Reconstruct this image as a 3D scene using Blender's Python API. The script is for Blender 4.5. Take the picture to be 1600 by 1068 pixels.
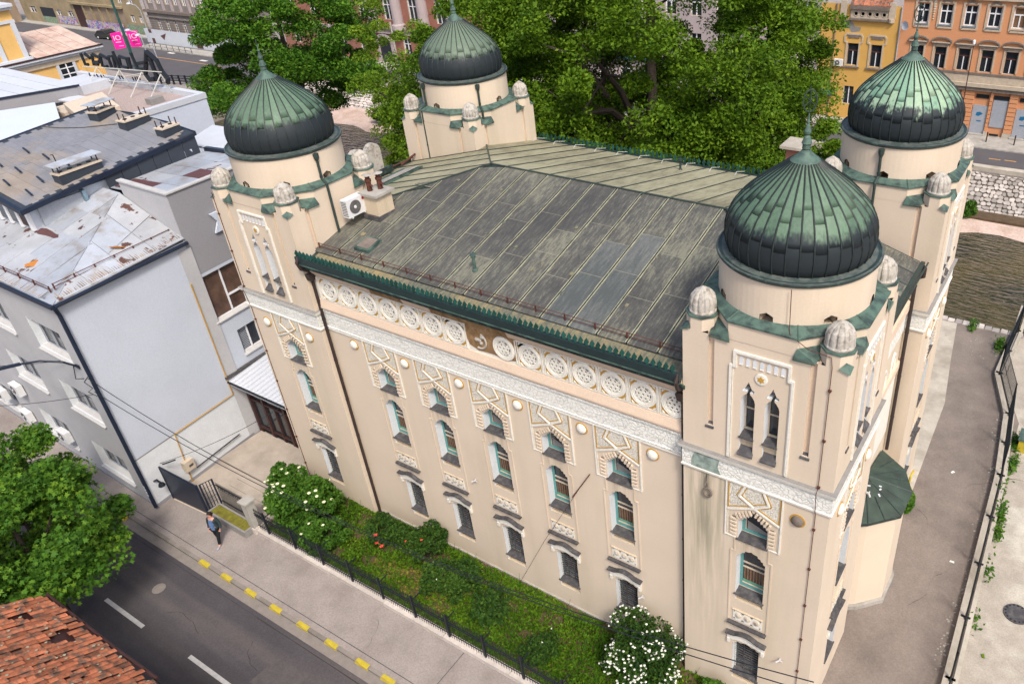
import bpy, bmesh, math, random
import numpy as np
from mathutils import Vector, Matrix, geometry
for _o in list(bpy.data.objects):
    bpy.data.objects.remove(_o, do_unlink=True)
S = bpy.context.scene
PI = math.pi
sin, cos = math.sin, math.cos
rnd = random.Random(11)
U = rnd.uniform

# ---------------------------------------------------------------- camera
cd = bpy.data.cameras.new('camera'); cam = bpy.data.objects.new('camera', cd)
S.collection.objects.link(cam); S.camera = cam
CR, CD, CF = ((0.852498, 0.520421, -0.049083), (0.241552, -0.475468, -0.845921), (-0.463573, 0.70929, -0.531044))
cam.matrix_world = Matrix(((CR[0], -CD[0], -CF[0], 8.2048), (CR[1], -CD[1], -CF[1], -15.7591),
                           (CR[2], -CD[2], -CF[2], 26.2000), (0, 0, 0, 1)))
cd.sensor_width = 36; cd.lens = 36 * 1226.5350 / 1600
cd.shift_x = (800 - 967.3833) / 1600; cd.shift_y = -(534 - 500.2350) / 1600
cd.clip_start = 0.5; cd.clip_end = 2500
# ---------------------------------------------------------------- sky, sun, exposure
SUN_EL, SUN_AZ = math.radians(52), math.radians(128)      # azimuth of the sun, clockwise from +Y
W = bpy.data.worlds.new('World'); S.world = W; W.use_nodes = True
wn = W.node_tree; bgn = wn.nodes['Background']
sk = wn.nodes.new('ShaderNodeTexSky'); sk.sky_type = 'NISHITA'; sk.sun_disc = False
sk.sun_elevation = SUN_EL; sk.sun_rotation = SUN_AZ; sk.air_density = 1.0; sk.dust_density = 4.0; sk.ozone_density = 1.0
wn.links.new(sk.outputs[0], bgn.inputs[0]); bgn.inputs[1].default_value = 0.14
sl = bpy.data.lights.new('sun', 'SUN'); so = bpy.data.objects.new('sun', sl); S.collection.objects.link(so)
sl.energy = 2.1; sl.angle = math.radians(10); sl.color = (1.0, 0.95, 0.87)
sd = Vector((sin(SUN_AZ) * cos(SUN_EL), cos(SUN_AZ) * cos(SUN_EL), sin(SUN_EL)))
so.rotation_euler = (-sd).to_track_quat('-Z', 'Y').to_euler()
so.location = (20, -20, 60)
S.view_settings.view_transform = 'Standard'; S.view_settings.look = 'None'
S.view_settings.exposure = 0.68; S.view_settings.gamma = 1.0; S.view_settings.use_curve_mapping = False

# ---------------------------------------------------------------- materials
def mat(name, col, rough=0.8, var=0.12, scale=1.0, bump=0.0, bscale=20.0, metal=0.0, stain=None, sscale=0.3,
        samt=0.5, smin=0.45, smax=0.7, rand=0.0, streak=False, spec=0.3, coord='POS', island=0.0, sdetail=6, along=None, grain=16.0, gamt=.07):
    m = bpy.data.materials.new(name); m.use_nodes = True
    nt = m.node_tree; N = nt.nodes; L = nt.links; b = N['Principled BSDF']
    b.inputs['Roughness'].default_value = rough; b.inputs['Metallic'].default_value = metal
    b.inputs['Specular IOR Level'].default_value = spec
    if coord == 'POS':
        geo = N.new('ShaderNodeNewGeometry'); vec = geo.outputs['Position']
    else:
        tc = N.new('ShaderNodeTexCoord'); vec = tc.outputs['Object']
    def noise(sc, det=5, v=None, ro=0.6):
        n = N.new('ShaderNodeTexNoise'); n.inputs['Scale'].default_value = sc; n.inputs['Detail'].default_value = det
        n.inputs['Roughness'].default_value = ro
        L.new(v or vec, n.inputs['Vector']); return n.outputs['Fac']
    def mul(cs, fac_socket, lo, hi):
        mr = N.new('ShaderNodeMapRange'); mr.inputs['From Min'].default_value = 0.25; mr.inputs['From Max'].default_value = 0.75
        mr.inputs['To Min'].default_value = lo; mr.inputs['To Max'].default_value = hi
        L.new(fac_socket, mr.inputs['Value'])
        mx = N.new('ShaderNodeMix'); mx.data_type = 'RGBA'; mx.blend_type = 'MULTIPLY'; mx.inputs[0].default_value = 1
        L.new(cs, mx.inputs[6]); L.new(mr.outputs[0], mx.inputs[7]); return mx.outputs[2]
    rgb = N.new('ShaderNodeRGB'); rgb.outputs[0].default_value = (*col, 1); cs = rgb.outputs[0]
    if stain:
        v = vec
        if along:
            mp = N.new('ShaderNodeMapping'); mp.inputs['Scale'].default_value = along; L.new(vec, mp.inputs[0]); v = mp.outputs[0]
        if streak:
            mp = N.new('ShaderNodeMapping'); mp.inputs['Scale'].default_value = (1, 1, 0.08); L.new(vec, mp.inputs[0]); v = mp.outputs[0]
        f = noise(sscale, sdetail, v)
        mr = N.new('ShaderNodeMapRange'); mr.inputs['From Min'].default_value = smin; mr.inputs['From Max'].default_value = smax
        mr.inputs['To Max'].default_value = samt; L.new(f, mr.inputs['Value'])
        mx = N.new('ShaderNodeMix'); mx.data_type = 'RGBA'; L.new(mr.outputs[0], mx.inputs[0]); L.new(cs, mx.inputs[6])
        mx.inputs[7].default_value = (*stain, 1); cs = mx.outputs[2]
    if var: cs = mul(cs, noise(scale), 1 - var, 1 + var)
    if grain: cs = mul(cs, noise(grain, 2), 1 - gamt, 1 + gamt)
    if rand:
        oi = N.new('ShaderNodeObjectInfo'); mr = N.new('ShaderNodeMapRange'); L.new(oi.outputs['Random'], mr.inputs['Value'])
        mr.inputs['To Min'].default_value = 1 - rand; mr.inputs['To Max'].default_value = 1 + rand
        mx = N.new('ShaderNodeMix'); mx.data_type = 'RGBA'; mx.blend_type = 'MULTIPLY'; mx.inputs[0].default_value = 1
        L.new(cs, mx.inputs[6]); L.new(mr.outputs[0], mx.inputs[7]); cs = mx.outputs[2]
    if island:
        gi = N.new('ShaderNodeNewGeometry'); mr = N.new('ShaderNodeMapRange'); L.new(gi.outputs['Random Per Island'], mr.inputs['Value'])
        mr.inputs['To Min'].default_value = 1 - island; mr.inputs['To Max'].default_value = 1 + island
        mx = N.new('ShaderNodeMix'); mx.data_type = 'RGBA'; mx.blend_type = 'MULTIPLY'; mx.inputs[0].default_value = 1
        L.new(cs, mx.inputs[6]); L.new(mr.outputs[0], mx.inputs[7]); cs = mx.outputs[2]
    L.new(cs, b.inputs['Base Color'])
    if bump:
        bn = N.new('ShaderNodeBump'); bn.inputs['Strength'].default_value = bump; bn.inputs['Distance'].default_value = 0.02
        L.new(noise(bscale, 4), bn.inputs['Height']); L.new(bn.outputs[0], b.inputs['Normal'])
    return m

M = {}
M['stucco'] = mat('stucco', (.585, .485, .378), .9, .05, .5, .25, 30, stain=(.45, .375, .27), sscale=.55, samt=.5, smin=.50, smax=.72, streak=True, gamt=.025)
M['stucco_old'] = mat('stucco_old', (.52, .42, .30), .9, .10, .8, .3, 30, stain=(.28, .24, .17), sscale=2.0, samt=.6, smin=.5, smax=.7, streak=True)
M['cornice'] = mat('cornice', (.61, .475, .36), .85, .05, 1, .1, 30)
M['white'] = mat('white_stucco', (.68, .65, .58), .85, .10, 3, .5, 25, stain=(.36, .34, .28), sscale=3, samt=.5, smin=.5, smax=.75)
M['reveal'] = mat('painted_reveal', (.58, .60, .62), .8, .06, 2, .1, 30)
M['gold'] = mat('ochre_paint', (.42, .24, .045), .6, .12, 5)
M['damage'] = mat('bare_render', (.22, .13, .06), .95, .35, 4, .8, 12, stain=(.38, .25, .13), sscale=2.5, samt=.8)
M['slate'] = mat('slate', (.055, .052, .055), .7, .2, 4, .3, 20, stain=(.16, .15, .14), sscale=6, samt=.5)
M['shadowbrown'] = mat('painted_recess_shadow', (.10, .075, .05), .95, .2, 4)  # dark brown that paints in the shade of holes and carved gaps
M['cap'] = mat('weathered_cement', (.42, .39, .345), .9, .14, 6, .4, 30, stain=(.13, .11, .09), sscale=6, samt=.8, smin=.46, smax=.66)
M['verdigris'] = mat('verdigris', (.085, .142, .114), .6, .25, 3, .2, 20, stain=(.022, .035, .034), sscale=3, samt=.9, smin=.42, smax=.62)
M['verdi2'] = mat('dull_copper_sheet', (.042, .062, .047), .6, .2, 3, .2, 20, stain=(.03, .038, .032), sscale=2, samt=.8, smin=.45, smax=.65, rand=.12)
M['collar'] = mat('grey_copper', (.10, .115, .105), .55, .25, 4, .2, 20, stain=(.03, .045, .042), sscale=4, samt=.9, smin=.42, smax=.6)
M['greenstain'] = mat('green_stained_plaster', (.27, .33, .29), .9, .3, 6, .3, 20, stain=(.12, .16, .14), sscale=5, samt=.8)
M['darkcopper'] = mat('dark_copper', (.022, .035, .034), .45, .3, 3, .1, 20, stain=(.08, .17, .13), sscale=5, samt=.6, smin=.55, smax=.7)
M['gutter'] = mat('gutter_paint', (.018, .032, .034), .4, .2, 2)
M['crest'] = mat('crest_copper', (.012, .058, .048), .4, .3, 6, rand=.3)
M['pipe'] = mat('downpipe', (.035, .024, .022), .5, .25, 3)
M['pipe_green'] = mat('downpipe_green', (.03, .045, .04), .5, .25, 3)
M['teal'] = mat('teal_frame', (.10, .27, .26), .5, .12, 5)
M['cream'] = mat('cream_frame', (.50, .42, .33), .6, .08, 5)
M['brownframe'] = mat('brown_frame', (.045, .02, .018), .5, .15, 5)
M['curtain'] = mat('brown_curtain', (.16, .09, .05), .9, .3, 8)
M['greenglass'] = mat('green_net', (.10, .26, .19), .6, .1, 5)
M['reflectionbrown'] = mat('painted_reflection_glass', (.10, .06, .045), .1, .5, 1.5, spec=.6)  # brown of a reflected building painted into the pane colour
M['glass'] = mat('window_glass', (.02, .024, .03), .08, .3, 3, spec=.6)
M['bars'] = mat('white_bars', (.45, .45, .42), .5, .05, 5)
M['rust'] = mat('rusty_iron', (.085, .03, .02), .9, .3, 6)
M['black'] = mat('black_iron', (.012, .015, .02), .45, .1, 5)
M['navy'] = mat('navy_metal', (.012, .018, .035), .4, .15, 2)
M['conc'] = mat('concrete', (.34, .32, .29), .95, .14, 2, .4, 30, stain=(.18, .16, .13), sscale=1.2, samt=.5)
M['conc_light'] = mat('pale_concrete', (.42, .38, .32), .95, .16, 1.5, .5, 25, stain=(.20, .17, .13), sscale=.6, samt=.6)
M['yard'] = mat('yard_concrete', (.36, .31, .26), .95, .14, 1.2, .3, 25, stain=(.24, .20, .17), sscale=.8, samt=.6)
M['pave'] = mat('pavement_asphalt', (.27, .235, .215), .95, .10, 1.2, .5, 60, stain=(.19, .16, .145), sscale=.7, samt=.7, sdetail=9, gamt=.16)
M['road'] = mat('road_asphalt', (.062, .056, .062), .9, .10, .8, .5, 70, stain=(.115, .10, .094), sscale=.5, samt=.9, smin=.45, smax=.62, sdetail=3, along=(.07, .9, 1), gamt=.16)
M['path'] = mat('path_asphalt', (.205, .170, .145), .95, .12, 1, .5, 60, stain=(.135, .112, .098), sscale=.4, samt=.8, sdetail=9, gamt=.16)
M['road_far'] = mat('river_road_asphalt', (.085, .08, .085), .9, .12, .3, .2, 20)
M['lot'] = mat('lot_concrete', (.34, .30, .25), .95, .16, 1.5, .6, 30, stain=(.50, .47, .40), sscale=.35, samt=.7, smin=.52, smax=.66, gamt=.16, sdetail=9)
M['tar'] = mat('tar_line', (.035, .03, .03), .8, .2, 4)
M['tarpatch'] = mat('asphalt_patch', (.085, .076, .075), .9, .15, 3, .4, 60, gamt=.16)
M['line'] = mat('road_paint', (.55, .53, .50), .8, .12, 6)
M['oline'] = mat('orange_paint', (.55, .28, .08), .8, .12, 6)
M['yel'] = mat('yellow_paint', (.43, .335, .03), .7, .15, 5)
M['stone'] = mat('white_stone', (.40, .36, .33), .9, .2, 3, .5, 20, rand=.3, island=.3)
M['stone_gap'] = mat('mortar_gap', (.10, .085, .07), .95, .3, 3)
M['kerbg'] = mat('grey_kerb_stone', (.20, .175, .155), .9, .15, 3, .4, 30, rand=.12)
M['kerb'] = mat('kerb_stone', (.48, .43, .39), .9, .15, 3, .4, 30, rand=.1)
M['gravel'] = mat('gravel_bar', (.50, .38, .32), .95, .25, 6, .9, 12, stain=(.3, .2, .14), sscale=.5, samt=.6)
M['soil'] = mat('soil', (.09, .06, .035), .95, .3, 2, .6, 20)
M['grey'] = mat('grey_render', (.40, .395, .405), .9, .04, .6, .15, 40, stain=(.30, .30, .31), sscale=.5, samt=.4)
M['greyside'] = mat('pale_blue_grey_render', (.46, .495, .56), .9, .03, .6, .15, 40, stain=(.40, .43, .49), sscale=.4, samt=.4)
M['greydark'] = mat('dark_grey_render', (.245, .24, .255), .9, .04, .6, .15, 40)
M['zinc'] = mat('silver_roof_paint', (.40, .425, .47), .45, .12, .8, .1, 10, metal=.2, stain=(.27, .23, .19), sscale=1.3, samt=.75, smin=.50, smax=.68, rand=.12)
M['zincrust'] = mat('rust_patched_sheet', (.39, .40, .42), .55, .15, 1, .1, 10, metal=.2, stain=(.11, .055, .045), sscale=1.6, samt=1, smin=.59, smax=.61, rand=.1)
M['maroon'] = mat('old_red_primer', (.10, .045, .045), .7, .2, 2)
M['rustpale'] = mat('pale_rust', (.30, .20, .11), .9, .3, 5)
M['palesill'] = mat('pale_sill', (.44, .43, .42), .7, .1, 3)
M['orust'] = mat('orange_rust', (.38, .15, .035), .9, .3, 3)
M['blueflash'] = mat('blue_flashing', (.14, .21, .26), .4, .2, 2)
M['anth'] = mat('anthracite_metal', (.035, .042, .055), .45, .1, 2)
M['tileanth'] = mat('anthracite_tile', (.185, .19, .21), .5, .12, .8, 0, rand=.06, island=.06, stain=(.27, .22, .17), sscale=.25, samt=.8, smin=.5, smax=.62)
M['tilegap'] = mat('tile_underlay', (.04, .042, .05), .8)
M['whiteroof'] = mat('white_roof_sheet', (.48, .50, .54), .6, .05, 1, rand=.04)
M['whitewall'] = mat('white_render', (.48, .52, .60), .9, .03, 1)
M['roofgravel'] = mat('roof_gravel', (.34, .27, .25), .95, .45, 14, .8, 14)
M['yellowr'] = mat('yellow_render', (.62, .38, .13), .9, .05, 1, .1, 20)
M['orange'] = mat('orange_render', (.55, .255, .125), .9, .06, .7, .1, 20, stain=(.45, .22, .12), sscale=.7, samt=.5)
M['amber'] = mat('amber_render', (.54, .315, .085), .9, .06, .7, .1, 20)
M['greypatch'] = mat('grey_patch', (.22, .21, .20), .95, .15, 3)
M['trim'] = mat('aged_trim', (.42, .35, .27), .9, .15, 3, .3, 20)
M['trimdark'] = mat('sooty_trim', (.16, .13, .11), .9, .3, 3, .3, 20)
M['winwhite'] = mat('white_window_frame', (.68, .68, .70), .5, .04, 3)
M['shutter'] = mat('grey_shutter', (.30, .32, .36), .5, .1, 6)
M['blue'] = mat('blue_print', (.01, .12, .25), .5)
M['brick'] = mat('red_brick_render', (.27, .115, .085), .9, .15, 1, .2, 10)
M['palecol'] = mat('pale_column', (.36, .30, .30), .9, .10, 1)
M['greyrust'] = mat('grey_rusticated', (.20, .175, .16), .9, .2, 1, .3, 8)
M['ochrewall'] = mat('dirty_ochre_render', (.26, .205, .125), .9, .25, .6)
M['olive'] = mat('dirty_brown_render', (.24, .18, .13), .9, .25, .6)
M['pinkroof'] = mat('red_primed_sheet', (.52, .40, .33), .6, .15, 1.5, stain=(.30, .12, .09), sscale=1, samt=.6)
M['bark'] = mat('bark', (.045, .034, .027), .95, .3, 5, .8, 15)
M['birchbark'] = mat('birch_bark', (.40, .38, .34), .9, .3, 5)
M['flower'] = mat('white_petals', (.75, .75, .66), .7, .05, 5)
M['cflower'] = mat('cream_umbels', (.62, .62, .40), .8, .1, 5)
M['rose'] = mat('red_petals', (.65, .07, .05), .6, .1, 5)
M['pink'] = mat('magenta_sign', (.75, .01, .28), .5)
M['polegreen'] = mat('dark_green_pole', (.02, .07, .065), .5)
M['acwhite'] = mat('ac_casing', (.60, .60, .60), .5, .05, 4)
M['skin'] = mat('skin', (.50, .26, .19), .6, .04, 10)
M['hair'] = mat('dark_hair', (.02, .012, .01), .7)
M['jacket'] = mat('dark_jacket', (.022, .035, .04), .85, .2, 10)
M['shirt'] = mat('checked_shirt', (.10, .17, .33), .85, .9, 30)
M['trousers'] = mat('black_trousers', (.008, .008, .010), .85, .1, 10)
M['shoe'] = mat('grey_shoe', (.30, .32, .38), .7)
M['carpaint'] = mat('dark_car_paint', (.035, .035, .03), .2, .05, 2, spec=.6)
M['tyre'] = mat('tyre_rubber', (.01, .01, .01), .8)
M['red'] = mat('red_lamp', (.45, .02, .02), .4)
M['binred'] = mat('clay_tile', (.31, .105, .052), .9, .30, 5, .4, 20, stain=(.085, .06, .045), sscale=3.0, samt=.9, smin=.47, smax=.60, rand=.38, island=.35)
M['moss'] = mat('moss', (.16, .15, .02), .95, .35, 6, .8, 25, stain=(.10, .07, .02), sscale=4, samt=.6)

def dirtpatch(m, cx, wx, z0, z1, ymax, col, amt):
    nt = m.node_tree; N = nt.nodes; L = nt.links; b = N['Principled BSDF']; g = N.new('ShaderNodeNewGeometry'); sp = N.new('ShaderNodeSeparateXYZ'); L.new(g.outputs['Position'], sp.inputs[0])
    def mth(op, *a):
        q = N.new('ShaderNodeMath'); q.operation = op
        for i, s in enumerate(a):
            if isinstance(s, (int, float)): q.inputs[i].default_value = s
            else: L.new(s, q.inputs[i])
        return q.outputs[0]
    dx = mth('ABSOLUTE', mth('SUBTRACT', sp.outputs['X'], cx)); fx = N.new('ShaderNodeMapRange'); L.new(dx, fx.inputs['Value']); fx.inputs['From Min'].default_value = wx; fx.inputs['From Max'].default_value = wx * .35
    fz_ = N.new('ShaderNodeMapRange'); L.new(sp.outputs['Z'], fz_.inputs['Value']); fz_.inputs['From Min'].default_value = z0; fz_.inputs['From Max'].default_value = z1
    top = mth('LESS_THAN', sp.outputs['Z'], z1 + .05); yy = mth('LESS_THAN', sp.outputs['Y'], ymax)
    mp = N.new('ShaderNodeMapping'); mp.inputs['Scale'].default_value = (5, 1, .35); L.new(g.outputs['Position'], mp.inputs[0]); n = N.new('ShaderNodeTexNoise'); n.inputs['Scale'].default_value = 1.3; n.inputs['Detail'].default_value = 6; L.new(mp.outputs[0], n.inputs['Vector'])
    nr = N.new('ShaderNodeMapRange'); L.new(n.outputs['Fac'], nr.inputs['Value']); nr.inputs['From Min'].default_value = .35; nr.inputs['From Max'].default_value = .65; nr.inputs['To Max'].default_value = amt
    f = mth('MULTIPLY', mth('MULTIPLY', mth('MULTIPLY', fx.outputs[0], fz_.outputs[0]), mth('MULTIPLY', top, yy)), nr.outputs[0])
    src = b.inputs['Base Color'].links[0].from_socket; mx = N.new('ShaderNodeMix'); mx.data_type = 'RGBA'; L.new(f, mx.inputs[0]); L.new(src, mx.inputs[6]); mx.inputs[7].default_value = (*col, 1); L.new(mx.outputs[2], b.inputs['Base Color'])
dirtpatch(M['stucco'], .75, 1.1, 1.0, 10.1, -.2, (.33, .30, .21), 1.0)
dirtpatch(M['stucco'], .75, .35, 5.0, 10.1, -.2, (.16, .155, .11), .7)
for _cx in (-2.44, -5.07, -7.7, -10.33, -12.96, 2.35, -17.95):
    dirtpatch(M['stucco'], _cx, .75, 6.9, 7.98, .05, (.33, .27, .19), .75); dirtpatch(M['stucco'], _cx, .95, 2.6, 4.1, .05, (.36, .30, .22), .6)

def leafmat(name, c1, c2, c3, tr=.35):
    m = bpy.data.materials.new(name); m.use_nodes = True; nt = m.node_tree; N = nt.nodes; L = nt.links
    b = N['Principled BSDF']; g = N.new('ShaderNodeNewGeometry'); r = N.new('ShaderNodeValToRGB')
    r.color_ramp.elements[0].color = (*c1, 1); r.color_ramp.elements[1].color = (*c3, 1)
    e = r.color_ramp.elements.new(.55); e.color = (*c2, 1)
    n = N.new('ShaderNodeTexNoise'); n.inputs['Scale'].default_value = .45; n.inputs['Detail'].default_value = 3
    L.new(g.outputs['Position'], n.inputs['Vector'])
    a = N.new('ShaderNodeMath'); a.operation = 'MULTIPLY_ADD'; L.new(n.outputs['Fac'], a.inputs[0]); a.inputs[1].default_value = 1.0
    a2 = N.new('ShaderNodeMath'); a2.operation = 'MULTIPLY_ADD'; L.new(g.outputs['Random Per Island'], a2.inputs[0]); a2.inputs[1].default_value = .6
    a2.inputs[2].default_value = -.3; L.new(a2.outputs[0], a.inputs[2]); L.new(a.outputs[0], r.inputs[0])
    L.new(r.outputs[0], b.inputs['Base Color']); b.inputs['Roughness'].default_value = .6; b.inputs['Specular IOR Level'].default_value = .15
    t = N.new('ShaderNodeBsdfTranslucent'); L.new(r.outputs[0], t.inputs[0])
    mx = N.new('ShaderNodeMixShader'); mx.inputs[0].default_value = tr
    L.new(b.outputs[0], mx.inputs[1]); L.new(t.outputs[0], mx.inputs[2]); L.new(mx.outputs[0], N['Material Output'].inputs[0])
    return m
M['leafA'] = leafmat('poplar_leaf', (.034, .085, .006), (.088, .17, .008), (.18, .28, .015))
M['leafB'] = leafmat('lime_leaf', (.022, .075, .008), (.065, .165, .012), (.15, .27, .02))
M['leafbirch'] = leafmat('birch_leaf', (.09, .16, .01), (.15, .25, .015), (.24, .34, .03))
M['leafmaple'] = leafmat('maple_leaf', (.028, .085, .012), (.075, .18, .018), (.20, .33, .03))
M['leafbush'] = leafmat('bush_leaf', (.012, .04, .010), (.035, .085, .012), (.09, .16, .02))
M['leafelder'] = leafmat('elder_leaf', (.03, .08, .012), (.06, .15, .015), (.12, .23, .025))
M['leafivy'] = leafmat('ground_leaf', (.03, .085, .005), (.075, .165, .007), (.16, .26, .012))

# dome copper: green above, black skirt below, ragged edge, each sheet its own tone
def domemat(name, g1, g2, edge, rag, blot):
    m = bpy.data.materials.new(name); m.use_nodes = True; nt = m.node_tree; N = nt.nodes; L = nt.links; b = N['Principled BSDF']
    tc = N.new('ShaderNodeTexCoord'); sep = N.new('ShaderNodeSeparateXYZ'); L.new(tc.outputs['Object'], sep.inputs[0])
    oi = N.new('ShaderNodeObjectInfo')
    mp = N.new('ShaderNodeMapping'); mp.inputs['Scale'].default_value = (9, 9, .8); L.new(tc.outputs['Object'], mp.inputs[0])
    n = N.new('ShaderNodeTexNoise'); n.inputs['Scale'].default_value = 1.6; n.inputs['Detail'].default_value = 5; L.new(mp.outputs[0], n.inputs['Vector'])
    n2 = N.new('ShaderNodeTexNoise'); n2.inputs['Scale'].default_value = 2.2; n2.inputs['Detail'].default_value = 5; L.new(tc.outputs['Object'], n2.inputs['Vector'])
    def math_(op, a, bb, c=None):
        q = N.new('ShaderNodeMath'); q.operation = op
        for i, s in enumerate((a, bb, c)):
            if s is None: continue
            if isinstance(s, (int, float)): q.inputs[i].default_value = s
            else: L.new(s, q.inputs[i])
        return q.outputs[0]
    h = math_('MULTIPLY_ADD', n.outputs['Fac'], rag, sep.outputs['Z'])
    h = math_('MULTIPLY_ADD', oi.outputs['Random'], rag * .30, h)
    h = math_('MULTIPLY_ADD', n2.outputs['Fac'], blot, h)
    mr = N.new('ShaderNodeMapRange'); mr.inputs['From Min'].default_value = edge + rag * .7 + blot * .5; mr.inputs['From Max'].default_value = edge + rag * .7 + blot * .5 + .22
    L.new(h, mr.inputs['Value'])
    gr = N.new('ShaderNodeMix'); gr.data_type = 'RGBA'; gr.inputs[6].default_value = (*g1, 1); gr.inputs[7].default_value = (*g2, 1)
    gf = math_('MULTIPLY_ADD', n.outputs['Fac'], .9, math_('MULTIPLY_ADD', oi.outputs['Random'], .55, -.2)); L.new(gf, gr.inputs[0])
    mx = N.new('ShaderNodeMix'); mx.data_type = 'RGBA'; L.new(mr.outputs[0], mx.inputs[0]); mx.inputs[6].default_value = (.016, .022, .026, 1)
    L.new(gr.outputs[2], mx.inputs[7]); L.new(mx.outputs[2], b.inputs['Base Color'])
    b.inputs['Roughness'].default_value = .55; b.inputs['Specular IOR Level'].default_value = .3
    return m
M['dome1'] = domemat('dome_copper_even', (.042, .082, .055), (.12, .19, .125), .90, .42, .25)
M['dome2'] = domemat('dome_copper_patchy', (.09, .23, .16), (.31, .40, .27), .98, .60, 1.1)
M['dome3'] = domemat('dome_copper_dull', (.05, .085, .06), (.12, .165, .115), .95, .5, .2)
# standing-seam roofing, dark in front and khaki behind, moss streaked
def roofmat(name, c1, c2, c3, sx=1.5):
    m = bpy.data.materials.new(name); m.use_nodes = True; nt = m.node_tree; N = nt.nodes; L = nt.links; b = N['Principled BSDF']
    g = N.new('ShaderNodeNewGeometry'); oi = N.new('ShaderNodeObjectInfo')
    mp = N.new('ShaderNodeMapping'); mp.inputs['Scale'].default_value = (5, .8, 1); mp.inputs['Rotation'].default_value = (0, 0, .25); L.new(g.outputs['Position'], mp.inputs[0])
    n = N.new('ShaderNodeTexNoise'); n.inputs['Scale'].default_value = sx; n.inputs['Detail'].default_value = 8; n.inputs['Roughness'].default_value = .75; L.new(mp.outputs[0], n.inputs['Vector'])
    n2 = N.new('ShaderNodeTexNoise'); n2.inputs['Scale'].default_value = .35; n2.inputs['Detail'].default_value = 3; L.new(g.outputs['Position'], n2.inputs['Vector'])
    n3 = N.new('ShaderNodeTexNoise'); n3.inputs['Scale'].default_value = 14; n3.inputs['Detail'].default_value = 3; L.new(g.outputs['Position'], n3.inputs['Vector'])
    r = N.new('ShaderNodeValToRGB'); r.color_ramp.elements[0].position = .36; r.color_ramp.elements[0].color = (*c1, 1)
    r.color_ramp.elements[1].position = .68; r.color_ramp.elements[1].color = (*c3, 1); e = r.color_ramp.elements.new(.52); e.color = (*c2, 1)
    a = N.new('ShaderNodeMath'); a.operation = 'MULTIPLY_ADD'; L.new(n2.outputs['Fac'], a.inputs[0]); a.inputs[1].default_value = .5
    s = N.new('ShaderNodeMath'); s.operation = 'SUBTRACT'; L.new(n.outputs['Fac'], s.inputs[0]); s.inputs[1].default_value = .25; L.new(s.outputs[0], a.inputs[2])
    a3 = N.new('ShaderNodeMath'); a3.operation = 'MULTIPLY_ADD'; L.new(n3.outputs['Fac'], a3.inputs[0]); a3.inputs[1].default_value = .22; L.new(a.outputs[0], a3.inputs[2])
    a4 = N.new('ShaderNodeMath'); a4.operation = 'MULTIPLY_ADD'; L.new(oi.outputs['Random'], a4.inputs[0]); a4.inputs[1].default_value = .10; L.new(a3.outputs[0], a4.inputs[2])
    s5 = N.new('ShaderNodeMath'); s5.operation = 'SUBTRACT'; L.new(a4.outputs[0], s5.inputs[0]); s5.inputs[1].default_value = .16; L.new(s5.outputs[0], r.inputs[0])
    L.new(r.outputs[0], b.inputs['Base Color']); b.inputs['Roughness'].default_value = .75
    bn = N.new('ShaderNodeBump'); bn.inputs['Strength'].default_value = .25; bn.inputs['Distance'].default_value = .03; L.new(n2.outputs['Fac'], bn.inputs['Height']); L.new(bn.outputs[0], b.inputs['Normal'])
    return m
M['roofdark'] = roofmat('felted_roof', (.044, .043, .041), (.076, .074, .064), (.17, .165, .12), 2.4)
M['roofblue'] = roofmat('newer_roof_sheet', (.06, .068, .065), (.10, .105, .10), (.15, .155, .135))
M['roofkhaki'] = roofmat('khaki_roof', (.16, .145, .09), (.27, .25, .16), (.34, .32, .21))
M['seam'] = mat('dark_seam', (.014, .020, .021), .5, .2, 3)
M['rooffoot'] = roofmat('eaves_sheet', (.07, .08, .065), (.15, .14, .09), (.27, .20, .09), 2.5)
M['lichen'] = mat('lichen_line', (.28, .265, .185), .9, .3, 4)
M['whiteband'] = mat('arabesque_band', (.70, .69, .64), .9, .08, 2)
def addrelief(m, sc=6.5, st=1.0, dark=(.40, .38, .34)):
    nt = m.node_tree; N = nt.nodes; L = nt.links; b = N['Principled BSDF']
    g = N.new('ShaderNodeNewGeometry'); nz = N.new('ShaderNodeTexNoise'); nz.inputs['Scale'].default_value = 3.5
    L.new(g.outputs['Position'], nz.inputs['Vector'])
    mx = N.new('ShaderNodeMix'); mx.data_type = 'RGBA'; mx.inputs[0].default_value = .16; L.new(g.outputs['Position'], mx.inputs[6]); L.new(nz.outputs['Color'], mx.inputs[7])
    v = N.new('ShaderNodeTexVoronoi'); v.feature = 'DISTANCE_TO_EDGE'; v.inputs['Scale'].default_value = sc; L.new(mx.outputs[2], v.inputs['Vector'])
    mr = N.new('ShaderNodeMapRange'); mr.inputs['From Max'].default_value = .12; L.new(v.outputs['Distance'], mr.inputs['Value'])
    bn = N.new('ShaderNodeBump'); bn.inputs['Strength'].default_value = st; bn.inputs['Distance'].default_value = .04; L.new(mr.outputs[0], bn.inputs['Height'])
    L.new(bn.outputs[0], b.inputs['Normal'])
    src = b.inputs['Base Color'].links[0].from_socket
    mm = N.new('ShaderNodeMix'); mm.data_type = 'RGBA'; L.new(mr.outputs[0], mm.inputs[0]); mm.inputs[6].default_value = (*dark, 1); L.new(src, mm.inputs[7])
    L.new(mm.outputs[2], b.inputs['Base Color'])
addrelief(M['whiteband'], 9, .45, (.56, .55, .50))
M['pebble'] = mat('incised_stucco', (.66, .62, .54), .9, .05, 2); addrelief(M['pebble'], 17, .6, (.46, .43, .36))
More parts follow.
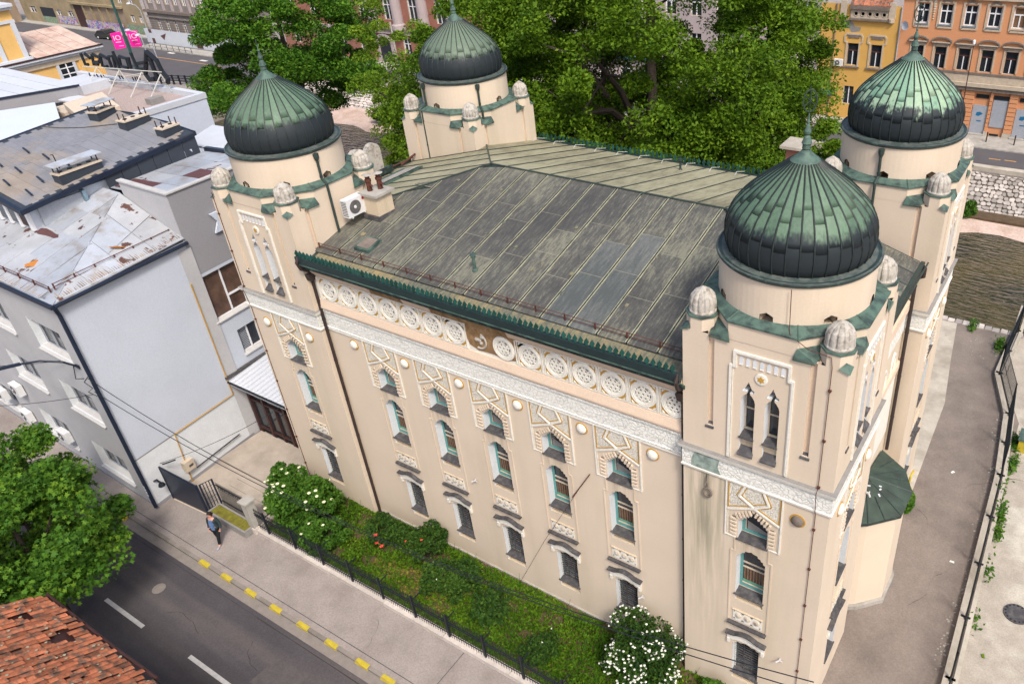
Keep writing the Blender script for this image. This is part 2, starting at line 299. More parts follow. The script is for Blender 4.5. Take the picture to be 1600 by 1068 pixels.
# water
def watermat():
    m = bpy.data.materials.new('river_water'); m.use_nodes = True; nt = m.node_tree; N = nt.nodes; L = nt.links; b = N['Principled BSDF']
    g = N.new('ShaderNodeNewGeometry'); n = N.new('ShaderNodeTexNoise'); n.inputs['Scale'].default_value = .25; n.inputs['Detail'].default_value = 4
    L.new(g.outputs['Position'], n.inputs['Vector']); r = N.new('ShaderNodeValToRGB')
    r.color_ramp.elements[0].position = .35; r.color_ramp.elements[0].color = (.012, .018, .008, 1)
    r.color_ramp.elements[1].position = .65; r.color_ramp.elements[1].color = (.048, .042, .010, 1); L.new(n.outputs['Fac'], r.inputs[0])
    L.new(r.outputs[0], b.inputs['Base Color']); b.inputs['Roughness'].default_value = .03; b.inputs['Specular IOR Level'].default_value = .5; b.inputs['IOR'].default_value = 1.5
    mp = N.new('ShaderNodeMapping'); mp.inputs['Scale'].default_value = (.8, 2.6, 1); L.new(g.outputs['Position'], mp.inputs[0])
    w = N.new('ShaderNodeTexNoise'); w.inputs['Scale'].default_value = 1.2; w.inputs['Detail'].default_value = 2.5; L.new(mp.outputs[0], w.inputs['Vector'])
    bn = N.new('ShaderNodeBump'); bn.inputs['Strength'].default_value = 1.0; bn.inputs['Distance'].default_value = .42; L.new(w.outputs['Fac'], bn.inputs['Height'])
    L.new(bn.outputs[0], b.inputs['Normal']); return m
M['water'] = watermat()
def muralmat(name, cols, sc):
    m = bpy.data.materials.new(name); m.use_nodes = True; nt = m.node_tree; N = nt.nodes; L = nt.links; b = N['Principled BSDF']
    g = N.new('ShaderNodeNewGeometry'); n = N.new('ShaderNodeTexNoise'); n.inputs['Scale'].default_value = sc; n.inputs['Detail'].default_value = 3; n.inputs['Distortion'].default_value = 1.5
    L.new(g.outputs['Position'], n.inputs['Vector']); r = N.new('ShaderNodeValToRGB'); r.color_ramp.interpolation = 'CONSTANT'
    for i, (p, c) in enumerate(cols):
        e = r.color_ramp.elements[i] if i < 2 else r.color_ramp.elements.new(p)
        e.position = p; e.color = (*c, 1)
    L.new(n.outputs['Fac'], r.inputs[0]); L.new(r.outputs[0], b.inputs['Base Color']); b.inputs['Roughness'].default_value = .8; return m
M['graffiti'] = muralmat('graffiti', [(0, (.40, .35, .33)), (.42, (.06, .10, .35)), (.48, (.35, .05, .20)), (.52, (.45, .38, .42)), (.57, (.05, .25, .35)), (.62, (.50, .30, .04)), (.67, (.42, .38, .36))], .9)
M['graffitig'] = muralmat('green_graffiti', [(0, (.20, .17, .13)), (.45, (.07, .20, .14)), (.5, (.25, .30, .25)), (.56, (.10, .22, .06)), (.62, (.25, .2, .16))], .9)

# ---------------------------------------------------------------- mesh helpers
class MB:
    def __init__(s): s.v = []; s.f = []; s.m = []
    def add(s, vs, fs, mi=0):
        o = len(s.v); s.v += [tuple(v) for v in vs]
        for f in fs: s.f.append(tuple(o + i for i in f)); s.m.append(mi)
        return s
    def box(s, a, b, mi=0):
        x0, y0, z0 = a; x1, y1, z1 = b
        return s.add([(x0, y0, z0), (x1, y0, z0), (x1, y1, z0), (x0, y1, z0), (x0, y0, z1), (x1, y0, z1), (x1, y1, z1), (x0, y1, z1)],
              [(0, 3, 2, 1), (4, 5, 6, 7), (0, 1, 5, 4), (1, 2, 6, 5), (2, 3, 7, 6), (3, 0, 4, 7)], mi)
    def prism(s, loop, d, mi=0, mi_side=None):       # loop of 3-D points, extruded by vector d
        n = len(loop); d = Vector(d); L2 = [Vector(p) + d for p in loop]
        s.add(list(loop) + L2, [tuple(range(n))[::-1], tuple(range(n, 2 * n))], mi)
        o = len(s.v) - 2 * n
        for i in range(n):
            j = (i + 1) % n; s.f.append((o + i, o + j, o + n + j, o + n + i)); s.m.append(mi if mi_side is None else mi_side)
        return s
    def tube(s, pts, r, n=6, mi=0, r2=None):
        pts = [Vector(p) for p in pts]; k = len(pts); o = len(s.v); ref = None
        for i, p in enumerate(pts):
            t = (pts[min(i + 1, k - 1)] - pts[max(i - 1, 0)]).normalized()
            if ref is None: ref = Vector((0, 0, 1)) if abs(t.z) < .9 else Vector((1, 0, 0))
            a = t.cross(ref).normalized(); b = t.cross(a); rr = r if r2 is None else r + (r2 - r) * i / max(1, k - 1)
            ref = a.cross(t) if a.length else ref
            for j in range(n):
                q = 2 * PI * j / n; s.v.append(tuple(p + a * rr * cos(q) + b * rr * sin(q)))
        for i in range(k - 1):
            for j in range(n):
                j2 = (j + 1) % n; s.f.append((o + i * n + j, o + i * n + j2, o + (i + 1) * n + j2, o + (i + 1) * n + j)); s.m.append(mi)
        s.f.append(tuple(o + j for j in range(n))); s.m.append(mi); s.f.append(tuple(o + (k - 1) * n + j for j in range(n))[::-1]); s.m.append(mi)
        return s
    def lathe(s, prof, n=24, c=(0, 0, 0), mi=0, rib=None, cap=True):
        o = len(s.v); k = len(prof)
        for (r, z) in prof:
            for j in range(n):
                a = 2 * PI * j / n; rr = r * (rib(a, z) if rib else 1); s.v.append((c[0] + rr * cos(a), c[1] + rr * sin(a), c[2] + z))
        for i in range(k - 1):
            for j in range(n):
                j2 = (j + 1) % n; s.f.append((o + i * n + j, o + i * n + j2, o + (i + 1) * n + j2, o + (i + 1) * n + j)); s.m.append(mi)
        if cap:
            s.f.append(tuple(o + j for j in range(n))[::-1]); s.m.append(mi)
            s.f.append(tuple(o + (k - 1) * n + j for j in range(n))); s.m.append(mi)
        return s
    def mesh(s, name, mats, smooth=False):
        me = bpy.data.meshes.new(name); me.from_pydata(s.v, [], s.f)
        for m in mats: me.materials.append(M[m])
        me.polygons.foreach_set('material_index', s.m)
        if smooth: me.polygons.foreach_set('use_smooth', [True] * len(s.f))
        bm = bmesh.new(); bm.from_mesh(me); bmesh.ops.recalc_face_normals(bm, faces=bm.faces); bm.to_mesh(me); bm.free()
        return me
    def build(s, name, mats, parent=None, loc=(0, 0, 0), rz=0, smooth=False):
        if isinstance(mats, str): mats = [mats]
        return put(name, s.mesh(name, mats, smooth), parent, loc, rz)

def put(name, me, parent=None, loc=(0, 0, 0), rz=0, sc=None):
    o = bpy.data.objects.new(name, me); S.collection.objects.link(o)
    o.location = loc; o.rotation_euler = (0, 0, rz)
    if sc: o.scale = sc
    if parent: o.parent = parent
    return o
def tag(o, label, cat, group=None):
    o['label'] = label; o['category'] = cat
    if group: o['group'] = group
    return o
def thing(name, label, cat, loc=(0, 0, 0), rz=0, group=None):
    o = bpy.data.objects.new(name, None); S.collection.objects.link(o); o.empty_display_size = .3
    o.location = loc; o.rotation_euler = (0, 0, rz); return tag(o, label, cat, group)
def struct(o): o['kind'] = 'structure'; return o
def stuff(o, label=None, cat=None):
    o['kind'] = 'stuff'
    if label: o['label'] = label; o['category'] = cat
    return o
def boxo(name, a, b, m, parent=None, **k): return MB().box(a, b).build(name, m, parent, **k)

def wallpanel(outer, holes, depth=0, y=0, mi=0, mir=1, thick=0, mb=None, mirs=None):
    """wall in the x-z plane facing -Y with shaped holes and reveals going back by depth (+Y)"""
    mb = mb or MB()
    loops = [[Vector((p[0], p[1], 0)) for p in outer]] + [[Vector((p[0], p[1], 0)) for p in h] for h in holes]
    tris = geometry.tessellate_polygon(loops); pts = [p for l in loops for p in l]
    mb.add([(p.x, y, p.y) for p in pts], tris, mi)
    for hi, h in enumerate(holes):
        mir = mirs[hi] if mirs else mir
        n = len(h); o = len(mb.v)
        mb.v += [(p[0], y, p[1]) for p in h] + [(p[0], y + depth, p[1]) for p in h]
        for i in range(n):
            j = (i + 1) % n; mb.f.append((o + i, o + j, o + n + j, o + n + i)); mb.m.append(mir)
    return mb
def quad(mb, a, b, c, d, mi=0, t=.03):
    """thin sheet through four points, thickened downwards"""
    return mb.prism([a, b, c, d], (0, 0, -t), mi)

def leafcloud(name, pts, size, m, parent=None, kind='quad', flat=0.0, seed=1):
    """pts (n,3) leaf centres -> one mesh of small bent leaves"""
    r = np.random.default_rng(seed); n = len(pts); P = np.asarray(pts, dtype=np.float64)
    nrm = r.normal(size=(n, 3)); nrm[:, 2] = np.abs(nrm[:, 2]) + .35 + flat; nrm /= np.linalg.norm(nrm, axis=1)[:, None]
    a = r.normal(size=(n, 3)); a -= (a * nrm).sum(1)[:, None] * nrm; a /= np.linalg.norm(a, axis=1)[:, None]
    b = np.cross(nrm, a); s = size * r.uniform(.6, 1.3, n)[:, None]
    if kind == 'quad':
        V = np.stack([P - a * s, P + b * s * .55 + nrm * s * .12, P + a * s, P - b * s * .55 + nrm * s * .12], 1); k = 4
    else:
        an = np.array([90, 60, 38, 8, -25, -90, -155, -188, -218, -240]) * PI / 180
        rr = np.array([1, .5, .95, .42, .85, .35, .85, .42, .95, .5])
        V = np.stack([P + (a * cos(t) + b * sin(t)) * s * q + nrm * s * (.15 if i % 2 else -.1) for i, (t, q) in enumerate(zip(an, rr))], 1); k = 10
    me = bpy.data.meshes.new(name); me.vertices.add(n * k); me.vertices.foreach_set('co', V.reshape(-1))
    me.loops.add(n * k); me.loops.foreach_set('vertex_index', np.arange(n * k, dtype=np.int32))
    me.polygons.add(n); me.polygons.foreach_set('loop_start', np.arange(0, n * k, k, dtype=np.int32))
    me.materials.append(M[m]); me.update(calc_edges=True)
    return put(name, me, parent)
def blobpts(c, rad, n, r, shell=.35):
    d = r.normal(size=(n, 3)); d /= np.linalg.norm(d, axis=1)[:, None]; q = r.uniform(shell, 1, n) ** .6
    return np.array(c) + d * q[:, None] * np.array(rad)

# ================================================================ THE SETTING
def slab(name, pts, z, m, t=.3): return struct(MB().prism([(x, y, z) for x, y in pts], (0, 0, -t)).build(name, m))
NY = 28.6                                        # the near river wall
slab('ground', [(-700, -300), (300, -300), (300, NY), (-88, NY), (-88, 53.5), (-700, 53.5)], -.02, 'pave', 4)
slab('river_bed', [(-90, NY - 1), (300, NY - 1), (300, 56), (-90, 56)], -3.4, 'gravel', 1)
struct(MB().add([(-88, NY, -3), (300, NY, -3), (300, 52, -3), (-88, 52, -3)], [(0, 1, 2, 3)]).build('river_water', 'water'))
slab('far_ground', [(-700, 53.5), (300, 53.5), (300, 500), (-700, 500)], -.02, 'pave', 4)
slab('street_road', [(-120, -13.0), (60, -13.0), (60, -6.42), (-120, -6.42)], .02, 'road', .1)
slab('gutter_strip', [(-120, -6.42), (60, -6.42), (60, -6.05), (-120, -6.05)], .03, 'kerbg', .1)
slab('street_pavement', [(-120, -5.9), (60, -5.9), (60, -3.4), (-120, -3.4)], .14, 'pave', .2)
slab('opposite_pavement', [(-120, -15.5), (60, -15.5), (60, -13.0), (-120, -13.0)], .14, 'pave', .2)
slab('side_path', [(4.4, -4), (8.3, -4), (8.3, 20), (6.9, 24), (6.9, 28.2), (0, 28.2), (0, 14.2), (4.4, 14.2)], .03, 'path', .1)
slab('side_apron', [(4.0, 12.5), (4.9, 12.5), (4.75, 20), (4.2, 24), (3.7, 28.1), (1.5, 28.1), (1.5, 12.5)], .05, 'conc_light', .1)
slab('parking_lot', [(8.5, -20), (60, -20), (60, 28.2), (7.1, 28.2), (7.1, 22), (8.3, 18)], .01, 'lot', .1)
slab('entrance_yard', [(-25.7, -4.0), (-19.9, -4.0), (-19.9, 8), (-25.7, 8)], .16, 'yard', .2)
slab('river_road', [(-400, 54.4), (200, 54.4), (200, 59.0), (-400, 59.0)], .02, 'road_far', .1)
slab('river_junction', [(-240, 44), (-89, 44), (-89, 54.6), (-240, 54.6)], .016, 'road_far', .1)
slab('river_pavement', [(-400, 59.0), (200, 59.0), (200, 62.6), (-400, 62.6)], .13, 'conc', .2)
g = MB(); r = np.random.default_rng(3)
xs = np.linspace(-88, 60, 90); ridge = [46.6 + 1.0 * sin(x * .21) + .6 * sin(x * .7) for x in xs]
for i in range(89):
    a, b = xs[i], xs[i + 1]
    g.add([(a, ridge[i], -3.05), (b, ridge[i + 1], -3.05), (b, ridge[i + 1] + 1.4, -2.86), (a, ridge[i] + 1.4, -2.86), (a, 51.6, -2.75), (b, 51.6, -2.75)], [(0, 1, 2, 3), (3, 2, 5, 4)])
struct(g.build('gravel_bar', 'gravel', smooth=True))
struct(MB().box((-20, 49.9, -2.84), (60, 51.4, -2.62)).build('bank_earth', 'soil'))
# kerb of the street, stone by stone
kerb = thing('kerb_line', 'low stone kerb between the street pavement and the gutter', 'kerb', (0, 0, 0))
km = MB().box((0, -6.05, 0), (.79, -5.9, .15)).mesh('kerb_stone', ['kerbg'])
for i in range(28): put('kerb_stone', km, kerb, (-30.2 + i * .8, 0, .002 * (i % 3)))
boxo('kerb_run', (-120, -6.05, 0), (-30.21, -5.9, .15), 'kerbg', kerb); boxo('kerb_run', (-7.8, -6.05, 0), (60, -5.9, .15), 'kerbg', kerb)
# painted things in the road
def mark(name, lab, x0, x1, y, w, z, m, grp=None, cat='road marking'):
    return tag(boxo(name, (x0, y - w / 2, z - .003), (x1, y + w / 2, z), m), lab, cat, grp)
mark('lane_dash', 'worn white lane dash nearest the leafy maple, split at one end', -22.43, -19.7, -9.2, .16, .026, 'line', 'white dashes down the middle of the street')
mark('lane_dash', 'white lane dash at the bottom edge of the photo', -16.8, -14.0, -9.07, .16, .026, 'line', 'white dashes down the middle of the street')
wh = ['first', 'second', 'third', 'fourth', 'fifth', 'sixth', 'seventh', 'eighth']
for i, x in enumerate([-20.65, -19.12, -17.5, -15.9, -14.25, -12.6, -10.9, -9.55]):
    o = MB().prism([(x, -6.08, .03), (x + .66, -6.08, .03), (x + .66, -6.08, .14), (x + .64, -6.03, .158), (x + .02, -6.03, .158), (x, -6.08, .14)], (0, .14, 0)).build('kerb_block', 'yel')
    tag(o, wh[i] + ' yellow painted kerb block counting rightwards from the walking man', 'kerb block', 'yellow blocks along the kerb')
tag(MB().box((-26.9, -6.3, .03), (-26.1, -6.07, .158)).build('kerb_block', 'yel'), 'lone yellow kerb block beside the maple, below the grey corner', 'kerb block', 'yellow blocks along the kerb')
rj = thing('road_seams', 'long dark tar seams and a repaired trench in the street asphalt', 'road seam')
q = MB(); rq = random.Random(6)
for y0, x0, x1 in ((-6.62, -60, 10), (-10.35, -60, 10)):
    x = x0
    while x < x1: q.add([(x, y0 + rq.uniform(-.02, .02), .0235), (x + 2, y0 + rq.uniform(-.02, .02), .0235), (x + 2, y0 + .03, .0235), (x, y0 + .03, .0235)], [(0, 1, 2, 3)]); x += 2
q.build('tar_seam', 'tar', rj)
q = MB()
for (x, y, L_, a) in ((-19.5, -8.3, 2.2, .3), (-15.2, -7.4, 1.6, -.5), (-12.0, -8.8, 2.8, .15), (-18.0, -4.6, 1.4, .8), (-11.5, -4.3, 1.9, -.3), (6.3, 6.5, 2.4, 1.2), (6.9, 14.0, 3.0, 1.7), (5.9, 10.5, 1.6, .6), (7.2, 1.5, 2.0, 1.4)):
    z = .0245 if y < -6 else (.1425 if y < 0 else .0345); px, py = x, y
    for k in range(9):
        a += rq.uniform(-.5, .5); nx, ny = px + L_ / 9 * cos(a), py + L_ / 9 * sin(a); w_ = rq.uniform(.006, .014); q.add([(px, py - w_, z), (nx, ny - w_, z), (nx, ny + w_, z), (px, py + w_, z)], [(0, 1, 2, 3)]); px, py = nx, ny
stuff(q.build('crack', 'tar', rj))
MB().add([(-13.8, -8.6, .0215), (-12.1, -8.5, .0215), (-12.0, -7.3, .0215), (-13.7, -7.4, .0215)], [(0, 1, 2, 3)]).build('asphalt_patch', 'tarpatch', rj)
jm = thing('pavement_joints', 'thin dark joints cut in the street pavement', 'joint')
boxo('joint_line', (-30, -5.66, .139), (2, -5.63, .142), 'slate', jm); boxo('joint_line', (-7.52, -5.64, .139), (-7.49, -3.75, .142), 'slate', jm)
tag(MB().lathe([(0, 0), (.27, 0), (.27, .008), (0, .008)], 20, (-20.96, -7.75, .016)).build('manhole_cover', 'kerbg'), 'small round patched cover in the dark street', 'manhole cover')
mh = thing('manhole_cover', 'round rusty manhole cover in the pale lot beyond the fence', 'manhole cover', (9.95, 8.1, .01))
MB().lathe([(0, 0), (.30, 0), (.30, .03), (0, .03)], 20).build('cover', 'conc', mh); 
MB().lathe([(.30, 0), (.46, 0), (.46, .05), (.31, .05)], 28).build('ring', 'slate', mh)
for k in range(16): boxo('ring_bolt', (.36, -.03, .05), (.42, .03, .062), 'black', mh, rz=k * PI / 8)
for i, (x, y) in enumerate([(-13.0, 54.9), (-9.9, 56.7), (.5, 56.75), (1.75, 56.85), (-6.5, 56.7), (4.6, 56.8)]):
    mark('centre_dash', ['orange dash left of the farthest right tower', 'orange dash seen left of the patchy dome', 'left one of two orange dashes right of the patchy dome', 'right one of two orange dashes near the photo edge', 'orange dash hidden mostly behind the dome', 'orange dash off the right edge'][i], x, x + .95, y, .12, .026, 'oline', 'orange dashes on the river road')

# far river wall: stones laid one by one near the frame's right edge
fw = thing('river_wall', 'battered wall of pale rough stones along the far bank', 'wall', (0, 0, 0))
MB().prism([(-88, 51.2, -3.2), (60, 51.2, -3.2), (60, 53.7, 0), (-88, 53.7, 0)], (0, .6, 0)).build('wall_core', 'stone_gap', fw)
MB().box((-88, 53.55, 0), (60, 54.25, .35)).build('coping', 'conc_light', fw)
def stone_mb(mb, cx, s, w, h, r):
    # s: distance up the batter 0..4.06
    k = r.integers(6, 9); pts = []
    for j in range(k):
        a = 2 * PI * j / k + r.uniform(-.25, .25); q = r.uniform(.82, 1.1)
        pts.append((cx + w * .5 * cos(a) * q, s + h * .5 * sin(a) * q))
    def P(x, ss, o): return (x, 51.2 + ss * .616 - o * .788, -3.2 + ss * .788 + o * .616)
    d = r.uniform(.04, .11); base = [P(x, ss, 0) for x, ss in pts]; top = [P(cx + (x - cx) * .88, s + (ss - s) * .88, d) for x, ss in pts]
    o = len(mb.v); mb.v += base + top; mb.f.append(tuple(range(o + k, o + 2 * k))); mb.m.append(0)
    for j in range(k):
        j2 = (j + 1) % k; mb.f.append((o + j, o + j2, o + k + j2, o + k + j)); mb.m.append(0)
r = np.random.default_rng(5); far = MB()
for x0, x1, single in ((-1.6, 7.4, True), (-88, -1.6, False), (7.4, 30, False)):
    s = .15; row = 0
    while s < 3.95:
        h = r.uniform(.24, .40); x = x0 + r.uniform(0, .3)
        while x < x1:
            w = r.uniform(.30, .62) if single else r.uniform(.4, .9)
            if single:
                q = MB(); stone_mb(q, x + w / 2, s + h / 2 + r.uniform(-.05, .05), w * 1.12, h * 1.15, r); q.build('stone', 'stone', fw)
            else: stone_mb(far, x + w / 2, s + h / 2 + r.uniform(-.05, .05), w * 1.12, h * 1.15, r)
            x += w
        s += h
stuff(far.build('stone_mass', 'stone', fw))
# near river wall with rough capstones
nw = thing('near_river_wall', 'low stone wall with white capstones at the end of the side path', 'wall')
boxo('wall_core', (-88, NY - .5, -3.3), (60, NY, -.1), 'stone_gap', nw)
for i in range(60):
    x = -12 + i * .42; cm = MB(); h = U(.10, .2)
    cm.prism([(x + U(0, .04), NY - .45 + U(-.05, .05), 0), (x + .39, NY - .45 + U(-.05, .05), 0), (x + .37, NY + .02, 0), (x + .03, NY + U(-.03, .05), 0)], (U(-.02, .02), 0, h))
    cm.build('capstone', 'stone', nw, (0, 0, -.1))

# ================================================================ THE SYNAGOGUE
SY = thing('synagogue', 'pink cream synagogue with four copper onion domes and a dark sheet roof', 'synagogue', (0, 0, 0))
BAYX = [-2.44 - 2.63 * k for k in range(5)]
def w1hole(c):
    L = [(c - .46, 7.95), (c - .46, 8.78)]
    for i in range(5):
        f = i / 5; x0 = .46 - .44 * f; z0 = 8.78 + .40 * f
        L += [(c - x0 + .05, z0 - .03), (c - x0 + .075, z0 + .085)]
    L += [(c, 9.26)]
    R_ = [(2 * c - x, z) for x, z in L[:-1]][::-1]
    return L + R_
def w2hole(c):
    L = [(c - .46, 5.22), (c - .46, 7.26), (c - .39, 7.28), (c - .39, 7.36), (c - .32, 7.38), (c - .30, 7.45), (c - .22, 7.47), (c - .2, 7.55), (c - .08, 7.57), (c, 7.61)]
    return L + [(2 * c - x, z) for x, z in L[:-1]][::-1]
def w3hole(c):
    L = [(c - .46, 1.17), (c - .46, 3.08), (c - .38, 3.10), (c - .30, 3.17), (c - .2, 3.15), (c - .1, 3.2), (c, 3.22)]
    return L + [(2 * c - x, z) for x, z in L[:-1]][::-1]
D = .36
# --- shared window meshes (local: wall plane y=0, outside = -Y, x centred)
def framemesh(kind):
    m = MB(); g = MB()
    if kind == 1:
        z0, z1 = 8.05, 9.3
        m.box((-.46, D - .05, z0 - .07), (.46, D + .03, z0), 1)
        m.box((-.46, D - .04, z0), (-.36, D + .04, z1)).box((.36, D - .04, z0), (.46, D + .04, z1)).box((-.36, D - .04, z0), (.36, D + .04, z0 + .09))
        m.box((-.36, D - .02, z0 + .09), (-.33, D + .02, z1), 1).box((.33, D - .02, z0 + .09), (.36, D + .02, z1), 1)
        g.box((-.36, D, z0 + .05), (.36, D + .02, z1), 0)
        g.prism([(-.3, D - .005, z0 + .1), (.33, D - .005, z0 + .1), (.33, D - .005, z0 + .2), (-.3, D - .005, z0 + .45)], (0, .003, 0), 1)
    if kind == 2:
        z0, z1 = 5.60, 7.62
        m.box((-.46, D - .05, z0 - .07), (.46, D + .03, z0), 1)
        m.box((-.46, D - .04, z0), (-.37, D + .04, z1)).box((.37, D - .04, z0), (.46, D + .04, z1)).box((-.37, D - .04, z0), (.37, D + .04, z0 + .10))
        m.box((-.37, D - .03, z0 + .86), (.37, D + .03, z0 + .91), 1).box((-.37, D - .03, z0 + 1.07), (.37, D + .03, z0 + 1.12), 1).box((-.37, D - .05, z0 + .16), (.37, D - .02, z0 + .19), 1)
        g.box((-.37, D, z0 + .05), (.37, D + .02, z1), 0).box((-.36, D - .012, z0 + .10), (.36, D - .002, z0 + .30), 2)
        for k in range(7): g.box((-.34 + k * .1, D - .010, z0 + .30), (-.28 + k * .1, D - .002, z0 + .86), 3)
    if kind == 3:
        z0, z1 = 1.58, 3.22
        m.box((-.46, D - .07, z0 - .08), (.46, D + .03, z0), 1)
        m.box((-.46, D - .04, z0), (-.40, D + .04, z1)).box((.40, D - .04, z0), (.46, D + .04, z1)).box((-.40, D - .04, z0), (.40, D + .04, z0 + .06))
        g.box((-.40, D, z0), (.40, D + .02, z1), 0).box((-.38, D - .012, z0 + .05), (.38, D - .002, z0 + .30), 4)
    return m, g
def barsmesh():
    b = MB(); z0, z1 = 1.58, 3.20
    for k in range(12): b.box((-.42, D - .16, z0 + .06 + k * .125), (.42, D - .13, z0 + .10 + k * .125), 1)
    for x in (-.42, -.14, .14, .40): b.box((x, D - .17, z0), (x + .025, D - .15, z1), 1)
    for k in range(15): b.box((-.45, D - .2, z0 + .02 + k * .1), (-.40, D - .17, z0 + .065 + k * .1), 0)
    return b
def sillmesh(z0, zb, over=.05, w=.5):
    s = MB(); s.prism([(-w + .03, D - .05, zb), (-w, -over, z0 + .02), (w, -over, z0 + .02), (w - .03, D - .05, zb)], (0, 0, -.035)); return s
WM = {}
for k in (1, 2, 3):
    a, b = framemesh(k); WM['f%d' % k] = a.mesh('frame', ['teal' if k < 3 else 'teal', 'cream']); WM['g%d' % k] = b.mesh('pane', ['glass', 'greypatch', 'greenglass', 'curtain', 'shutter'])
WM['bars'] = barsmesh().mesh('grille', ['bars', 'slate'])
WM['s1'] = sillmesh(7.99, 8.04).mesh('sill', ['slate']); WM['s2'] = sillmesh(5.52, 5.57).mesh('sill', ['slate']); WM['s3'] = sillmesh(1.50, 1.55).mesh('sill', ['slate'])
WM['a2'] = MB().box((-.458, .13, 5.23), (.458, .2, 5.5)).box((-.459, .003, 5.2), (.459, .13, 5.235)).mesh('apron', ['stucco_old']); WM['a3'] = MB().box((-.458, .13, 1.18), (.458, .2, 1.48)).box((-.459, .003, 1.15), (.459, .13, 1.185)).mesh('apron', ['stucco_old'])
def band(mb, pts, w, d, mi, y=-.002):
    """flat strap along a polyline in x-z, standing d proud of the wall"""
    for i in range(len(pts) - 1):
        a, b = Vector(pts[i]), Vector(pts[i + 1]); t = (b - a).normalized(); n = Vector((-t.y, t.x)) * w / 2; e = t * w * .35
        a2, b2 = a - (e if i else e * 0), b + (e if i < len(pts) - 2 else e * 0)
        lp = [a2 - n, b2 - n, b2 + n, a2 + n]; mb.prism([(q.x, y, q.y) for q in lp], (0, -d - .0007 * (i % 3), 0), mi)
# carved head over the upper windows: strapwork, gold lines and incised ground
hd = MB()
outer = [(-.80, 9.16), (-.80, 10.18), (.80, 10.18), (.80, 9.16), (0, 9.52)]
hd.prism([(x, -.002, z) for x, z in outer], (0, -.012, 0), 2)
for sx in (-1, 1):
    P_ = lambda L: [(sx * x, z) for x, z in L]
    band(hd, P_([(-.80, 9.11), (-.02, 9.46), (.46, 9.77), (.285, 10.19)]), .055, .05 + .004 * sx, 0)
    band(hd, P_([(-.80, 9.20), (-.10, 9.515)]), .025, .028, 1); band(hd, P_([(-.785, 9.2), (-.785, 10.18)]), .03, .03, 1)
    band(hd, P_([(.50, 9.70), (.535, 9.775), (.36, 10.18)]), .028, .026 + .003 * sx, 1)
    band(hd, P_([(.0, 9.60), (.375, 9.80), (.225, 10.17)]), .028, .024 + .003 * sx, 1)
    band(hd, P_([(.80, 9.20), (.12, 9.50)]), .02, .031, 1); band(hd, P_([(-.47, 9.68), (-.12, 9.50)]), .02, .029, 1)
    band(hd, P_([(-.855, 8.02), (-.855, 10.19)]), .045, .045, 0); band(hd, P_([(-.855, 8.03), (-.52, 8.03)]), .03, .03, 0)
    band(hd, P_([(-.80, 8.07), (-.80, 9.10)]), .015, .02, 0)
    for k in range(5):      # carved fringe round the opening
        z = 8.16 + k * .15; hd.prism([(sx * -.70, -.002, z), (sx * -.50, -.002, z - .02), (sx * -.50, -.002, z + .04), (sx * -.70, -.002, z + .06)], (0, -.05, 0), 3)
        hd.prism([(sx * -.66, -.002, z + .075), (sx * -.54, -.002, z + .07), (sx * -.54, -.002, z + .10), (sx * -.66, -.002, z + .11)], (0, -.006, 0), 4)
    for k in range(5):
        f = (k + .3) / 5; x = .52 - .50 * f; z = 8.86 + .36 * f
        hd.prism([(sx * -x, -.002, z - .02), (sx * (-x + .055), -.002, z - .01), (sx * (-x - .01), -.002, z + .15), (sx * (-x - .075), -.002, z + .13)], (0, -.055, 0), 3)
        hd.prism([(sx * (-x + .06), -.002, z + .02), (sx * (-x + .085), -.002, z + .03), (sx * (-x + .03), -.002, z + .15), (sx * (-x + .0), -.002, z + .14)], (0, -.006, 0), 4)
WM['head'] = hd.mesh('window_head', ['white', 'gold', 'pebble', 'stucco', 'shadowbrown'])
# roundel panel, ledge and hood of the lower window
rp = MB()
rp.box((-.50, -.025, 4.27), (.50, -.002, 4.74), 0); rp.box((-.52, -.045, 4.74), (.52, -.002, 4.78), 1)
for c in (-.31, 0, .31):
    rp.lathe([(.115, 0), (.10, .02)], 10, (0, 0, 0), 1); o = len(rp.v) - 20
    for q in range(o, len(rp.v)): x, y, z = rp.v[q]; rp.v[q] = (c + x, -.026 - z, 4.52 + y)
    rp.lathe([(.075, .02), (.05, .05), (.01, .06)], 8, (0, 0, 0), 2); o = len(rp.v) - 24
    for q in range(o, len(rp.v)): x, y, z = rp.v[q]; rp.v[q] = (c + x, -.026 - z, 4.52 + y)
    for s1 in (-1, 1):
        for s2 in (-1, 1): rp.prism([(c + s1 * .10, -.026, 4.52 + s2 * .19), (c + s1 * .15, -.026, 4.52 + s2 * .19), (c + s1 * .15, -.026, 4.52 + s2 * .13)], (0, -.012, 0), 3)
WM['roundels'] = rp.mesh('roundel_panel', ['white', 'stucco_old', 'cap', 'shadowbrown'])
lg = MB(); lg.box((-.66, -.13, 4.10), (.66, -.002, 4.17), 0).box((-.62, -.07, 4.04), (.62, -.002, 4.10), 1); WM['ledge'] = lg.mesh('ledge', ['slate', 'stucco_old'])
hh = MB(); top = [(-.70, 3.62), (-.40, 3.66), (-.2, 3.76), (0, 3.80), (.2, 3.76), (.40, 3.66), (.70, 3.62)]
hh.prism([(x, -.002, z) for x, z in top] + [(x, -.002, z - .055) for x, z in top[::-1]], (0, -.17, 0), 0)
hh.prism([(x * .94, -.002, z - .057) for x, z in top] + [(.65, -.002, 3.24), (.47, -.002, 3.24), (.35, -.002, 3.30), (0, -.002, 3.34), (-.35, -.002, 3.30), (-.47, -.002, 3.24), (-.65, -.002, 3.24)], (0, -.06, 0), 1)
for sx in (-1, 1): hh.box((sx * .60 - .05, -.08, 3.06), (sx * .60 + .05, -.002, 3.26), 1)
WM['hood'] = hh.mesh('window_hood', ['slate', 'white'])
fr = MB()
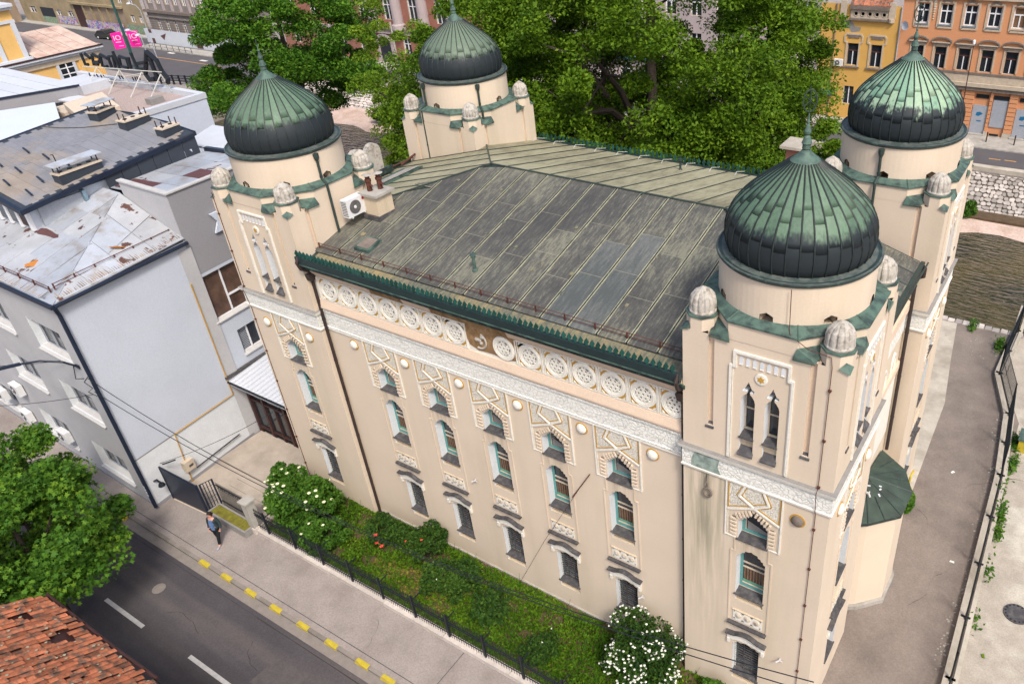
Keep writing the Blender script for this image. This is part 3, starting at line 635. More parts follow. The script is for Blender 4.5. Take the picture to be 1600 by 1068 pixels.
for sx in (-1, 1):
    fr.box((sx * .66 - .025, -.025, 4.18), (sx * .66 + .025, -.002, 7.42)); fr.box((sx * .60 - .06, -.025, 7.42), (sx * .60 + .085, -.002, 7.46)); fr.box((sx * .545 - .02, -.025, 7.46), (sx * .545 + .02, -.002, 7.98))
WM['bayframe'] = fr.mesh('bay_frame', ['stucco'])
def bay(par, loc, rz, low=True, green=True):
    for nm, k in (('window_head', 'head'), ('roundel_panel', 'roundels'), ('ledge', 'ledge'), ('bay_frame', 'bayframe')): put(nm, WM[k], par, loc, rz)
    put('window_hood', WM['hood'], par, loc, rz)
    for k in (1, 2, 3):
        w = put('window', WM['f%d' % k], par, loc, rz); put('pane', WM['g%d' % k], w); put('sill', WM['s%d' % k], w)
        if k == 2: put('apron', WM['a2'], w)
        if k == 3: put('apron', WM['a3'], w); put('grille', WM['bars'], w)
# --- street facade
H = []
for c in BAYX: H += [w1hole(c), w2hole(c), w3hole(c)]
wp = wallpanel([(-15.8, 0), (.1, 0), (.1, 12.9), (-15.8, 12.9)], H, D + .12)
wp.build('front_wall', ['stucco', 'reveal'], SY)
boxo('dark_interior', (-19.6, D + .15, .2), (3.6, D + .2, 12.6), 'glass', SY)
for c in BAYX: bay(SY, (c, 0, 0), 0)
boxo('plinth', (-15.75, -.07, 0), (-.02, -.002, .30), 'conc', SY)
for i, x in enumerate([-14.37, -11.68, -9.03, -6.40, -3.78, -1.14]):
    q = MB().lathe([(.23, 0), (.23, .02), (.185, .021)], 20, mi=1).lathe([(.185, .02), (.17, .07), (.10, .11), (.02, .125)], 20, mi=0)
    q.v = [(a, -c2, b) for a, b, c2 in q.v]; q.build('wall_boss', ['white', 'gold'], SY, (x, 0, 9.79))
# bands, frieze
def moulding(par, x0, x1, prof, m, name, y=0, rz=0, loc=(0, 0, 0)):
    q = MB(); n = len(prof); a = [(x0, y - o, z) for o, z in prof]; q.prism(a, (x1 - x0, 0, 0)); return q.build(name, m, par, loc, rz)
moulding(SY, -15.8, .05, [(.002, 10.22), (.05, 10.24), (.06, 10.30), (.03, 10.32), (.03, 10.95), (.07, 10.98), (.07, 11.06), (.002, 11.08)], 'whiteband', 'ornament_band')
moulding(SY, -15.8, .05, [(.002, 11.08), (.08, 11.09), (.08, 11.15), (.13, 11.18), (.13, 11.24), (.06, 11.52), (.002, 11.54)], 'cornice', 'cornice_moulding')
moulding(SY, -15.8, .05, [(.002, 10.14), (.05, 10.16), (.05, 10.21), (.002, 10.22)], 'white', 'band_edge')
# frieze ground: bare render where plaster fell
fg = MB().box((-15.8, -.02, 11.54), (.05, -.002, 12.56)); fg.build('frieze_ground', 'white', SY)
dm = MB()
edge = [(-11.0, 12.56), (-10.6, 12.36), (-9.9, 12.5), (-9.3, 12.35), (-8.4, 12.45), (-8.25, 12.1), (-8.1, 11.75), (-7.75, 11.62), (-7.1, 11.66), (-6.6, 11.57), (-6.1, 11.7), (-5.98, 12.0), (-6.05, 12.3), (-5.6, 12.42), (-5.4, 12.56)]
dm.prism([(x, -.021, z) for x, z in edge], (0, -.012, 0)); dm.build('bare_patch', 'damage', SY)
ringp = []
rg = MB().lathe([(.45, 0), (.45, .03), (.42, .045), (.395, .03), (.375, .045), (.345, .045), (.34, .01)], 28, mi=0, cap=False)
for hx in range(-3, 4):
    for hy in range(-3, 4):
        cx, cy = (hx + .5 * hy) * .155, hy * .134
        if math.hypot(cx, cy) > .30: continue
        o = len(rg.v)
        for rr, zz in ((.091, .03), (.044, .03), (.044, .004)):
            rg.v += [(cx + rr * cos(PI / 6 + k * PI / 3), cy + rr * sin(PI / 6 + k * PI / 3), zz) for k in range(6)]
        for k in range(6):
            k2 = (k + 1) % 6; rg.f += [(o + k, o + k2, o + 6 + k2, o + 6 + k), (o + 6 + k, o + 6 + k2, o + 12 + k2, o + 12 + k)]; rg.m += [0, 0]
rg.lathe([(.365, .004), (.01, .004)], 24, mi=1); rg.lathe([(.36, .02), (.305, .024), (.27, .018)], 24, mi=0, cap=False)  # backing disc: shade seen through the holes is put into its colour
rg.v = [(a, -c2, b) for a, b, c2 in rg.v]; ROS = rg.mesh('rosette', ['white', 'shadowbrown'])
cr = MB()
for s1 in (-1, 1):
    cr.box((s1 * .51 - .055, -.045, -.47), (s1 * .51 - .02, 0, .47), 0); cr.box((s1 * .46 - .025, -.03, -.47), (s1 * .46 + .0, 0, .47), 0)
    for s2 in (-1, 1):
        cr.prism([(s1 * .44, 0, s2 * .46), (s1 * .44, 0, s2 * .16), (s1 * .15, 0, s2 * .46)], (0, -.012, 0), 1)
        cr.prism([(s1 * .405, 0, s2 * .43), (s1 * .405, 0, s2 * .34), (s1 * .31, 0, s2 * .43)], (0, -.04, 0), 0)
    cr.box((-.5, -.035, s1 * .475 - .02), (.5, 0, s1 * .475 + .02), 0)
SPA = cr.mesh('spandrel', ['white', 'gold'])
for k in range(15):
    x = -14.96 + 1.045 * k
    if k == 7:      # the broken one
        q = MB()
        for j in range(6): q.lathe([(.07, 0), (.06, .05), (.01, .07)], 6, (U(-.15, .2), U(-.1, .2), 0))
        q.tube([(.30 * cos(a), .30 * sin(a), .02) for a in np.linspace(-1.9, 1.2, 12)], .035, 5); q.v = [(a, -c2, b) for a, b, c2 in q.v]
        o = q.build('broken_rosette', 'cap', SY, (x, -.03, 12.05)); o['label'] = 'crumbled rosette with half its ring lost'; continue
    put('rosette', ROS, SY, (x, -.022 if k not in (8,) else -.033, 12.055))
    if k not in (8,): put('spandrel', SPA, SY, (x, -.021, 12.055))
moulding(SY, -15.8, -12.6, [(.002, 12.56), (.05, 12.57), (.10, 12.68), (.22, 12.95), (.36, 13.18), (.002, 13.2)], 'cornice', 'eaves_cornice')
moulding(SY, -10.95, -9.7, [(.002, 12.56), (.05, 12.57), (.10, 12.68), (.22, 12.95), (.36, 13.18), (.002, 13.2)], 'cornice', 'eaves_cornice')
moulding(SY, -6.35, .05, [(.002, 12.56), (.05, 12.57), (.10, 12.68), (.22, 12.95), (.36, 13.18), (.002, 13.2)], 'cornice', 'eaves_cornice')
moulding(SY, -12.59, -6.36, [(.002, 12.50), (.03, 12.57), (.05, 12.68), (.14, 12.95), (.25, 13.18), (.002, 13.2)], 'damage', 'bare_cornice')
q = MB().prism([(-8.3, -.12, 12.78), (-7.2, -.14, 12.84), (-6.9, -.28, 13.15), (-8.9, -.28, 13.15)], (0, .05, 0)); q.build('cornice_scrap', 'cornice', SY)
# side, back and end walls
for nm, a, b in (('side_wall', (3.6, 4.1, 0), (3.85, 10.0, 12.9)), ('end_wall', (-20.0, 4.1, 0), (-19.75, 10.0, 12.9)), ('back_wall', (-15.9, 13.9, 0), (.2, 14.2, 12.9))): boxo(nm, a, b, 'stucco', SY)
sb = MB(); sb.box((3.85, 4.2, 10.22), (3.88, 9.85, 11.05)); sb.build('ornament_band', 'whiteband', SY)
for z0, z1 in ((12.60, 12.9), (11.1, 11.5), (8.6, 8.9)): boxo('side_moulding', (3.851, 4.2, z0), (3.95, 9.85, z1), 'cornice', SY)
boxo('side_panel', (3.851, 4.4, 11.6), (3.875, 9.7, 12.5), 'whiteband', SY)
boxo('side_panel', (3.851, 4.5, 5.6), (3.875, 9.6, 8.3), 'white', SY)
for y in (5.2, 6.4, 7.6, 8.8): MB().tube([(3.86, y - .25, 8.2), (3.86, y - .25, 9.4), (3.86, y - .15, 9.65), (3.86, y, 9.75), (3.86, y + .15, 9.65), (3.86, y + .25, 9.4), (3.86, y + .25, 8.2)], .05, 6).build('blind_arch', 'white', SY)

# --- towers
TX = {'sw': -20.22, 'se': .08, 'nw': -20.24, 'ne': .08}; TY = {'sw': -.3, 'se': -.3, 'nw': 9.92, 'ne': 9.92}
TW, TD = 4.44, 4.46
def twinhole(c, z0=11.42):
    L = [(c - .20, 11.92), (c - .20, 13.18), (c - .17, 13.30), (c - .10, 13.40), (c - .05, 13.45), (c - .05, 13.52), (c - .15, 13.50), (c - .17, 13.58), (c - .10, 13.62), (c - .06, 13.70), (c, 13.85)]
    return L + [(2 * c - x, z) for x, z in L[:-1]][::-1]
def lowhole(c): return [(c - .20, 11.40), (c + .20, 11.40), (c + .20, 11.88), (c - .20, 11.88)]
tf = MB()     # glazing of the slim twin windows
tf.box((-.20, D - .04, 11.99), (-.165, D + .02, 13.6), 1).box((.165, D - .04, 11.99), (.20, D + .02, 13.6), 1).box((-.17, D - .04, 11.99), (.17, D + .02, 12.05), 1).box((-.17, D - .03, 12.72), (.17, D + .01, 12.76), 1)
WM['tf'] = tf.mesh('frame', ['white', 'cream'])
WM['tg'] = MB().box((-.17, D, 12.0), (.17, D + .02, 13.6)).box((-.2, .2, 13.6), (.2, .22, 13.95), 1).mesh('pane', ['glass', 'stucco_old'])
WM['ts'] = MB().prism([(-.19, D - .05, 12.0), (-.22, -.05, 11.96), (.22, -.05, 11.96), (.19, D - .05, 12.0)], (0, 0, -.035)).mesh('sill', ['slate'])
WM['tl'] = MB().prism([(-.20, .16, 11.62), (-.23, -.09, 11.38), (.23, -.09, 11.38), (.20, .16, 11.62)], (0, 0, -.04)).box((-.199, .12, 11.41), (.199, .18, 11.87), 1).mesh('lower_sill', ['slate', 'stucco_old'])
sf = MB()     # stepped white frame with niche row
pl = [(-.85, 11.12), (-.85, 14.26), (-.75, 14.26), (-.75, 14.71), (.75, 14.71), (.75, 14.26), (.85, 14.26), (.85, 11.12)]
band(sf, pl, .07, .055, 0); band(sf, [(x * .93, z - .05 if z > 14 else z) for x, z in pl], .02, .03, 0)
for k in range(7):
    c = -.57 + .19 * k; lp = [(c - .055, 14.36), (c - .055, 14.52), (c - .035, 14.58), (c, 14.60), (c + .035, 14.58), (c + .055, 14.52), (c + .055, 14.36)]
    sf.prism([(x, -.002, z) for x, z in lp], (0, -.012, 0), 1); sf.prism([(c - .055, -.002, 14.34), (c + .055, -.002, 14.34), (c + .055, -.002, 14.355), (c - .055, -.002, 14.355)], (0, -.03, 0), 0)
WM['stepframe'] = sf.mesh('stepped_frame', ['white', 'reveal'])
st = MB().lathe([(.17, 0), (.17, .035), (.15, .04), (.01, .04)], 22, mi=0); st.v = [(a, -c2, b) for a, b, c2 in st.v]
for s in (0, 1): st.prism([(.115 * cos(PI / 2 + s * PI + k * 2 * PI / 3), -.041, .115 * sin(PI / 2 + s * PI + k * 2 * PI / 3)) for k in range(3)], (0, -.010 - .002 * s, 0), 1)
WM['star'] = st.mesh('star_medallion', ['white', 'gold'])
TB = [(-.002, 10.18), (.05, 10.20), (.06, 10.27), (.03, 10.30), (.03, 10.86), (.10, 10.92), (.13, 11.05), (-.002, 11.06)]
OCT = [22.5 + 45 * k for k in range(8)]
def tower(key, front, right):
    x0, y0 = TX[key], TY[key]; cx, cy = x0 + TW / 2, y0 + TD / 2
    def face(nm, w, rz, loc, on):
        c = w / 2 + .05
        holes = [[(.76, 12.0), (.93, 12.0), (.93, 15.0), (.76, 15.0)], [(w - .93, 12.0), (w - .76, 12.0), (w - .76, 15.0), (w - .93, 15.0)]]
        if on: holes += [w1hole(c), w2hole(c), w3hole(c), twinhole(c - .34), twinhole(c + .34), lowhole(c - .34), lowhole(c + .34)]
        mb = MB(); 
        wallpanel([(0, 0), (w, 0), (w, 15.0), (0, 15.0)], holes, D + .12, mb=mb, mirs=[0, 0] + [1] * 9)
        mb.box((.7, .10, 11.9), (.98, .14, 15.0), 2).box((w - .98, .10, 11.9), (w - .70, .14, 15.0), 2)
        mb.build(nm, ['stucco', 'reveal', 'cornice'], SY, loc, rz)
        if on:
            p = (loc[0] + c * cos(rz), loc[1] + c * sin(rz), 0); bay(SY, p, rz)
            put('stepped_frame', WM['stepframe'], SY, p, rz); put('star_medallion', WM['star'], SY, (p[0], p[1], 14.05), rz)
            for s in (-.34, .34):
                pp = (p[0] + s * cos(rz), p[1] + s * sin(rz), 0)
                w_ = put('slim_window', WM['tf'], SY, pp, rz); put('pane', WM['tg'], w_); put('sill', WM['ts'], w_); put('lower_sill', WM['tl'], w_)
            for s in ((-1.3, 1.3) if not (key == 'se' and rz == 0) else (1.3,)):
                q = MB().lathe([(.23, 0), (.23, .02), (.185, .021)], 20, mi=1).lathe([(.185, .02), (.17, .07), (.10, .11), (.02, .125)], 20, mi=0)
                q.v = [(a, -c2, b) for a, b, c2 in q.v]; q.build('wall_boss' if not (key == 'se' and rz == 0) else 'damaged_boss', ['white', 'gold'] if not (key == 'se' and rz == 0) else ['trimdark', 'gold'], SY, (p[0] + s * cos(rz), p[1] + s * sin(rz), 9.62), rz)
        if on or True:
            for u in (.70, w - .98): MB().prism([(u, .1, 12.06), (u, -.03, 11.95), (u + .26, -.03, 11.95), (u + .26, .1, 12.06)], (0, 0, -.05)).build('groove_sill', 'slate', SY, loc, rz)
    face('tower_front', TW, 0, (x0, y0, 0), front); face('tower_side', TD, PI / 2, (x0 + TW, y0, 0), right)
    q = MB().box((x0 + .01, y0 + .48, 0), (x0 + .2, y0 + TD - .01, 15.0)).box((x0 + .2, y0 + TD - .2, 0), (x0 + TW - .01, y0 + TD - .01, 15.0)); q.build('tower_wall', 'stucco', SY)
    q = MB()      # ornament band round the shaft
    o1 = [(x0 - o, y0 - o, z) for o, z in TB]; o2 = [(x0 + TW + o, y0 - o, z) for o, z in TB]; o3 = [(x0 + TW + o, y0 + TD + o, z) for o, z in TB]; o4 = [(x0 - o, y0 + TD + o, z) for o, z in TB]
    n = len(TB); q.v += o1 + o2 + o3 + o4
    for s in range(4):
        for i in range(n - 1):
            a = s * n; b = ((s + 1) % 4) * n; q.f.append((a + i, b + i, b + i + 1, a + i + 1)); q.m.append((1, 1, 1, 0, 1, 1, 2)[i])
    q.build('ornament_band', ['whiteband', 'white', 'greypatch'], SY)
    # corner posts with ribbed caps, copper wedges
    ox = MB()
    a8 = [math.radians(d) for d in OCT]; R8 = 2.219 / cos(PI / 8)
    ox.prism([(cx + R8 * cos(a), cy + R8 * sin(a), 15.0) for a in a8], (0, 0, .58)); ox.build('octagon_stage', 'stucco', SY)
    q = MB(); Ro = 2.27 / cos(PI / 8); Ri = 2.03; n = 64
    for j in range(64):
        a, b = 2 * PI * j / n, 2 * PI * (j + 1) / n
        def oc(t): 
            k = t % (PI / 4) - PI / 8; return 2.27 / cos(k)
        q.add([(cx + oc(a + PI / 8) * cos(a), cy + oc(a + PI / 8) * sin(a), 15.57), (cx + oc(b + PI / 8) * cos(b), cy + oc(b + PI / 8) * sin(b), 15.57), (cx + Ri * cos(b), cy + Ri * sin(b), 15.70), (cx + Ri * cos(a), cy + Ri * sin(a), 15.70),
               (cx + oc(a + PI / 8) * cos(a), cy + oc(a + PI / 8) * sin(a), 15.52), (cx + oc(b + PI / 8) * cos(b), cy + oc(b + PI / 8) * sin(b), 15.52)], [(0, 1, 2, 3), (0, 4, 5, 1)])
    for k in range(8):
        a = math.radians(22.5 + 45 * k); q.tube([(cx + Ro * cos(a), cy + Ro * sin(a), 15.585), (cx + 1.99 * cos(a), cy + 1.99 * sin(a), 15.715)], .018, 4)
    q.build('copper_ledge', 'verdigris', SY)
    posts = MB()
    for ix, sx in ((x0 + .40, 1), (x0 + TW - .40, -1)):
        for iy, sy in ((y0 + .40, 1), (y0 + TD - .40, -1)):
            lp = [(ix + .40 / cos(PI / 8) * cos(a), iy + .40 / cos(PI / 8) * sin(a), 15.0) for a in a8]
            p = MB().prism(lp, (0, 0, .38)); p.build('corner_post', 'stucco', SY)
            p = MB().prism([(ix + .43 / cos(PI / 8) * cos(a), iy + .43 / cos(PI / 8) * sin(a), 15.38) for a in a8], (0, 0, .04), 1)
            p.lathe([(.36, .42), (.375, .47), (.36, .52), (.36, .72), (.33, .86), (.24, .98), (.12, 1.06), (.03, 1.12)], 48, (ix, iy, 15.0), 0, rib=lambda a, z: 1 - .11 * (1 - abs(sin(6 * a))) ** 1.5 if z > .5 else 1)
            p.build('pinnacle_cap', ['cap', 'verdigris'], SY, smooth=False)
            # sloped copper covers over the square corner
            X = lambda u: ix - sx * .40 + sx * u; Y = lambda v: iy - sy * .40 + sy * v
            for sw in (0, 1):
                wd = MB()
                f = (lambda u, v, z: (X(u), Y(v), z)) if not sw else (lambda u, v, z: (X(v), Y(u), z))
                wd.add([f(1.38, -.07, 15.00), f(.80, -.07, 15.02), f(.70, .38, 15.10), f(.66, .64, 15.26), f(1.31, -.0, 15.26), f(.98, -.05, 15.12)], [(0, 5, 4), (0, 1, 5), (1, 2, 5), (5, 2, 3, 4)])
                wd.add([f(1.38, -.07, 15.00), f(.80, -.07, 15.0), f(.80, -.07, 14.96), f(1.38, -.07, 14.94)], [(0, 1, 2, 3)]); wd.build('copper_wedge', 'verdigris', SY)
            wd = MB()
            wd.add([(X(-.05), Y(-.05), 14.94), (X(.24), Y(-.05), 15.03), (X(.115), Y(.115), 15.16), (X(-.05), Y(.24), 15.03)], [(0, 1, 2), (0, 2, 3)])
            wd.build('copper_wedge', 'verdigris', SY)
    # drum with eight small arched openings
    q = MB(); n = 72; rows = [15.6, 15.84, 15.93, 16.78]; rd = 2.03
    for i in range(3):
        for j in range(n):
            hole = (j % 9) in (0, 8)
            if i == 0 and hole: continue
            a, b = 2 * PI * j / n, 2 * PI * (j + 1) / n; za, zb = rows[i], rows[i + 1]
            A, B, C_, D_ = [(cx + rd * cos(t), cy + rd * sin(t), z) for t, z in ((a, za), (b, za), (b, zb), (a, zb))]
            if i == 1 and hole: q.add([A, B, C_, D_], [(0, 2, 3)] if (j % 9) == 8 else [(1, 2, 3)]); continue
            q.add([A, B, C_, D_], [(0, 1, 2, 3)])
    q.build('drum', 'stucco', SY, smooth=True)
    q = MB().lathe([(1.62, 15.5), (1.62, 16.7)], 40, (cx, cy, 0)); q.build('drum_core', 'shadowbrown', SY)
    q = MB()
    for k in range(8):
        a = k * PI / 4
        for da in (-.0873, .0873): c_, s_ = cos(a + da), sin(a + da); q.add([(cx + 1.98 * c_, cy + 1.98 * s_, 15.62), (cx + 1.63 * c_, cy + 1.63 * s_, 15.62), (cx + 1.63 * c_, cy + 1.63 * s_, 15.92), (cx + 1.98 * c_, cy + 1.98 * s_, 15.92)], [(0, 1, 2, 3)])
    q.build('opening_reveal', 'stucco_old', SY)
    MB().lathe([(1.97, 16.72), (2.05, 16.74), (2.09, 16.79), (2.10, 16.87), (2.06, 16.88), (2.05, 16.84), (1.78, 16.91), (1.70, 16.91)], 72, (cx, cy, 0)).build('collar', 'collar', SY, smooth=False)
    MB().lathe([(2.098, 16.80), (2.112, 16.81), (2.112, 16.85), (2.098, 16.86)], 72, (cx, cy, 0)).build('collar_edge', 'darkcopper', SY)
    # the dome: separate copper sheets between standing seams
    prof = [(1.79, 0), (1.86, .22), (1.89, .45), (1.87, .68), (1.79, .92), (1.64, 1.18), (1.42, 1.43), (1.14, 1.68), (.83, 1.92), (.54, 2.13), (.34, 2.30)]
    def R_(z):
        for (r1, z1), (r2, z2) in zip(prof, prof[1:]):
            if z1 <= z <= z2: return r1 + (r2 - r1) * (z - z1) / (z2 - z1)
        return prof[-1][0]
    dome = MB().lathe([(r * .985, z) for r, z in prof], 60).build('dome', 'darkcopper', SY, (cx, cy, 16.88), smooth=True)
    NG = 36; dm_ = {'se': 'dome1', 'ne': 'dome2', 'sw': 'dome1', 'nw': 'dome3'}[key]; zs = [z for r, z in prof]; joined = MB(); ribs = MB()
    for gk in range(NG):
        a0, a1 = 2 * PI * (gk + .06) / NG, 2 * PI * (gk + .94) / NG
        cuts = [0, .66 + .07 * ((gk * 5) % 3), 1.42 + .13 * ((gk * 7) % 3 - 1), 2.30] if key in ('se', 'ne') else [0, .95 + .25 * (gk % 2), 2.30]
        for c0, c1 in zip(cuts, cuts[1:]):
            zz = [c0] + [z for z in zs if c0 + .05 < z < c1 - .05] + [c1]; pm = MB() if key != 'nw' else joined; o = len(pm.v)
            for i, z in enumerate(zz):
                e = .012 if i == len(zz) - 1 and c1 < 2.2 else (.019 if i == 0 else .016)
                rr = R_(z) + e; pm.v += [(rr * cos(a0), rr * sin(a0), z), (rr * 1.004 * cos((a0 + a1) / 2), rr * 1.004 * sin((a0 + a1) / 2), z), (rr * cos(a1), rr * sin(a1), z)]
            pm.v += [(R_(c0) * .99 * cos(a), R_(c0) * .99 * sin(a), c0 - .004) for a in (a0, (a0 + a1) / 2, a1)]; e = len(pm.v) - 3
            pm.f += [(o, e, e + 1, o + 1), (o + 1, e + 1, e + 2, o + 2)]; pm.m += [0, 0]
            for i in range(len(zz) - 1):
                for t in (0, 1): pm.f.append((o + 3 * i + t, o + 3 * i + t + 1, o + 3 * i + 4 + t, o + 3 * i + 3 + t)); pm.m.append(0)
            if key != 'nw': pm.build('copper_sheet', dm_, dome, smooth=True)
        a = 2 * PI * gk / NG
        ribs.tube([((R_(z) + .022) * cos(a), (R_(z) + .022) * sin(a), z) for z in np.linspace(0, 2.29, 13)], .025, 4)
    if key == 'nw': stuff(joined.build('copper_sheet', dm_, dome, smooth=True))
    ribs.build('standing_seam', 'seam', dome)
    MB().lathe([(.42, 2.24), (.36, 2.30), (.15, 2.48), (.09, 2.56)], 24).build('dome_cap', 'verdigris', dome, smooth=True)
    f = MB().lathe([(.075, 2.54), (.11, 2.58), (.10, 2.68), (.13, 2.71), (.08, 2.86), (.045, 2.90), (.075, 2.95), (.085, 3.00), (.04, 3.14), (.025, 3.18), (.04, 3.22), (.018, 3.3), (.018, 3.42)], 14)
    f.build('finial', 'verdigris', dome)
    if key in ('se', 'ne'):
        f = MB().tube([(.16 * cos(a), 0, 3.72 + .26 * sin(a)) for a in np.linspace(0, 2 * PI, 25)], .018, 5)
        for t in range(6): a = t * PI / 3 + .5; f.tube([(0, 0, 3.72), (.15 * cos(a), 0, 3.72 + .25 * sin(a))], .012, 4)
        f.tube([(0, 0, 3.40), (0, 0, 4.06)], .012, 4); f.build('finial_wheel', 'pipe_green', dome, rz=.6)
    else:
        MB().tube([(0, 0, 3.4), (0, 0, 3.62)], .018, 5).build('finial_spike', 'pipe_green', dome)
tower('sw', True, False); tower('se', True, True); tower('nw', False, False); tower('ne', False, True)

def pipe(par, pts, r, m, name='downpipe', n=8):
    q = MB().tube(pts, r, n, 0)
    z = pts[0][2] - .9
    while z > pts[-1][2] + .4:
        # bracket
        for a, b in zip(pts, pts[1:]):
            if b[2] <= z <= a[2] and a[2] - b[2] > .5:
                t = (a[2] - z) / (a[2] - b[2]); x, y = a[0] + (b[0] - a[0]) * t, a[1] + (b[1] - a[1]) * t
                q.lathe([(r + .012, 0), (r + .012, .035)], 8, (x, y, z), 0)
        z -= 1.95
    return q.build(name, m, par)
for x in (-15.66, -.01):
    pipe(SY, [(x + .0, -.42, 13.5), (x, -.55, 13.3), (x, -.45, 13.0), (x, -.16, 12.8), (x, -.12, 12.5), (x, -.12, .1)], .062, 'pipe')
    MB().prism([(x - .13, -.26, 12.42), (x + .13, -.26, 12.42), (x + .17, -.30, 12.68), (x - .17, -.30, 12.68)], (0, .24, 0)).build('rainwater_head', 'pipe', SY)
pipe(SY, [(4.05, 9.75, 13.0), (4.25, 9.6, 12.9), (4.25, 9.6, 12.6), (4.0, 9.7, 12.4), (4.0, 9.7, 4.6)], .07, 'pipe')
for tx, ty, zb in ((-15.44, 1.55, 13.55), (2.15, 9.8, 13.3), (-18.9, 9.8, 13.1), (-15.5, 10.6, 14.1)):
    cx_, cy_ = ((-20.22 if tx < -10 else .08) + TW / 2), ((-.3 if ty < 5 else 9.92) + TD / 2)
    dx, dy = tx - cx_, ty - cy_; L_ = math.hypot(dx, dy); ax, ay = cx_ + dx / L_ * 2.1, cy_ + dy / L_ * 2.1; bx, by = cx_ + dx / L_ * 2.36, cy_ + dy / L_ * 2.36
    pipe(SY, [(ax, ay, 16.72), (ax, ay, 15.75), (bx, by, 15.6), (bx, by, zb)], .05, 'pipe_green')
    MB().lathe([(.05, 16.42), (.10, 16.55), (.11, 16.7)], 8, (ax, ay, 0)).build('rainwater_head', 'pipe_green', SY)
# lightning conductor down the near tower
lc = MB().tube([(2.9, -.12, 16.75), (2.93, -.14, 15.72), (3.0, -.28, 15.6), (3.5, -.33, 15.35), (4.08, -.33, 15.3), (4.12, -.335, 15.0), (4.12, -.335, 11.1), (4.12, -.48, 11.0), (4.12, -.36, 10.2), (4.13, -.335, 10.1), (4.14, -.335, 0)], .011, 5)
for k in range(9): lc.box((4.09, -.36, 14.3 - k * 1.6), (4.17, -.29, 14.35 - k * 1.6))
lc.build('lightning_conductor', 'rust', SY)
lc = MB().tube([(-20.05, -.33, 15.2), (-20.05, -.33, 11.2), (-20.05, -.42, 11.0), (-20.05, -.33, 10.1), (-20.05, -.33, .1)], .013, 5)
for k in range(9): lc.box((-20.09, -.36, 14.3 - k * 1.6), (-20.01, -.29, 14.35 - k * 1.6))
lc.build('lightning_conductor', 'rust', SY)
# security lamps and cameras on the walls
for (x, y, z, rz) in ((3.55, -.32, 3.35, 0), (-9.1, -.02, 5.15, 0), (-1.72, -.05, 2.9, 0), (4.55, 4.0, 7.4, PI / 2)):
    q = MB().box((-.03, -.10, -.02), (.03, 0, .02)).tube([(0, -.08, 0), (-.10, -.16, -.05)], .032, 7).tube([(0, -.08, 0), (.09, -.08, 0), (.09, -.08, -.06)], .02, 5); q.build('wall_camera', 'palesill', SY, (x, y, z), rz)
# hook on the near tower and anchor wire on the facade
MB().tube([(.9, -.34, 10.15), (.9, -.42, 9.9), (.9, -.36, 9.7)], .03, 5).tube([(.9 + .13 * cos(a), -.36, 9.45 + .17 * sin(a)) for a in np.linspace(0, 2 * PI, 14)], .035, 5).build('iron_ring', 'trimdark', SY)
q = MB().prism([(.35, -.345, 10.3), (1.3, -.345, 10.3), (1.2, -.345, 10.55), (1.25, -.345, 10.84), (.45, -.345, 10.84), (.38, -.345, 10.6)], (0, .01, 0)); q.build('stained_patch', 'greenstain', SY)
tag(MB().tube([(-7.6, -.15, .2), (-5.6, -.5, 4.1), (-4.0, -.25, 7.15), (-3.6, -.02, 7.9)], .008, 4).tube([(-4.25, -.29, 6.75), (-3.62, -.03, 7.86)], .022, 5).build('anchor_wire', 'rust'), 'thin slanting wire fixed beside the fifth window bay', 'wire')
# apse on the side
ap = [(3.9, 5.05), (4.50, 5.42), (5.32, 6.26), (5.36, 7.5), (4.9, 8.5), (3.9, 9.1)]; az = 4.72
MB().prism([(x, y, 0) for x, y in ap], (0, 0, az)).build('apse_wall', 'stucco', SY)
MB().prism([(x + (.10 if x > 4 else 0), y + (-.1 if y < 7 else .05), 0) for x, y in ap], (0, 0, .22)).build('apse_plinth', 'conc', SY)
apr = MB(); e = [(3.9, 4.85), (4.55, 5.24), (5.47, 6.18), (5.52, 7.55), (5.0, 8.62), (3.9, 9.35)]; tip = (3.87, 7.0, 5.35)
MB().prism([(x, y, az - .05) for x, y in e], (0, 0, .09)).build('apse_eaves', 'darkcopper', SY)
aroof = MB().prism([(x, y, az + .04) for x, y in e], (0, 0, .01)).build('apse_roof', 'darkcopper', SY)
for (a, b) in zip(e, e[1:]):
    MB().prism([(a[0], a[1], az + .06), (b[0], b[1], az + .06), tip], (0, 0, .015)).build('roof_sheet', 'verdi2', aroof)
sm = MB()
for k, a in enumerate(e[1:-1]): sm.tube([(a[0], a[1], az + .085), (tip[0], tip[1], tip[2] + .02)], .022, 4)
for (a, b) in zip(e[1:-1], e[2:]): mx = ((a[0] + b[0]) / 2, (a[1] + b[1]) / 2); sm.tube([(mx[0], mx[1], az + .08), (.5 * mx[0] + .5 * tip[0], .5 * mx[1] + .5 * tip[1], az + .07 + .32)], .018, 4)
sm.build('roof_seam', 'darkcopper', aroof)
for i, (x, y, z) in enumerate(((4.45, 6.9, 5.12), (4.5, 6.75, 5.1), (4.55, 6.5, 5.06), (4.1, 6.65, 5.2))):
    tag(MB().box((-.07, -.03, 0), (.07, .03, .02)).build('fallen_chip', 'whiteroof', loc=(x, y, z + .03), rz=i * 1.1), ['upper of the pale chips on the apse roof', 'pale chip in the middle of the apse roof', 'lowest pale chip on the apse roof, nearest its eaves', 'pale chip near the tip of the apse roof'][i], 'rubble', 'pale chips on the apse roof')

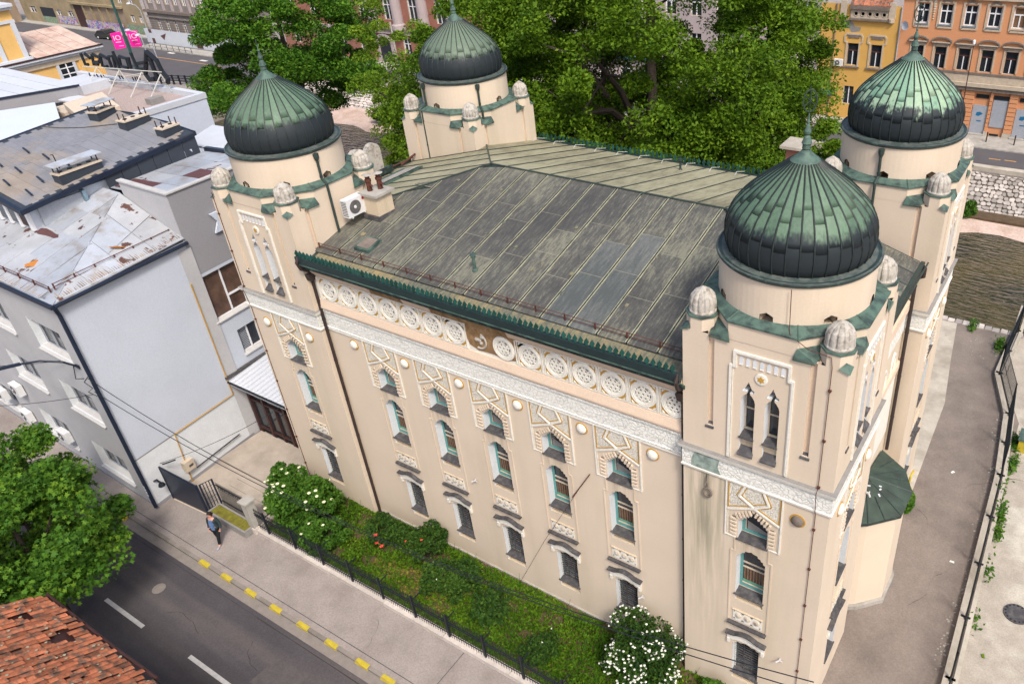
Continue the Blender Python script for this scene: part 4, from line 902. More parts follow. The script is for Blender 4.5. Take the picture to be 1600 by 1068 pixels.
# --- the roof
def fz(y): return 13.225 + .25 * y if y <= 7 else 14.975 - .25 * (y - 7)
RE1, RE2 = (-12.4, 7.0), (-2.0, 7.0); EL, ER = -20.05, 4.05; YF, YB = -.36, 14.5
LC, RC = (-16.3, 3.0), (.45, 4.0)       # where the hips meet the tower corners
bz = lambda p: (p[0], p[1], p[2] - .05)
zL = lambda x: 14.975 - .27 * (-12.4 - x); zR = lambda x: 14.975 - .31 * (x + 2.0)
roof = MB()
P3 = lambda x, y, z: (x, y, z)
LF = (-16.0, 14 - 6.94 - 3.06 + .0); 
fl = [(-15.9, YF + .03, fz(YF)), (.15, YF + .03, fz(YF)), (.15, 4.35, fz(4.35)), (-2, 7, 14.975), (-12.4, 7, 14.975), (-15.9, 3.25, fz(3.25))]
bl = [(-15.9, YB, fz(YB)), (-15.9, 10.75, fz(10.75)), (-12.4, 7, 14.975), (-2, 7, 14.975), (.15, 9.65, fz(9.65)), (.15, YB, fz(YB))]
le = [(-12.4, 7, 14.975), (-15.9, 10.75, 14.0375), (-20.05, 10.75, zL(-20.05)), (-20.05, 3.25, zL(-20.05)), (-15.9, 3.25, 14.0375)]
re = [(-2, 7, 14.975), (.15, 4.35, 14.3125), (4.05, 4.35, zR(4.05)), (4.05, 9.65, zR(4.05)), (.15, 9.65, 14.3125)]
for pl_ in (fl, bl, le, re): roof.prism([bz(p) for p in pl_], (0, 0, -.12))
RF = roof.build('roof', 'darkcopper', SY)
def clipx(x):           # front slope: highest y at this x
    if x < -12.4: return max(3.25, 7 - (-12.4 - x) * 1.0714)
    if x > -2: return 7 - (x + 2) * 1.2326
    return 7.0
def sheet(pts, m, nm='roof_sheet', t=.035):
    return MB().prism(pts, (0, 0, t)).build(nm, m, RF)
xs_ = [-15.88 + 1.055 * k for k in range(15)] + [.05]
seams = MB(); lichen = MB()
for k, (xa, xb) in enumerate(zip(xs_, xs_[1:])):
    g_ = .025; cuts = [.42, 2.2 + (k % 3) * .45, 4.3 + (k % 2) * .7, 9]
    for ci, (c0, c1) in enumerate(zip(cuts, cuts[1:])):
        ya, yb = min(c1, clipx(xa + g_)), min(c1, clipx(xb - g_))
        if min(ya, yb) <= c0 + .03: 
            if max(ya, yb) <= c0 + .1: continue
            ya, yb = max(ya, c0 + .02), max(yb, c0 + .02)
        m_ = 'roofdark'
        if -5.1 < (xa + xb) / 2 < -3.2 and ci < 2: m_ = 'roofblue'
        if -8.0 > 0: pass
        up = .012 * (2 - ci)
        if ci: lichen.prism([(xa + .06, c0 - .02, fz(c0) + up - .012), (xb - .06, c0 - .02, fz(c0) + up - .012), (xb - .06, c0 + .003, fz(c0) + up - .008), (xa + .06, c0 + .003, fz(c0) + up - .008)], (0, 0, .006))
        pts = [(xa + g_, c0, fz(c0) - .045 + up), (xb - g_, c0, fz(c0) - .045 + up), (xb - g_, yb - .02, fz(yb) - .045 + up), (xa + g_, ya - .02, fz(ya) - .045 + up)]
        sheet(pts, m_)
    if k:
        yt = clipx(xa); seams.prism([(xa - .018, .42, fz(.42)), (xa + .006, .42, fz(.42)), (xa + .006, yt, fz(yt)), (xa - .018, yt, fz(yt))], (0, 0, .045))
        
        for s_ in (-1, 1):
            yy = .45
            while yy < yt - .2:
                y2 = min(yt - .05, yy + U(.5, 1.4)); w0, w1 = U(.03, .055), U(.025, .05); e = -.024 if s_ < 0 else .014
                lichen.prism([(xa + e, yy, fz(yy) + .012), (xa + e, y2, fz(y2) + .012), (xa + e + s_ * w1, y2, fz(y2) + .012), (xa + e + s_ * w0, yy, fz(yy) + .012)], (0, 0, .008)); yy = y2 + .001
seams.build('standing_seam', 'darkcopper', RF); stuff(lichen.build('lichen_seam', 'lichen', RF))
# foot course of smaller sheets
r = random.Random(4); x = -15.85
row = 0
for (ya, yb, w) in ((YF + .03, .02, .78), (.02, .40, .95)):
    x = -15.85 + row * .3
    while x < .1:
        w_ = min(w + r.uniform(-.1, .1), .12 - x); sheet([(x, ya, fz(ya) - .045 + .012 * (1 - row)), (x + w_ - .02, ya, fz(ya) - .045 + .012 * (1 - row)), (x + w_ - .02, yb - .015, fz(yb) - .045 + .012 * (1 - row)), (x, yb - .015, fz(yb) - .045 + .012 * (1 - row))], 'rooffoot', 'eaves_sheet')
        x += w_
        if w_ < .2: break
    row += 1
# back slope, left end and right end in khaki
for k, (xa, xb) in enumerate(zip(xs_, xs_[1:])):
    ya, yb = 14 - clipx(xa + .02), 14 - clipx(xb - .02)
    sheet([(xa + .02, ya + .02, fz(ya) - .045), (xb - .02, yb + .02, fz(yb) - .045), (xb - .02, YB, fz(YB) - .045), (xa + .02, YB, fz(YB) - .045)], 'roofkhaki')
def clipL(y): return min(-12.4 - abs(y - 7) / 1.0714, -12.4)
def clipR(y): return max(-2 + abs(y - 7) / 1.2326, -2)
ys_ = [3.3 + .93 * k for k in range(9)]
sm2 = MB()
for k, (ya, yb) in enumerate(zip(ys_, ys_[1:])):
    xa, xb = clipL(ya + .02), clipL(yb - .02)
    sheet([(EL, ya + .02, zL(EL) - .045), (xa - .03, ya + .02, zL(xa) - .045), (xb - .03, yb - .02, zL(xb) - .045), (EL, yb - .02, zL(EL) - .045)], 'roofkhaki')
    sm2.tube([(EL, yb, zL(EL) + .01), (clipL(yb), yb, zL(clipL(yb)) + .01)], .02, 4)
ys2 = [4.4 + .87 * k for k in range(7)]
for k, (ya, yb) in enumerate(zip(ys2, ys2[1:])):
    xa, xb = clipR(ya + .02), clipR(yb - .02)
    sheet([(ER, ya + .02, zR(ER) - .045), (ER, yb - .02, zR(ER) - .045), (xb + .03, yb - .02, zR(xb) - .045), (xa + .03, ya + .02, zR(xa) - .045)], 'roofdark')
    sm2.tube([(ER, yb, zR(ER) + .01), (clipR(yb), yb, zR(clipR(yb)) + .01)], .02, 4)
for k, xa in enumerate(xs_[1:-1]): sm2.tube([(xa, 14 - clipx(xa), fz(14 - clipx(xa)) + .01), (xa, YB, fz(YB) + .01)], .018, 4)
for a, b in ((fl[4], fl[3]), (fl[4], fl[5]), (fl[3], fl[2]), (bl[2], bl[1]), (bl[3], bl[4])): sm2.tube([(a[0], a[1], a[2] + .02), (b[0], b[1], b[2] + .02)], .035, 5)
sm2.build('ridge_seam', 'pipe_green', RF)
for i in range(16):       # small square patches
    x, y = U(-15, -.5), U(.8, 6.2)
    if y > clipx(x) - .4: continue
    s = U(.04, .08); MB().prism([(-s, -s, 0), (s, -s, 0), (s, s, s * .5), (-s, s, s * .5)], (0, 0, .012)).build('roof_patch', 'rooffoot', RF, (x, y, fz(y) + .004), U(-.2, .2))
# gutter and cresting
boxo('gutter', (-15.80, YF - .12, 13.24), (.06, YF + .02, 13.50), 'gutter', SY)
boxo('gutter_lip', (-15.80, YF - .14, 13.20), (.06, YF + .02, 13.238), 'verdigris', SY)
cm = MB()
lp = [(-.055, 0), (-.03, .08), (-.085, .15), (-.05, .23), (0, .33), (.05, .23), (.085, .15), (.03, .08), (.055, 0)]
cm.prism([(x, -.03, z) for x, z in lp], (0, .05, 0)); cm.prism([(x * .5, -.055, .05 + z * .6) for x, z in lp], (0, .03, 0)); cm.v = [(x * .92, y, z * .82) for x, y, z in cm.v]; cme = cm.mesh('crest_ornament', ['crest'])
for k in range(78): put('crest_ornament', cme, SY, (-15.70 + k * .2015, YF - .05, 13.50), .35)
boxo('gutter', (-15.9, YB - .02, 12.8), (.1, YB + .14, 13.14), 'gutter', SY)
cb = MB().prism([(x, 0, z) for x, z in lp], (0, .03, 0)); cbe = cb.mesh('crest_ornament', ['crest'])
for k in range(66): put('crest_ornament', cbe, SY, (-15.72 + k * .24, YB + .05, 13.14), 0)
for (xx, nx) in ((ER, 1), (EL, -1)): boxo('gutter', (xx if nx > 0 else xx - .14, 4.3, 12.78), (xx + .14 if nx > 0 else xx, 9.8, 13.06), 'pipe_green', SY)
MB().tube([(ER + .25, 4.3, 13.10), (ER + .25, 9.7, 13.10)], .03, 5).build('gutter_rail', 'pipe_green', SY)
# snow rails
sr = thing
def snowrail(par, P0, P1, n, h=.22, m='rust'):
    q = MB(); P0, P1 = Vector(P0), Vector(P1)
    for z in (h, h * .45): q.tube([P0 + Vector((0, 0, z)), P1 + Vector((0, 0, z))], .014, 4)
    for k in range(n + 1):
        p = P0.lerp(P1, k / n); q.box((p.x - .02, p.y - .02, p.z - .01), (p.x + .02, p.y + .02, p.z + h + .02)); d = (P1 - P0).normalized(); pd = Vector((-d.y, d.x, 0)) * .28
        q.tube([p + Vector((0, 0, h)), p + pd + Vector((0, 0, .05 * abs(pd.y)))], .012, 4)
    return q.build('snow_rail', m, par)
snowrail(SY, (-15.7, .6, fz(.6)), (0, .6, fz(.6)), 14)
q = MB()
for k in range(13): x = -15.4 + k * 1.2; q.tube([(x, 14.55, 13.2), (x - .1, 13.9, fz(13.9) + .15), (x - .1, 13.7, fz(13.7))], .014, 4)
q.build('back_rail_brackets', 'bars', SY)
# roof hatch, vent pipe, long skylight
hz = fz(1.25); hb = MB(); hb.prism([(-14.2, .95, fz(.95) - .02), (-13.45, .95, fz(.95) - .02), (-13.45, 1.65, fz(1.65) - .02), (-14.2, 1.65, fz(1.65) - .02)], (0, 0, .16), 0)
hb.prism([(-14.12, 1.03, fz(1.03) + .145), (-13.53, 1.03, fz(1.03) + .145), (-13.53, 1.57, fz(1.57) + .145), (-14.12, 1.57, fz(1.57) + .145)], (0, 0, .012), 1); hb.build('roof_hatch', ['verdigris', 'trimdark'], SY)
MB().lathe([(.11, 0), (.10, .06), (.055, .09), (.05, .50), (.09, .52), (.09, .58), (.12, .60), (.10, .66)], 12, (-8.85, 1.54, fz(1.54))).build('roof_vent', 'verdigris', SY)
MB().lathe([(.09, 0), (.05, .05), (.05, .40), (.10, .42), (.10, .50)], 10, (-6.9, 12.9, fz(12.9))).build('roof_vent', 'pipe_green', SY)
q = MB(); pts = [(-17.6, 5.5), (-17.5, 8.1), (-18.9, 8.1), (-18.9, 5.6)]
q.prism([(x, y, zL(x) - .01) for x, y in pts], (0, 0, .12), 0); q.prism([(x + (.1 if x < -18 else -.1), y + (.1 if y < 7 else -.1), zL(x) + .115) for x, y in pts], (0, 0, .01), 1); q.build('skylight', ['verdigris', 'conc'], SY)
q = MB().tube([(-20.0, 4.3, 13.1), (-20.0, 9.9, 13.1)], .03, 5).tube([(-19.8, 8.9, 13.1), (-19.8, 9.9, 13.3)], .05, 5); q.build('edge_rail', 'rust', SY)
# tablets of the law on the left gable
tb = MB()
for y in (6.6, 7.55):
    lp = [(y - .42, 13.2), (y - .42, 14.15)] + [(y - .42 * cos(a), 14.15 + .42 * sin(a)) for a in np.linspace(.25, PI - .25, 9)] + [(y + .42, 14.15), (y + .42, 13.2)]
    tb.prism([(-20.15, a, b) for a, b in lp], (.24, 0, 0), 0)
tb.prism([(-20.3, 5.9, 12.85), (-19.7, 5.9, 13.05), (-19.7, 8.3, 13.05), (-20.3, 8.3, 12.85)], (0, 0, .3), 1)
tb.build('stone_tablets', ['cap', 'darkcopper'], SY)

ch = thing('chimney', 'rendered chimney with two rusty flue pots on the dark roof beside the left tower', 'chimney', (-14.8, 3.0, 13.9))
boxo('shaft', (-.36, -.38, -.1), (.36, .42, .95), 'stucco_old', ch); boxo('flashing', (-.42, -.46, -.25), (.42, .5, .18), 'slate', ch)
boxo('cap_slab', (-.46, -.48, .95), (.48, .52, 1.05), 'conc', ch)
for (x, y) in ((-.16, -.12), (.05, .22)):
    f = MB().lathe([(.10, 1.05), (.10, 1.42), (.13, 1.43), (.13, 1.5), (.09, 1.5), (.09, 1.62)], 10, (x, y, 0)); f.tube([(x, y, 1.25), (x + .22, y - .05, 1.3)], .05, 6); f.lathe([(.20, 1.68), (.02, 1.74)], 10, (x, y, 0), 1); f.build('flue_pot', ['rust', 'conc'], ch)
ch2 = thing('chimney', 'square chimney with a pale slab seen behind the near dome finial', 'chimney', (-1.2, 11.4, 14))
boxo('shaft', (-.32, -.34, -.6), (.32, .34, 1.9), 'brick', ch2); boxo('cap_slab', (-.5, -.55, 1.9), (.5, .55, 2.0), 'conc_light', ch2)
def ac(label, loc, rz, group, s=1.0):
    t = thing('air_conditioner', label, 'air conditioner', loc, rz, group)
    boxo('casing', (-.42 * s, -.34 * s, 0), (.42 * s, -.04, .62 * s), 'acwhite', t)
    q = MB().lathe([(.235 * s, 0), (.235 * s, .012), (.22 * s, .012)], 24, mi=0).lathe([(.06 * s, .012), (.05 * s, .03)], 10, mi=1); q.v = [(a - .08 * s, -c2 - .34 * s, b + .31 * s) for a, b, c2 in q.v]
    for k in range(7):
        rr = (.05 + k * .027) * s; o = [(-.08 * s + rr * cos(a), -.352 * s, .31 * s + rr * sin(a)) for a in np.linspace(0, 2 * PI, 17)]; q.tube(o, .004, 3, 2)
    q.build('fan_grille', ['slate', 'acwhite', 'greypatch'], t)
    q = MB()
    for k in range(9): q.box((-.425 * s, -.32 * s, (.06 + k * .06) * s), (-.42 * s, -.08, (.085 + k * .06) * s))
    q.build('side_louvre', 'slate', t)
    boxo('bracket', (-.3 * s, -.36 * s, -.05), (-.25 * s, 0, -.001), 'bars', t); boxo('bracket', (.25 * s, -.36 * s, -.05), (.3 * s, 0, -.001), 'bars', t)
    return t
t = ac('white air conditioner on the side of the left tower beside the chimney', (-15.5, 2.25, 14.2), PI / 2, None, 1.12)
q = MB().lathe([(.06, 0), (.06, .004)], 14); q.v = [(a + .33, -c2 - .382, b + .55) for a, b, c2 in q.v]; q.build('round_logo', 'red', t)
MB().tube([(.3, -.1, .02), (.45, -.2, -.15), (.8, -.1, -.1), (1.2, 0, .05)], .02, 5).build('hose', 'slate', t)

# ================================================================ GREY BUILDING ON THE LEFT
GB = thing('grey_building', 'pale grey rendered building with a rusty silver sheet roof at the street corner', 'building')
KX, KY = -25.4, -5.0
# street wall with wide recessed windows (local u runs along -X from the corner)
WINS = [(4.25, 1.37), (9.45, 6.54), (15.2, 12.2)]
rowz = [(.95, 2.5), (4.55, 6.15), (7.95, 9.5)]
holes = []
for a, b in WINS:
    for z0, z1 in rowz: holes.append([(-a, z0), (-b, z0), (-b, z1), (-a, z1)])
sw_ = wallpanel([(-16.5, 0), (0, 0), (0, 11.35), (-16.5, 11.35)], holes, .42)
sw_.build('street_wall', ['grey', 'reveal'], GB, (KX, KY, 0), -.02)
side = wallpanel([(0, 0), (14, 0), (14, 9.55), (5.85, 9.55), (5.85, 11.35), (0, 11.35)], [[(5.95, 7.0), (8.15, 7.0), (8.15, 9.4), (5.95, 9.4)], [(6.78, 4.65), (8.0, 4.65), (8.0, 6.03), (6.78, 6.03)]], .25)
side.build('side_wall', ['greyside', 'reveal'], GB, (KX, KY, 0), PI / 2 + .073)
def LS(u, v=0, z=0):      # local on the side wall -> world; v outwards (+X)
    a = PI / 2 + .073; return (KX + u * cos(a) + v * sin(a), KY + u * sin(a) - v * cos(a), z)
boxo('side_plinth', (0, -.03, 0), (14, -.002, .32), 'greydark', GB, loc=(KX, KY, 0), rz=PI / 2 + .073)
boxo('street_plinth', (-16.5, -.03, 0), (0, -.002, .28), 'greydark', GB, loc=(KX, KY, 0), rz=-.02)
boxo('string_line', (0, -.012, 3.0), (5.2, -.002, 3.06), 'greypatch', GB, loc=(KX, KY, 0), rz=PI / 2 + .073)
boxo('lower_face', (.02, -.006, .32), (14, -.001, 3.0), 'reveal', GB, loc=(KX, KY, 0), rz=PI / 2 + .073)
boxo('inner_core', (-16, .6, .2), (-.5, 6, 11.0), 'grey', GB, loc=(KX, KY, 0), rz=-.02)
def gwin(par, w, h, loc, rz, n=3, m='winwhite', depth=.3, blind=False):
    q = MB(); q.box((0, depth, 0), (w, depth + .06, .07)).box((0, depth, h - .07), (w, depth + .06, h))
    for k in range(n + 1): x = k * (w - .07) / n; q.box((x, depth, .07), (x + .07, depth + .06, h - .07))
    f = q.build('window', m, par, loc, rz)
    boxo('pane', (.02, depth + .07, .02), (w - .02, depth + .09, h - .02), 'reflectionbrown' if w == 2.2 else 'glass', f)
    MB().prism([(-.06, depth, .06), (-.06, -.10, -.05), (w + .06, -.10, -.05), (w + .06, depth, .06)], (0, 0, -.05)).build('sill', 'palesill', f)
    if blind:
        q = MB()
        for k in range(int(h / .09)): q.box((w * .04, depth + .055, .08 + k * .09), (w * .46, depth + .069, .12 + k * .09))
        q.build('blind', 'shutter', f)
    return f
a0 = -.02
for a, b in WINS:
    for z0, z1 in rowz: gwin(GB, a - b, z1 - z0, (KX - a * cos(a0), KY - a * sin(a0), z0), a0, m='shutter')
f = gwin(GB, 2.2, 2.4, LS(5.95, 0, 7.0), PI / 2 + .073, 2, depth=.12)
boxo('transom', (1.15, .10, .85), (2.15, .17, .93), 'winwhite', f); boxo('brown_reflection', (.08, .195, .5), (1.05, .2, 2.3), 'curtain', f)  # brown sheet in one pane repeats the painted reflection
f = gwin(GB, 1.22, 1.38, LS(6.78, 0, 4.65), PI / 2 + .073, 2, depth=.14, blind=True)
boxo('star_wall_cover', (0, 0, 0), (.01, .01, .01), 'greydark', GB) if False else None
# upper block with the star
UB = wallpanel([(5.85, 9.56), (14, 9.56), (14, 13.45), (5.85, 13.65)], [], .1); UB.build('upper_side_wall', ['greydark', 'reveal'], GB, (KX, KY, 0), PI / 2 + .073)
c0 = LS(5.85)
boxo('upper_front_wall', (-29.6, c0[1], 11.2), (c0[0] - .02, c0[1] + .2, 13.62), 'grey', GB)
q = MB(); q.prism([(c0[0] + .08, c0[1] - .08, 13.62), LS(14, .08, 13.45), LS(14, -.16, 13.45), (c0[0] - .16, c0[1] + .16, 13.62)], (0, 0, .07)); q.prism([(c0[0] + .08, c0[1] - .08, 13.621), (c0[0] - .16, c0[1] + .18, 13.621), (-29.6, c0[1] + .18, 13.63), (-29.6, c0[1] - .08, 13.63)], (0, 0, .07)); q.build('coping', 'palesill', GB)
# the big star
star = MB(); R1, R2 = .95, .50
pts = [((R1 if k % 2 == 0 else .55) * sin(k * PI / 6), (R1 if k % 2 == 0 else .55) * cos(k * PI / 6)) for k in range(12)]
hexa = [(.36 * sin(k * PI / 3 + PI / 6), .36 * cos(k * PI / 3 + PI / 6)) for k in range(6)]
star = wallpanel(pts, [hexa], .08, mb=MB()); star.prism([(x, .0, z) for x, z in []] or [(0, 0, 0), (.001, 0, 0), (0, 0, .001)], (0, .001, 0))
n = len(pts)
for i in range(n):
    a, b = pts[i], pts[(i + 1) % n]; star.add([(a[0], 0, a[1]), (b[0], 0, b[1]), (b[0], .1, b[1]), (a[0], .1, a[1])], [(0, 1, 2, 3)])
star.build('hexagram_emblem', ['whitewall', 'greydark'], GB, LS(8.21, .14, 11.57), PI / 2 + .073)
# sheet roof: low slope up from both eaves
def rz_(x, y): return min(11.42 + (y + 5.1) * .262, 11.42 + (-25.3 - x) * .34 + 0)   # hip from the corner
def rpl(pts, m, nm='roof_sheet', t=.03): return MB().prism([(x, y, rz_(x, y) + dz) for x, y, dz in pts], (0, 0, t)).build(nm, m, RG)
RG = MB().prism([(-25.2, -5.25, 11.30), (-25.75, .85, 11.30), (-41.5, .85, 11.30), (-41.5, -4.95, 11.30)], (0, 0, .05)).build('roof', 'zinc', GB)
q = MB(); q.prism([(-25.2, -5.2, 11.36), (-41.5, -5.0, 11.36), (-41.5, .85, 12.96), (-29.95, .85, 12.96)], (0, 0, .03)); q.prism([(-25.2, -5.2, 11.36), (-29.95, .85, 12.96), (-25.75, .86, 11.5)], (0, 0, .03)); q.build('roof_base', 'zinc', RG)
def zs1(x, y): return 11.40 + (y + 5.2) * .2625
def zs2(x, y):          # plane through corner, hip top, side eave end
    return 11.40 + (.1 * (y + 5.2) / 6.06) + (-(x + 25.2) - .55 * (y + 5.2) / 6.05) * .365
hipx = lambda y: -25.2 - (y + 5.2) * .785
r = random.Random(9); k = 0; x = -41.4
gs = MB()
rows_ = [-5.15, -3.6, -2.1, -.7, .82]
for (ya, yb) in zip(rows_, rows_[1:]):
    x = -41.3 + r.uniform(0, 1)
    while True:
        w = r.uniform(1.0, 1.9); xa, xb = x, x + w; end = False
        if xb > hipx((ya + yb) / 2) - .1: end = True
        pa = [(xa, ya), (xb if not end else hipx(ya) - .04, ya), (xb if not end else hipx(yb) - .04, yb), (xa, yb)]
        if pa[2][0] > xa + .1: MB().prism([(X, Y, zs1(X, Y) + .012) for X, Y in pa], (0, 0, .025)).build('roof_sheet', r.choice(['zinc', 'zinc', 'zincrust', 'zincrust']), RG)
        if end: break
        x = xb + .03
for (ya, yb) in zip([-5.0, -3.5, -2.0, -.5], [-3.53, -2.03, -.53, .8]):
    xa_e = lambda y: -25.23 - .55 * (y + 5.2) / 6.05; nseg = 2 if ya > -3 else 1
    for s in range(nseg):
        f0, f1 = s / nseg, (s + 1) / nseg - .012
        c = [(xa_e(ya) + (hipx(ya) + .04 - xa_e(ya)) * f0, ya), (xa_e(yb) + (hipx(yb) + .04 - xa_e(yb)) * f0, yb), (xa_e(yb) + (hipx(yb) + .04 - xa_e(yb)) * f1, yb), (xa_e(ya) + (hipx(ya) + .04 - xa_e(ya)) * f1, ya)]
        MB().prism([(X, Y, zs2(X, Y) + .012) for X, Y in c], (0, 0, .025)).build('roof_sheet', r.choice(['zinc', 'zinc', 'zincrust']), RG)
MB().tube([(-25.2, -5.2, 11.43), (-29.95, .82, 13.01)], .016, 4).build('ridge_seam', 'zinc', RG)
rs = MB(); rr_ = random.Random(3)
for k in range(60):       # rust running down from the snow rail
    y = -4.9 + k * .095; xe = -25.27 - .55 * (y + 5.2) / 6.05; L0 = rr_.uniform(.10, .42); w_ = rr_.uniform(.01, .035); x1 = xe - .06 - L0
    rs.add([(xe - .05, y, zs2(xe - .05, y) + .040), (xe - .05, y + w_ * 2, zs2(xe - .05, y + w_ * 2) + .040), (x1, y + w_ * 1.2, zs2(x1, y + w_) + .041), (x1, y + w_ * .6, zs2(x1, y) + .041)], [(0, 1, 2, 3)], rr_.choice([0, 0, 1]))
for k in range(110):
    x = -26.0 - k * .13; L0 = rr_.uniform(.08, .45); w_ = rr_.uniform(.01, .04); y0 = -5.12
    rs.add([(x, y0, zs1(x, y0) + .040), (x - w_ * 2, y0, zs1(x, y0) + .040), (x - w_ * 1.2, y0 + L0, zs1(x, y0 + L0) + .041), (x - w_ * .6, y0 + L0, zs1(x, y0 + L0) + .041)], [(0, 1, 2, 3)], rr_.choice([0, 1, 1]))
stuff(rs.build('rust_streaks', ['trimdark', 'rustpale'], RG))
for i in (0, 2, 4, 5):
    x, y = [(-30.8, -2.4), (-29.4, -.6), (-31.6, -.6), (-30.2, -1.2), (-28.9, -3.9), (-26.7, -1.4), (-31.5, -3.4)][i]; z = zs1(x, y) if x < hipx(y) else zs2(x, y)
    lp = [(U(.45, .62) * (2.0 if i in (0, 2) else .75) * cos(k * PI / 7), U(.13, .22) * sin(k * PI / 7) + .04 * sin(k * 2.3)) for k in range(14)]
    MB().prism([(a, b, (b * .26 if x < hipx(y) else -a * .36) + .0) for a, b in lp], (0, 0, .006)).build('flaked_patch', ['maroon', 'maroon', 'maroon', 'maroon', 'orust', 'orust', 'orust'][i], RG, (x, y, z + .045), .3 * i)
boxo('eaves_gutter', (-41.5, -5.34, 11.28), (-25.1, -5.2, 11.42), 'navy', GB, rz=0)
MB().tube([(-25.08, -5.2, 11.38), (-25.68, .9, 11.30)], .085, 6).build('side_gutter', 'navy', GB)
MB().tube([(-25.15, -5.2, 11.3), (-25.3, -5.1, 10.9), (-25.3, -5.1, .3)], .085, 8).build('downpipe', 'navy', GB)
q = MB()
for k in range(4): q.box((-25.31, -5.2, 1.1 + k * .17), (-25.21, -5.185, 1.2 + k * .17))
q.build('sticker', 'whiteroof', GB)
def rail2(P0, P1, n, nm='snow_rail'):
    q = MB(); P0, P1 = Vector(P0), Vector(P1)
    for z in (.12, .26): q.tube([P0 + Vector((0, 0, z)), P1 + Vector((0, 0, z))], .018, 4)
    for k in range(n + 1): p = P0.lerp(P1, k / n); q.box((p.x - .025, p.y - .025, p.z), (p.x + .025, p.y + .025, p.z + .28))
    return q.build(nm, 'rust', GB)
rail2((-41, -4.7, 11.54), (-26.1, -4.75, 11.54), 12); rail2((-26.0, -4.6, 11.62), (-26.5, .7, 11.60), 6)
# gas pipe, box, handrail, wall lamp
MB().tube([LS(5.4, .06, 9.4), LS(5.36, .06, 3.06), LS(2.03, .06, 3.06), LS(1.88, .06, .2)], .032, 6).build('gas_pipe', 'gold', GB)
q = MB(); p = LS(1.72, .04, .95); q.box((0, -.25, 0), (.5, 0, .55)); q.box((.2, -.26, .2), (.42, -.249, .32), 1); q.build('gas_meter_box', ['cream', 'slate'], GB, p, PI / 2 + .073)
MB().tube([LS(2.3, .12, .75), LS(4.9, .12, .85)], .03, 6).tube([LS(2.5, 0, .68), LS(2.5, .12, .75)], .025, 5).tube([LS(3.6, 0, .72), LS(3.6, .12, .79)], .025, 5).tube([LS(4.7, 0, .76), LS(4.7, .12, .84)], .025, 5).build('handrail', 'black', GB)
MB().tube([LS(.35, 0, 1.5), LS(.35, .3, 1.7), LS(.35, .55, 1.6)], .05, 6).lathe([(.16, 0), (.12, .12), (.02, .14)], 10, LS(.35, .55, 1.45)).build('wall_lamp', 'black', GB)
# upper roof of the star block
RB = MB().prism([(-26.1, 1.05, 13.28), (-26.6, 6.3, 13.28), (-31.4, 6.3, 12.93), (-31.1, 1.05, 12.93)], (0, 0, .03)).build('upper_roof', 'zinc', GB)
zz = lambda x, y: 13.33 - (-26.1 - x) * .07
for k in range(5):
    ya, yb = 1.2 + k * 1.0, 1.2 + (k + 1) * 1.0 - .03
    for j in range(2):
        xa, xb = (-26.3 - .1 * k, -28.5 - .3 * (k % 2)) if j == 0 else (-28.53 - .3 * (k % 2), -30.9)
        MB().prism([(xa, ya, zz(xa, 0)), (xa, yb, zz(xa, 0)), (xb, yb, zz(xb, 0)), (xb, ya, zz(xb, 0))], (0, 0, .035)).build('roof_sheet', ['zinc', 'maroon', 'zinc', 'zincrust', 'maroon', 'zinc', 'zincrust', 'zinc', 'zinc', 'zinc'][k * 2 + j], RB)
MB().prism([(-31.4, 6.25, 12.95), (-26.4, 6.25, 13.25), (-26.4, 6.45, 13.25), (-31.4, 6.45, 12.95)], (0, 0, .22)).build('upper_parapet', 'navy', GB)
MB().prism([(-33.5, 6.46, 12.9), (-26.6, 6.46, 13.15), (-26.6, 9.2, 13.15), (-35.0, 9.2, 12.9)], (0, 0, .1)).build('rear_roof', 'whiteroof', GB); MB().prism([(-24.6, 7.2, 12.6), (-22.4, 7.2, 12.6), (-22.4, 9.4, 12.6), (-24.6, 9.4, 12.6)], (0, 0, .1)).build('rear_roof', 'whiteroof', GB); MB().tube([(-22.6, 9.2, 12.6), (-22.9, 9.3, 11.6), (-22.9, 9.3, 5)], .07, 6).build('rear_downpipe', 'navy', GB)

# anthracite tiled attic roof behind
CB = thing('attic_storey', 'attic storey with a large anthracite tiled roof and metal clad sides', 'building')
cz = lambda x, y: 13.38 + .075 * (y + 2.85) + .15 * (-30.8 - x)
base = [(-30.8, -2.85), (-31.3, 5.95), (-33.4, 5.8), (-35.7, 5.35), (-37.8, 4.6), (-37.8, -2.85)]
MB().prism([(x, y, cz(x, y) - .10) for x, y in base], (0, 0, .08)).build('roof_base', 'anth', CB)
MB().prism([(-37.8, 4.6, 14.95), (-37.8, -2.85, 14.4), (-42.5, -2.85, 12.0), (-42.5, 4.6, 12.3)], (0, 0, -.08)).build('rear_slope', 'tileanth', CB)
MB().tube([(-37.8, -2.85, 14.42), (-37.8, 4.6, 14.97), (-35.7, 5.4, 14.72), (-33.4, 5.85, 14.40), (-31.3, 6.0, 14.1)], .05, 5).build('ridge_flashing', 'navy', CB)
tiles = MB(); tr = random.Random(2); singles = 0
inside = lambda x, y: x < -30.85 - (y + 2.85) * .057 and y < 5.62 - max(0, (-33.0 - x)) * .22 and x > -37.25 and y > -2.8
tm = MB().prism([(0, 0, 0), (-.40, 0, .060), (-.40, .27, .080), (0, .27, .020)], (0, 0, .022)).mesh('roof_tile', ['tileanth'])
j = 0; y = -2.8
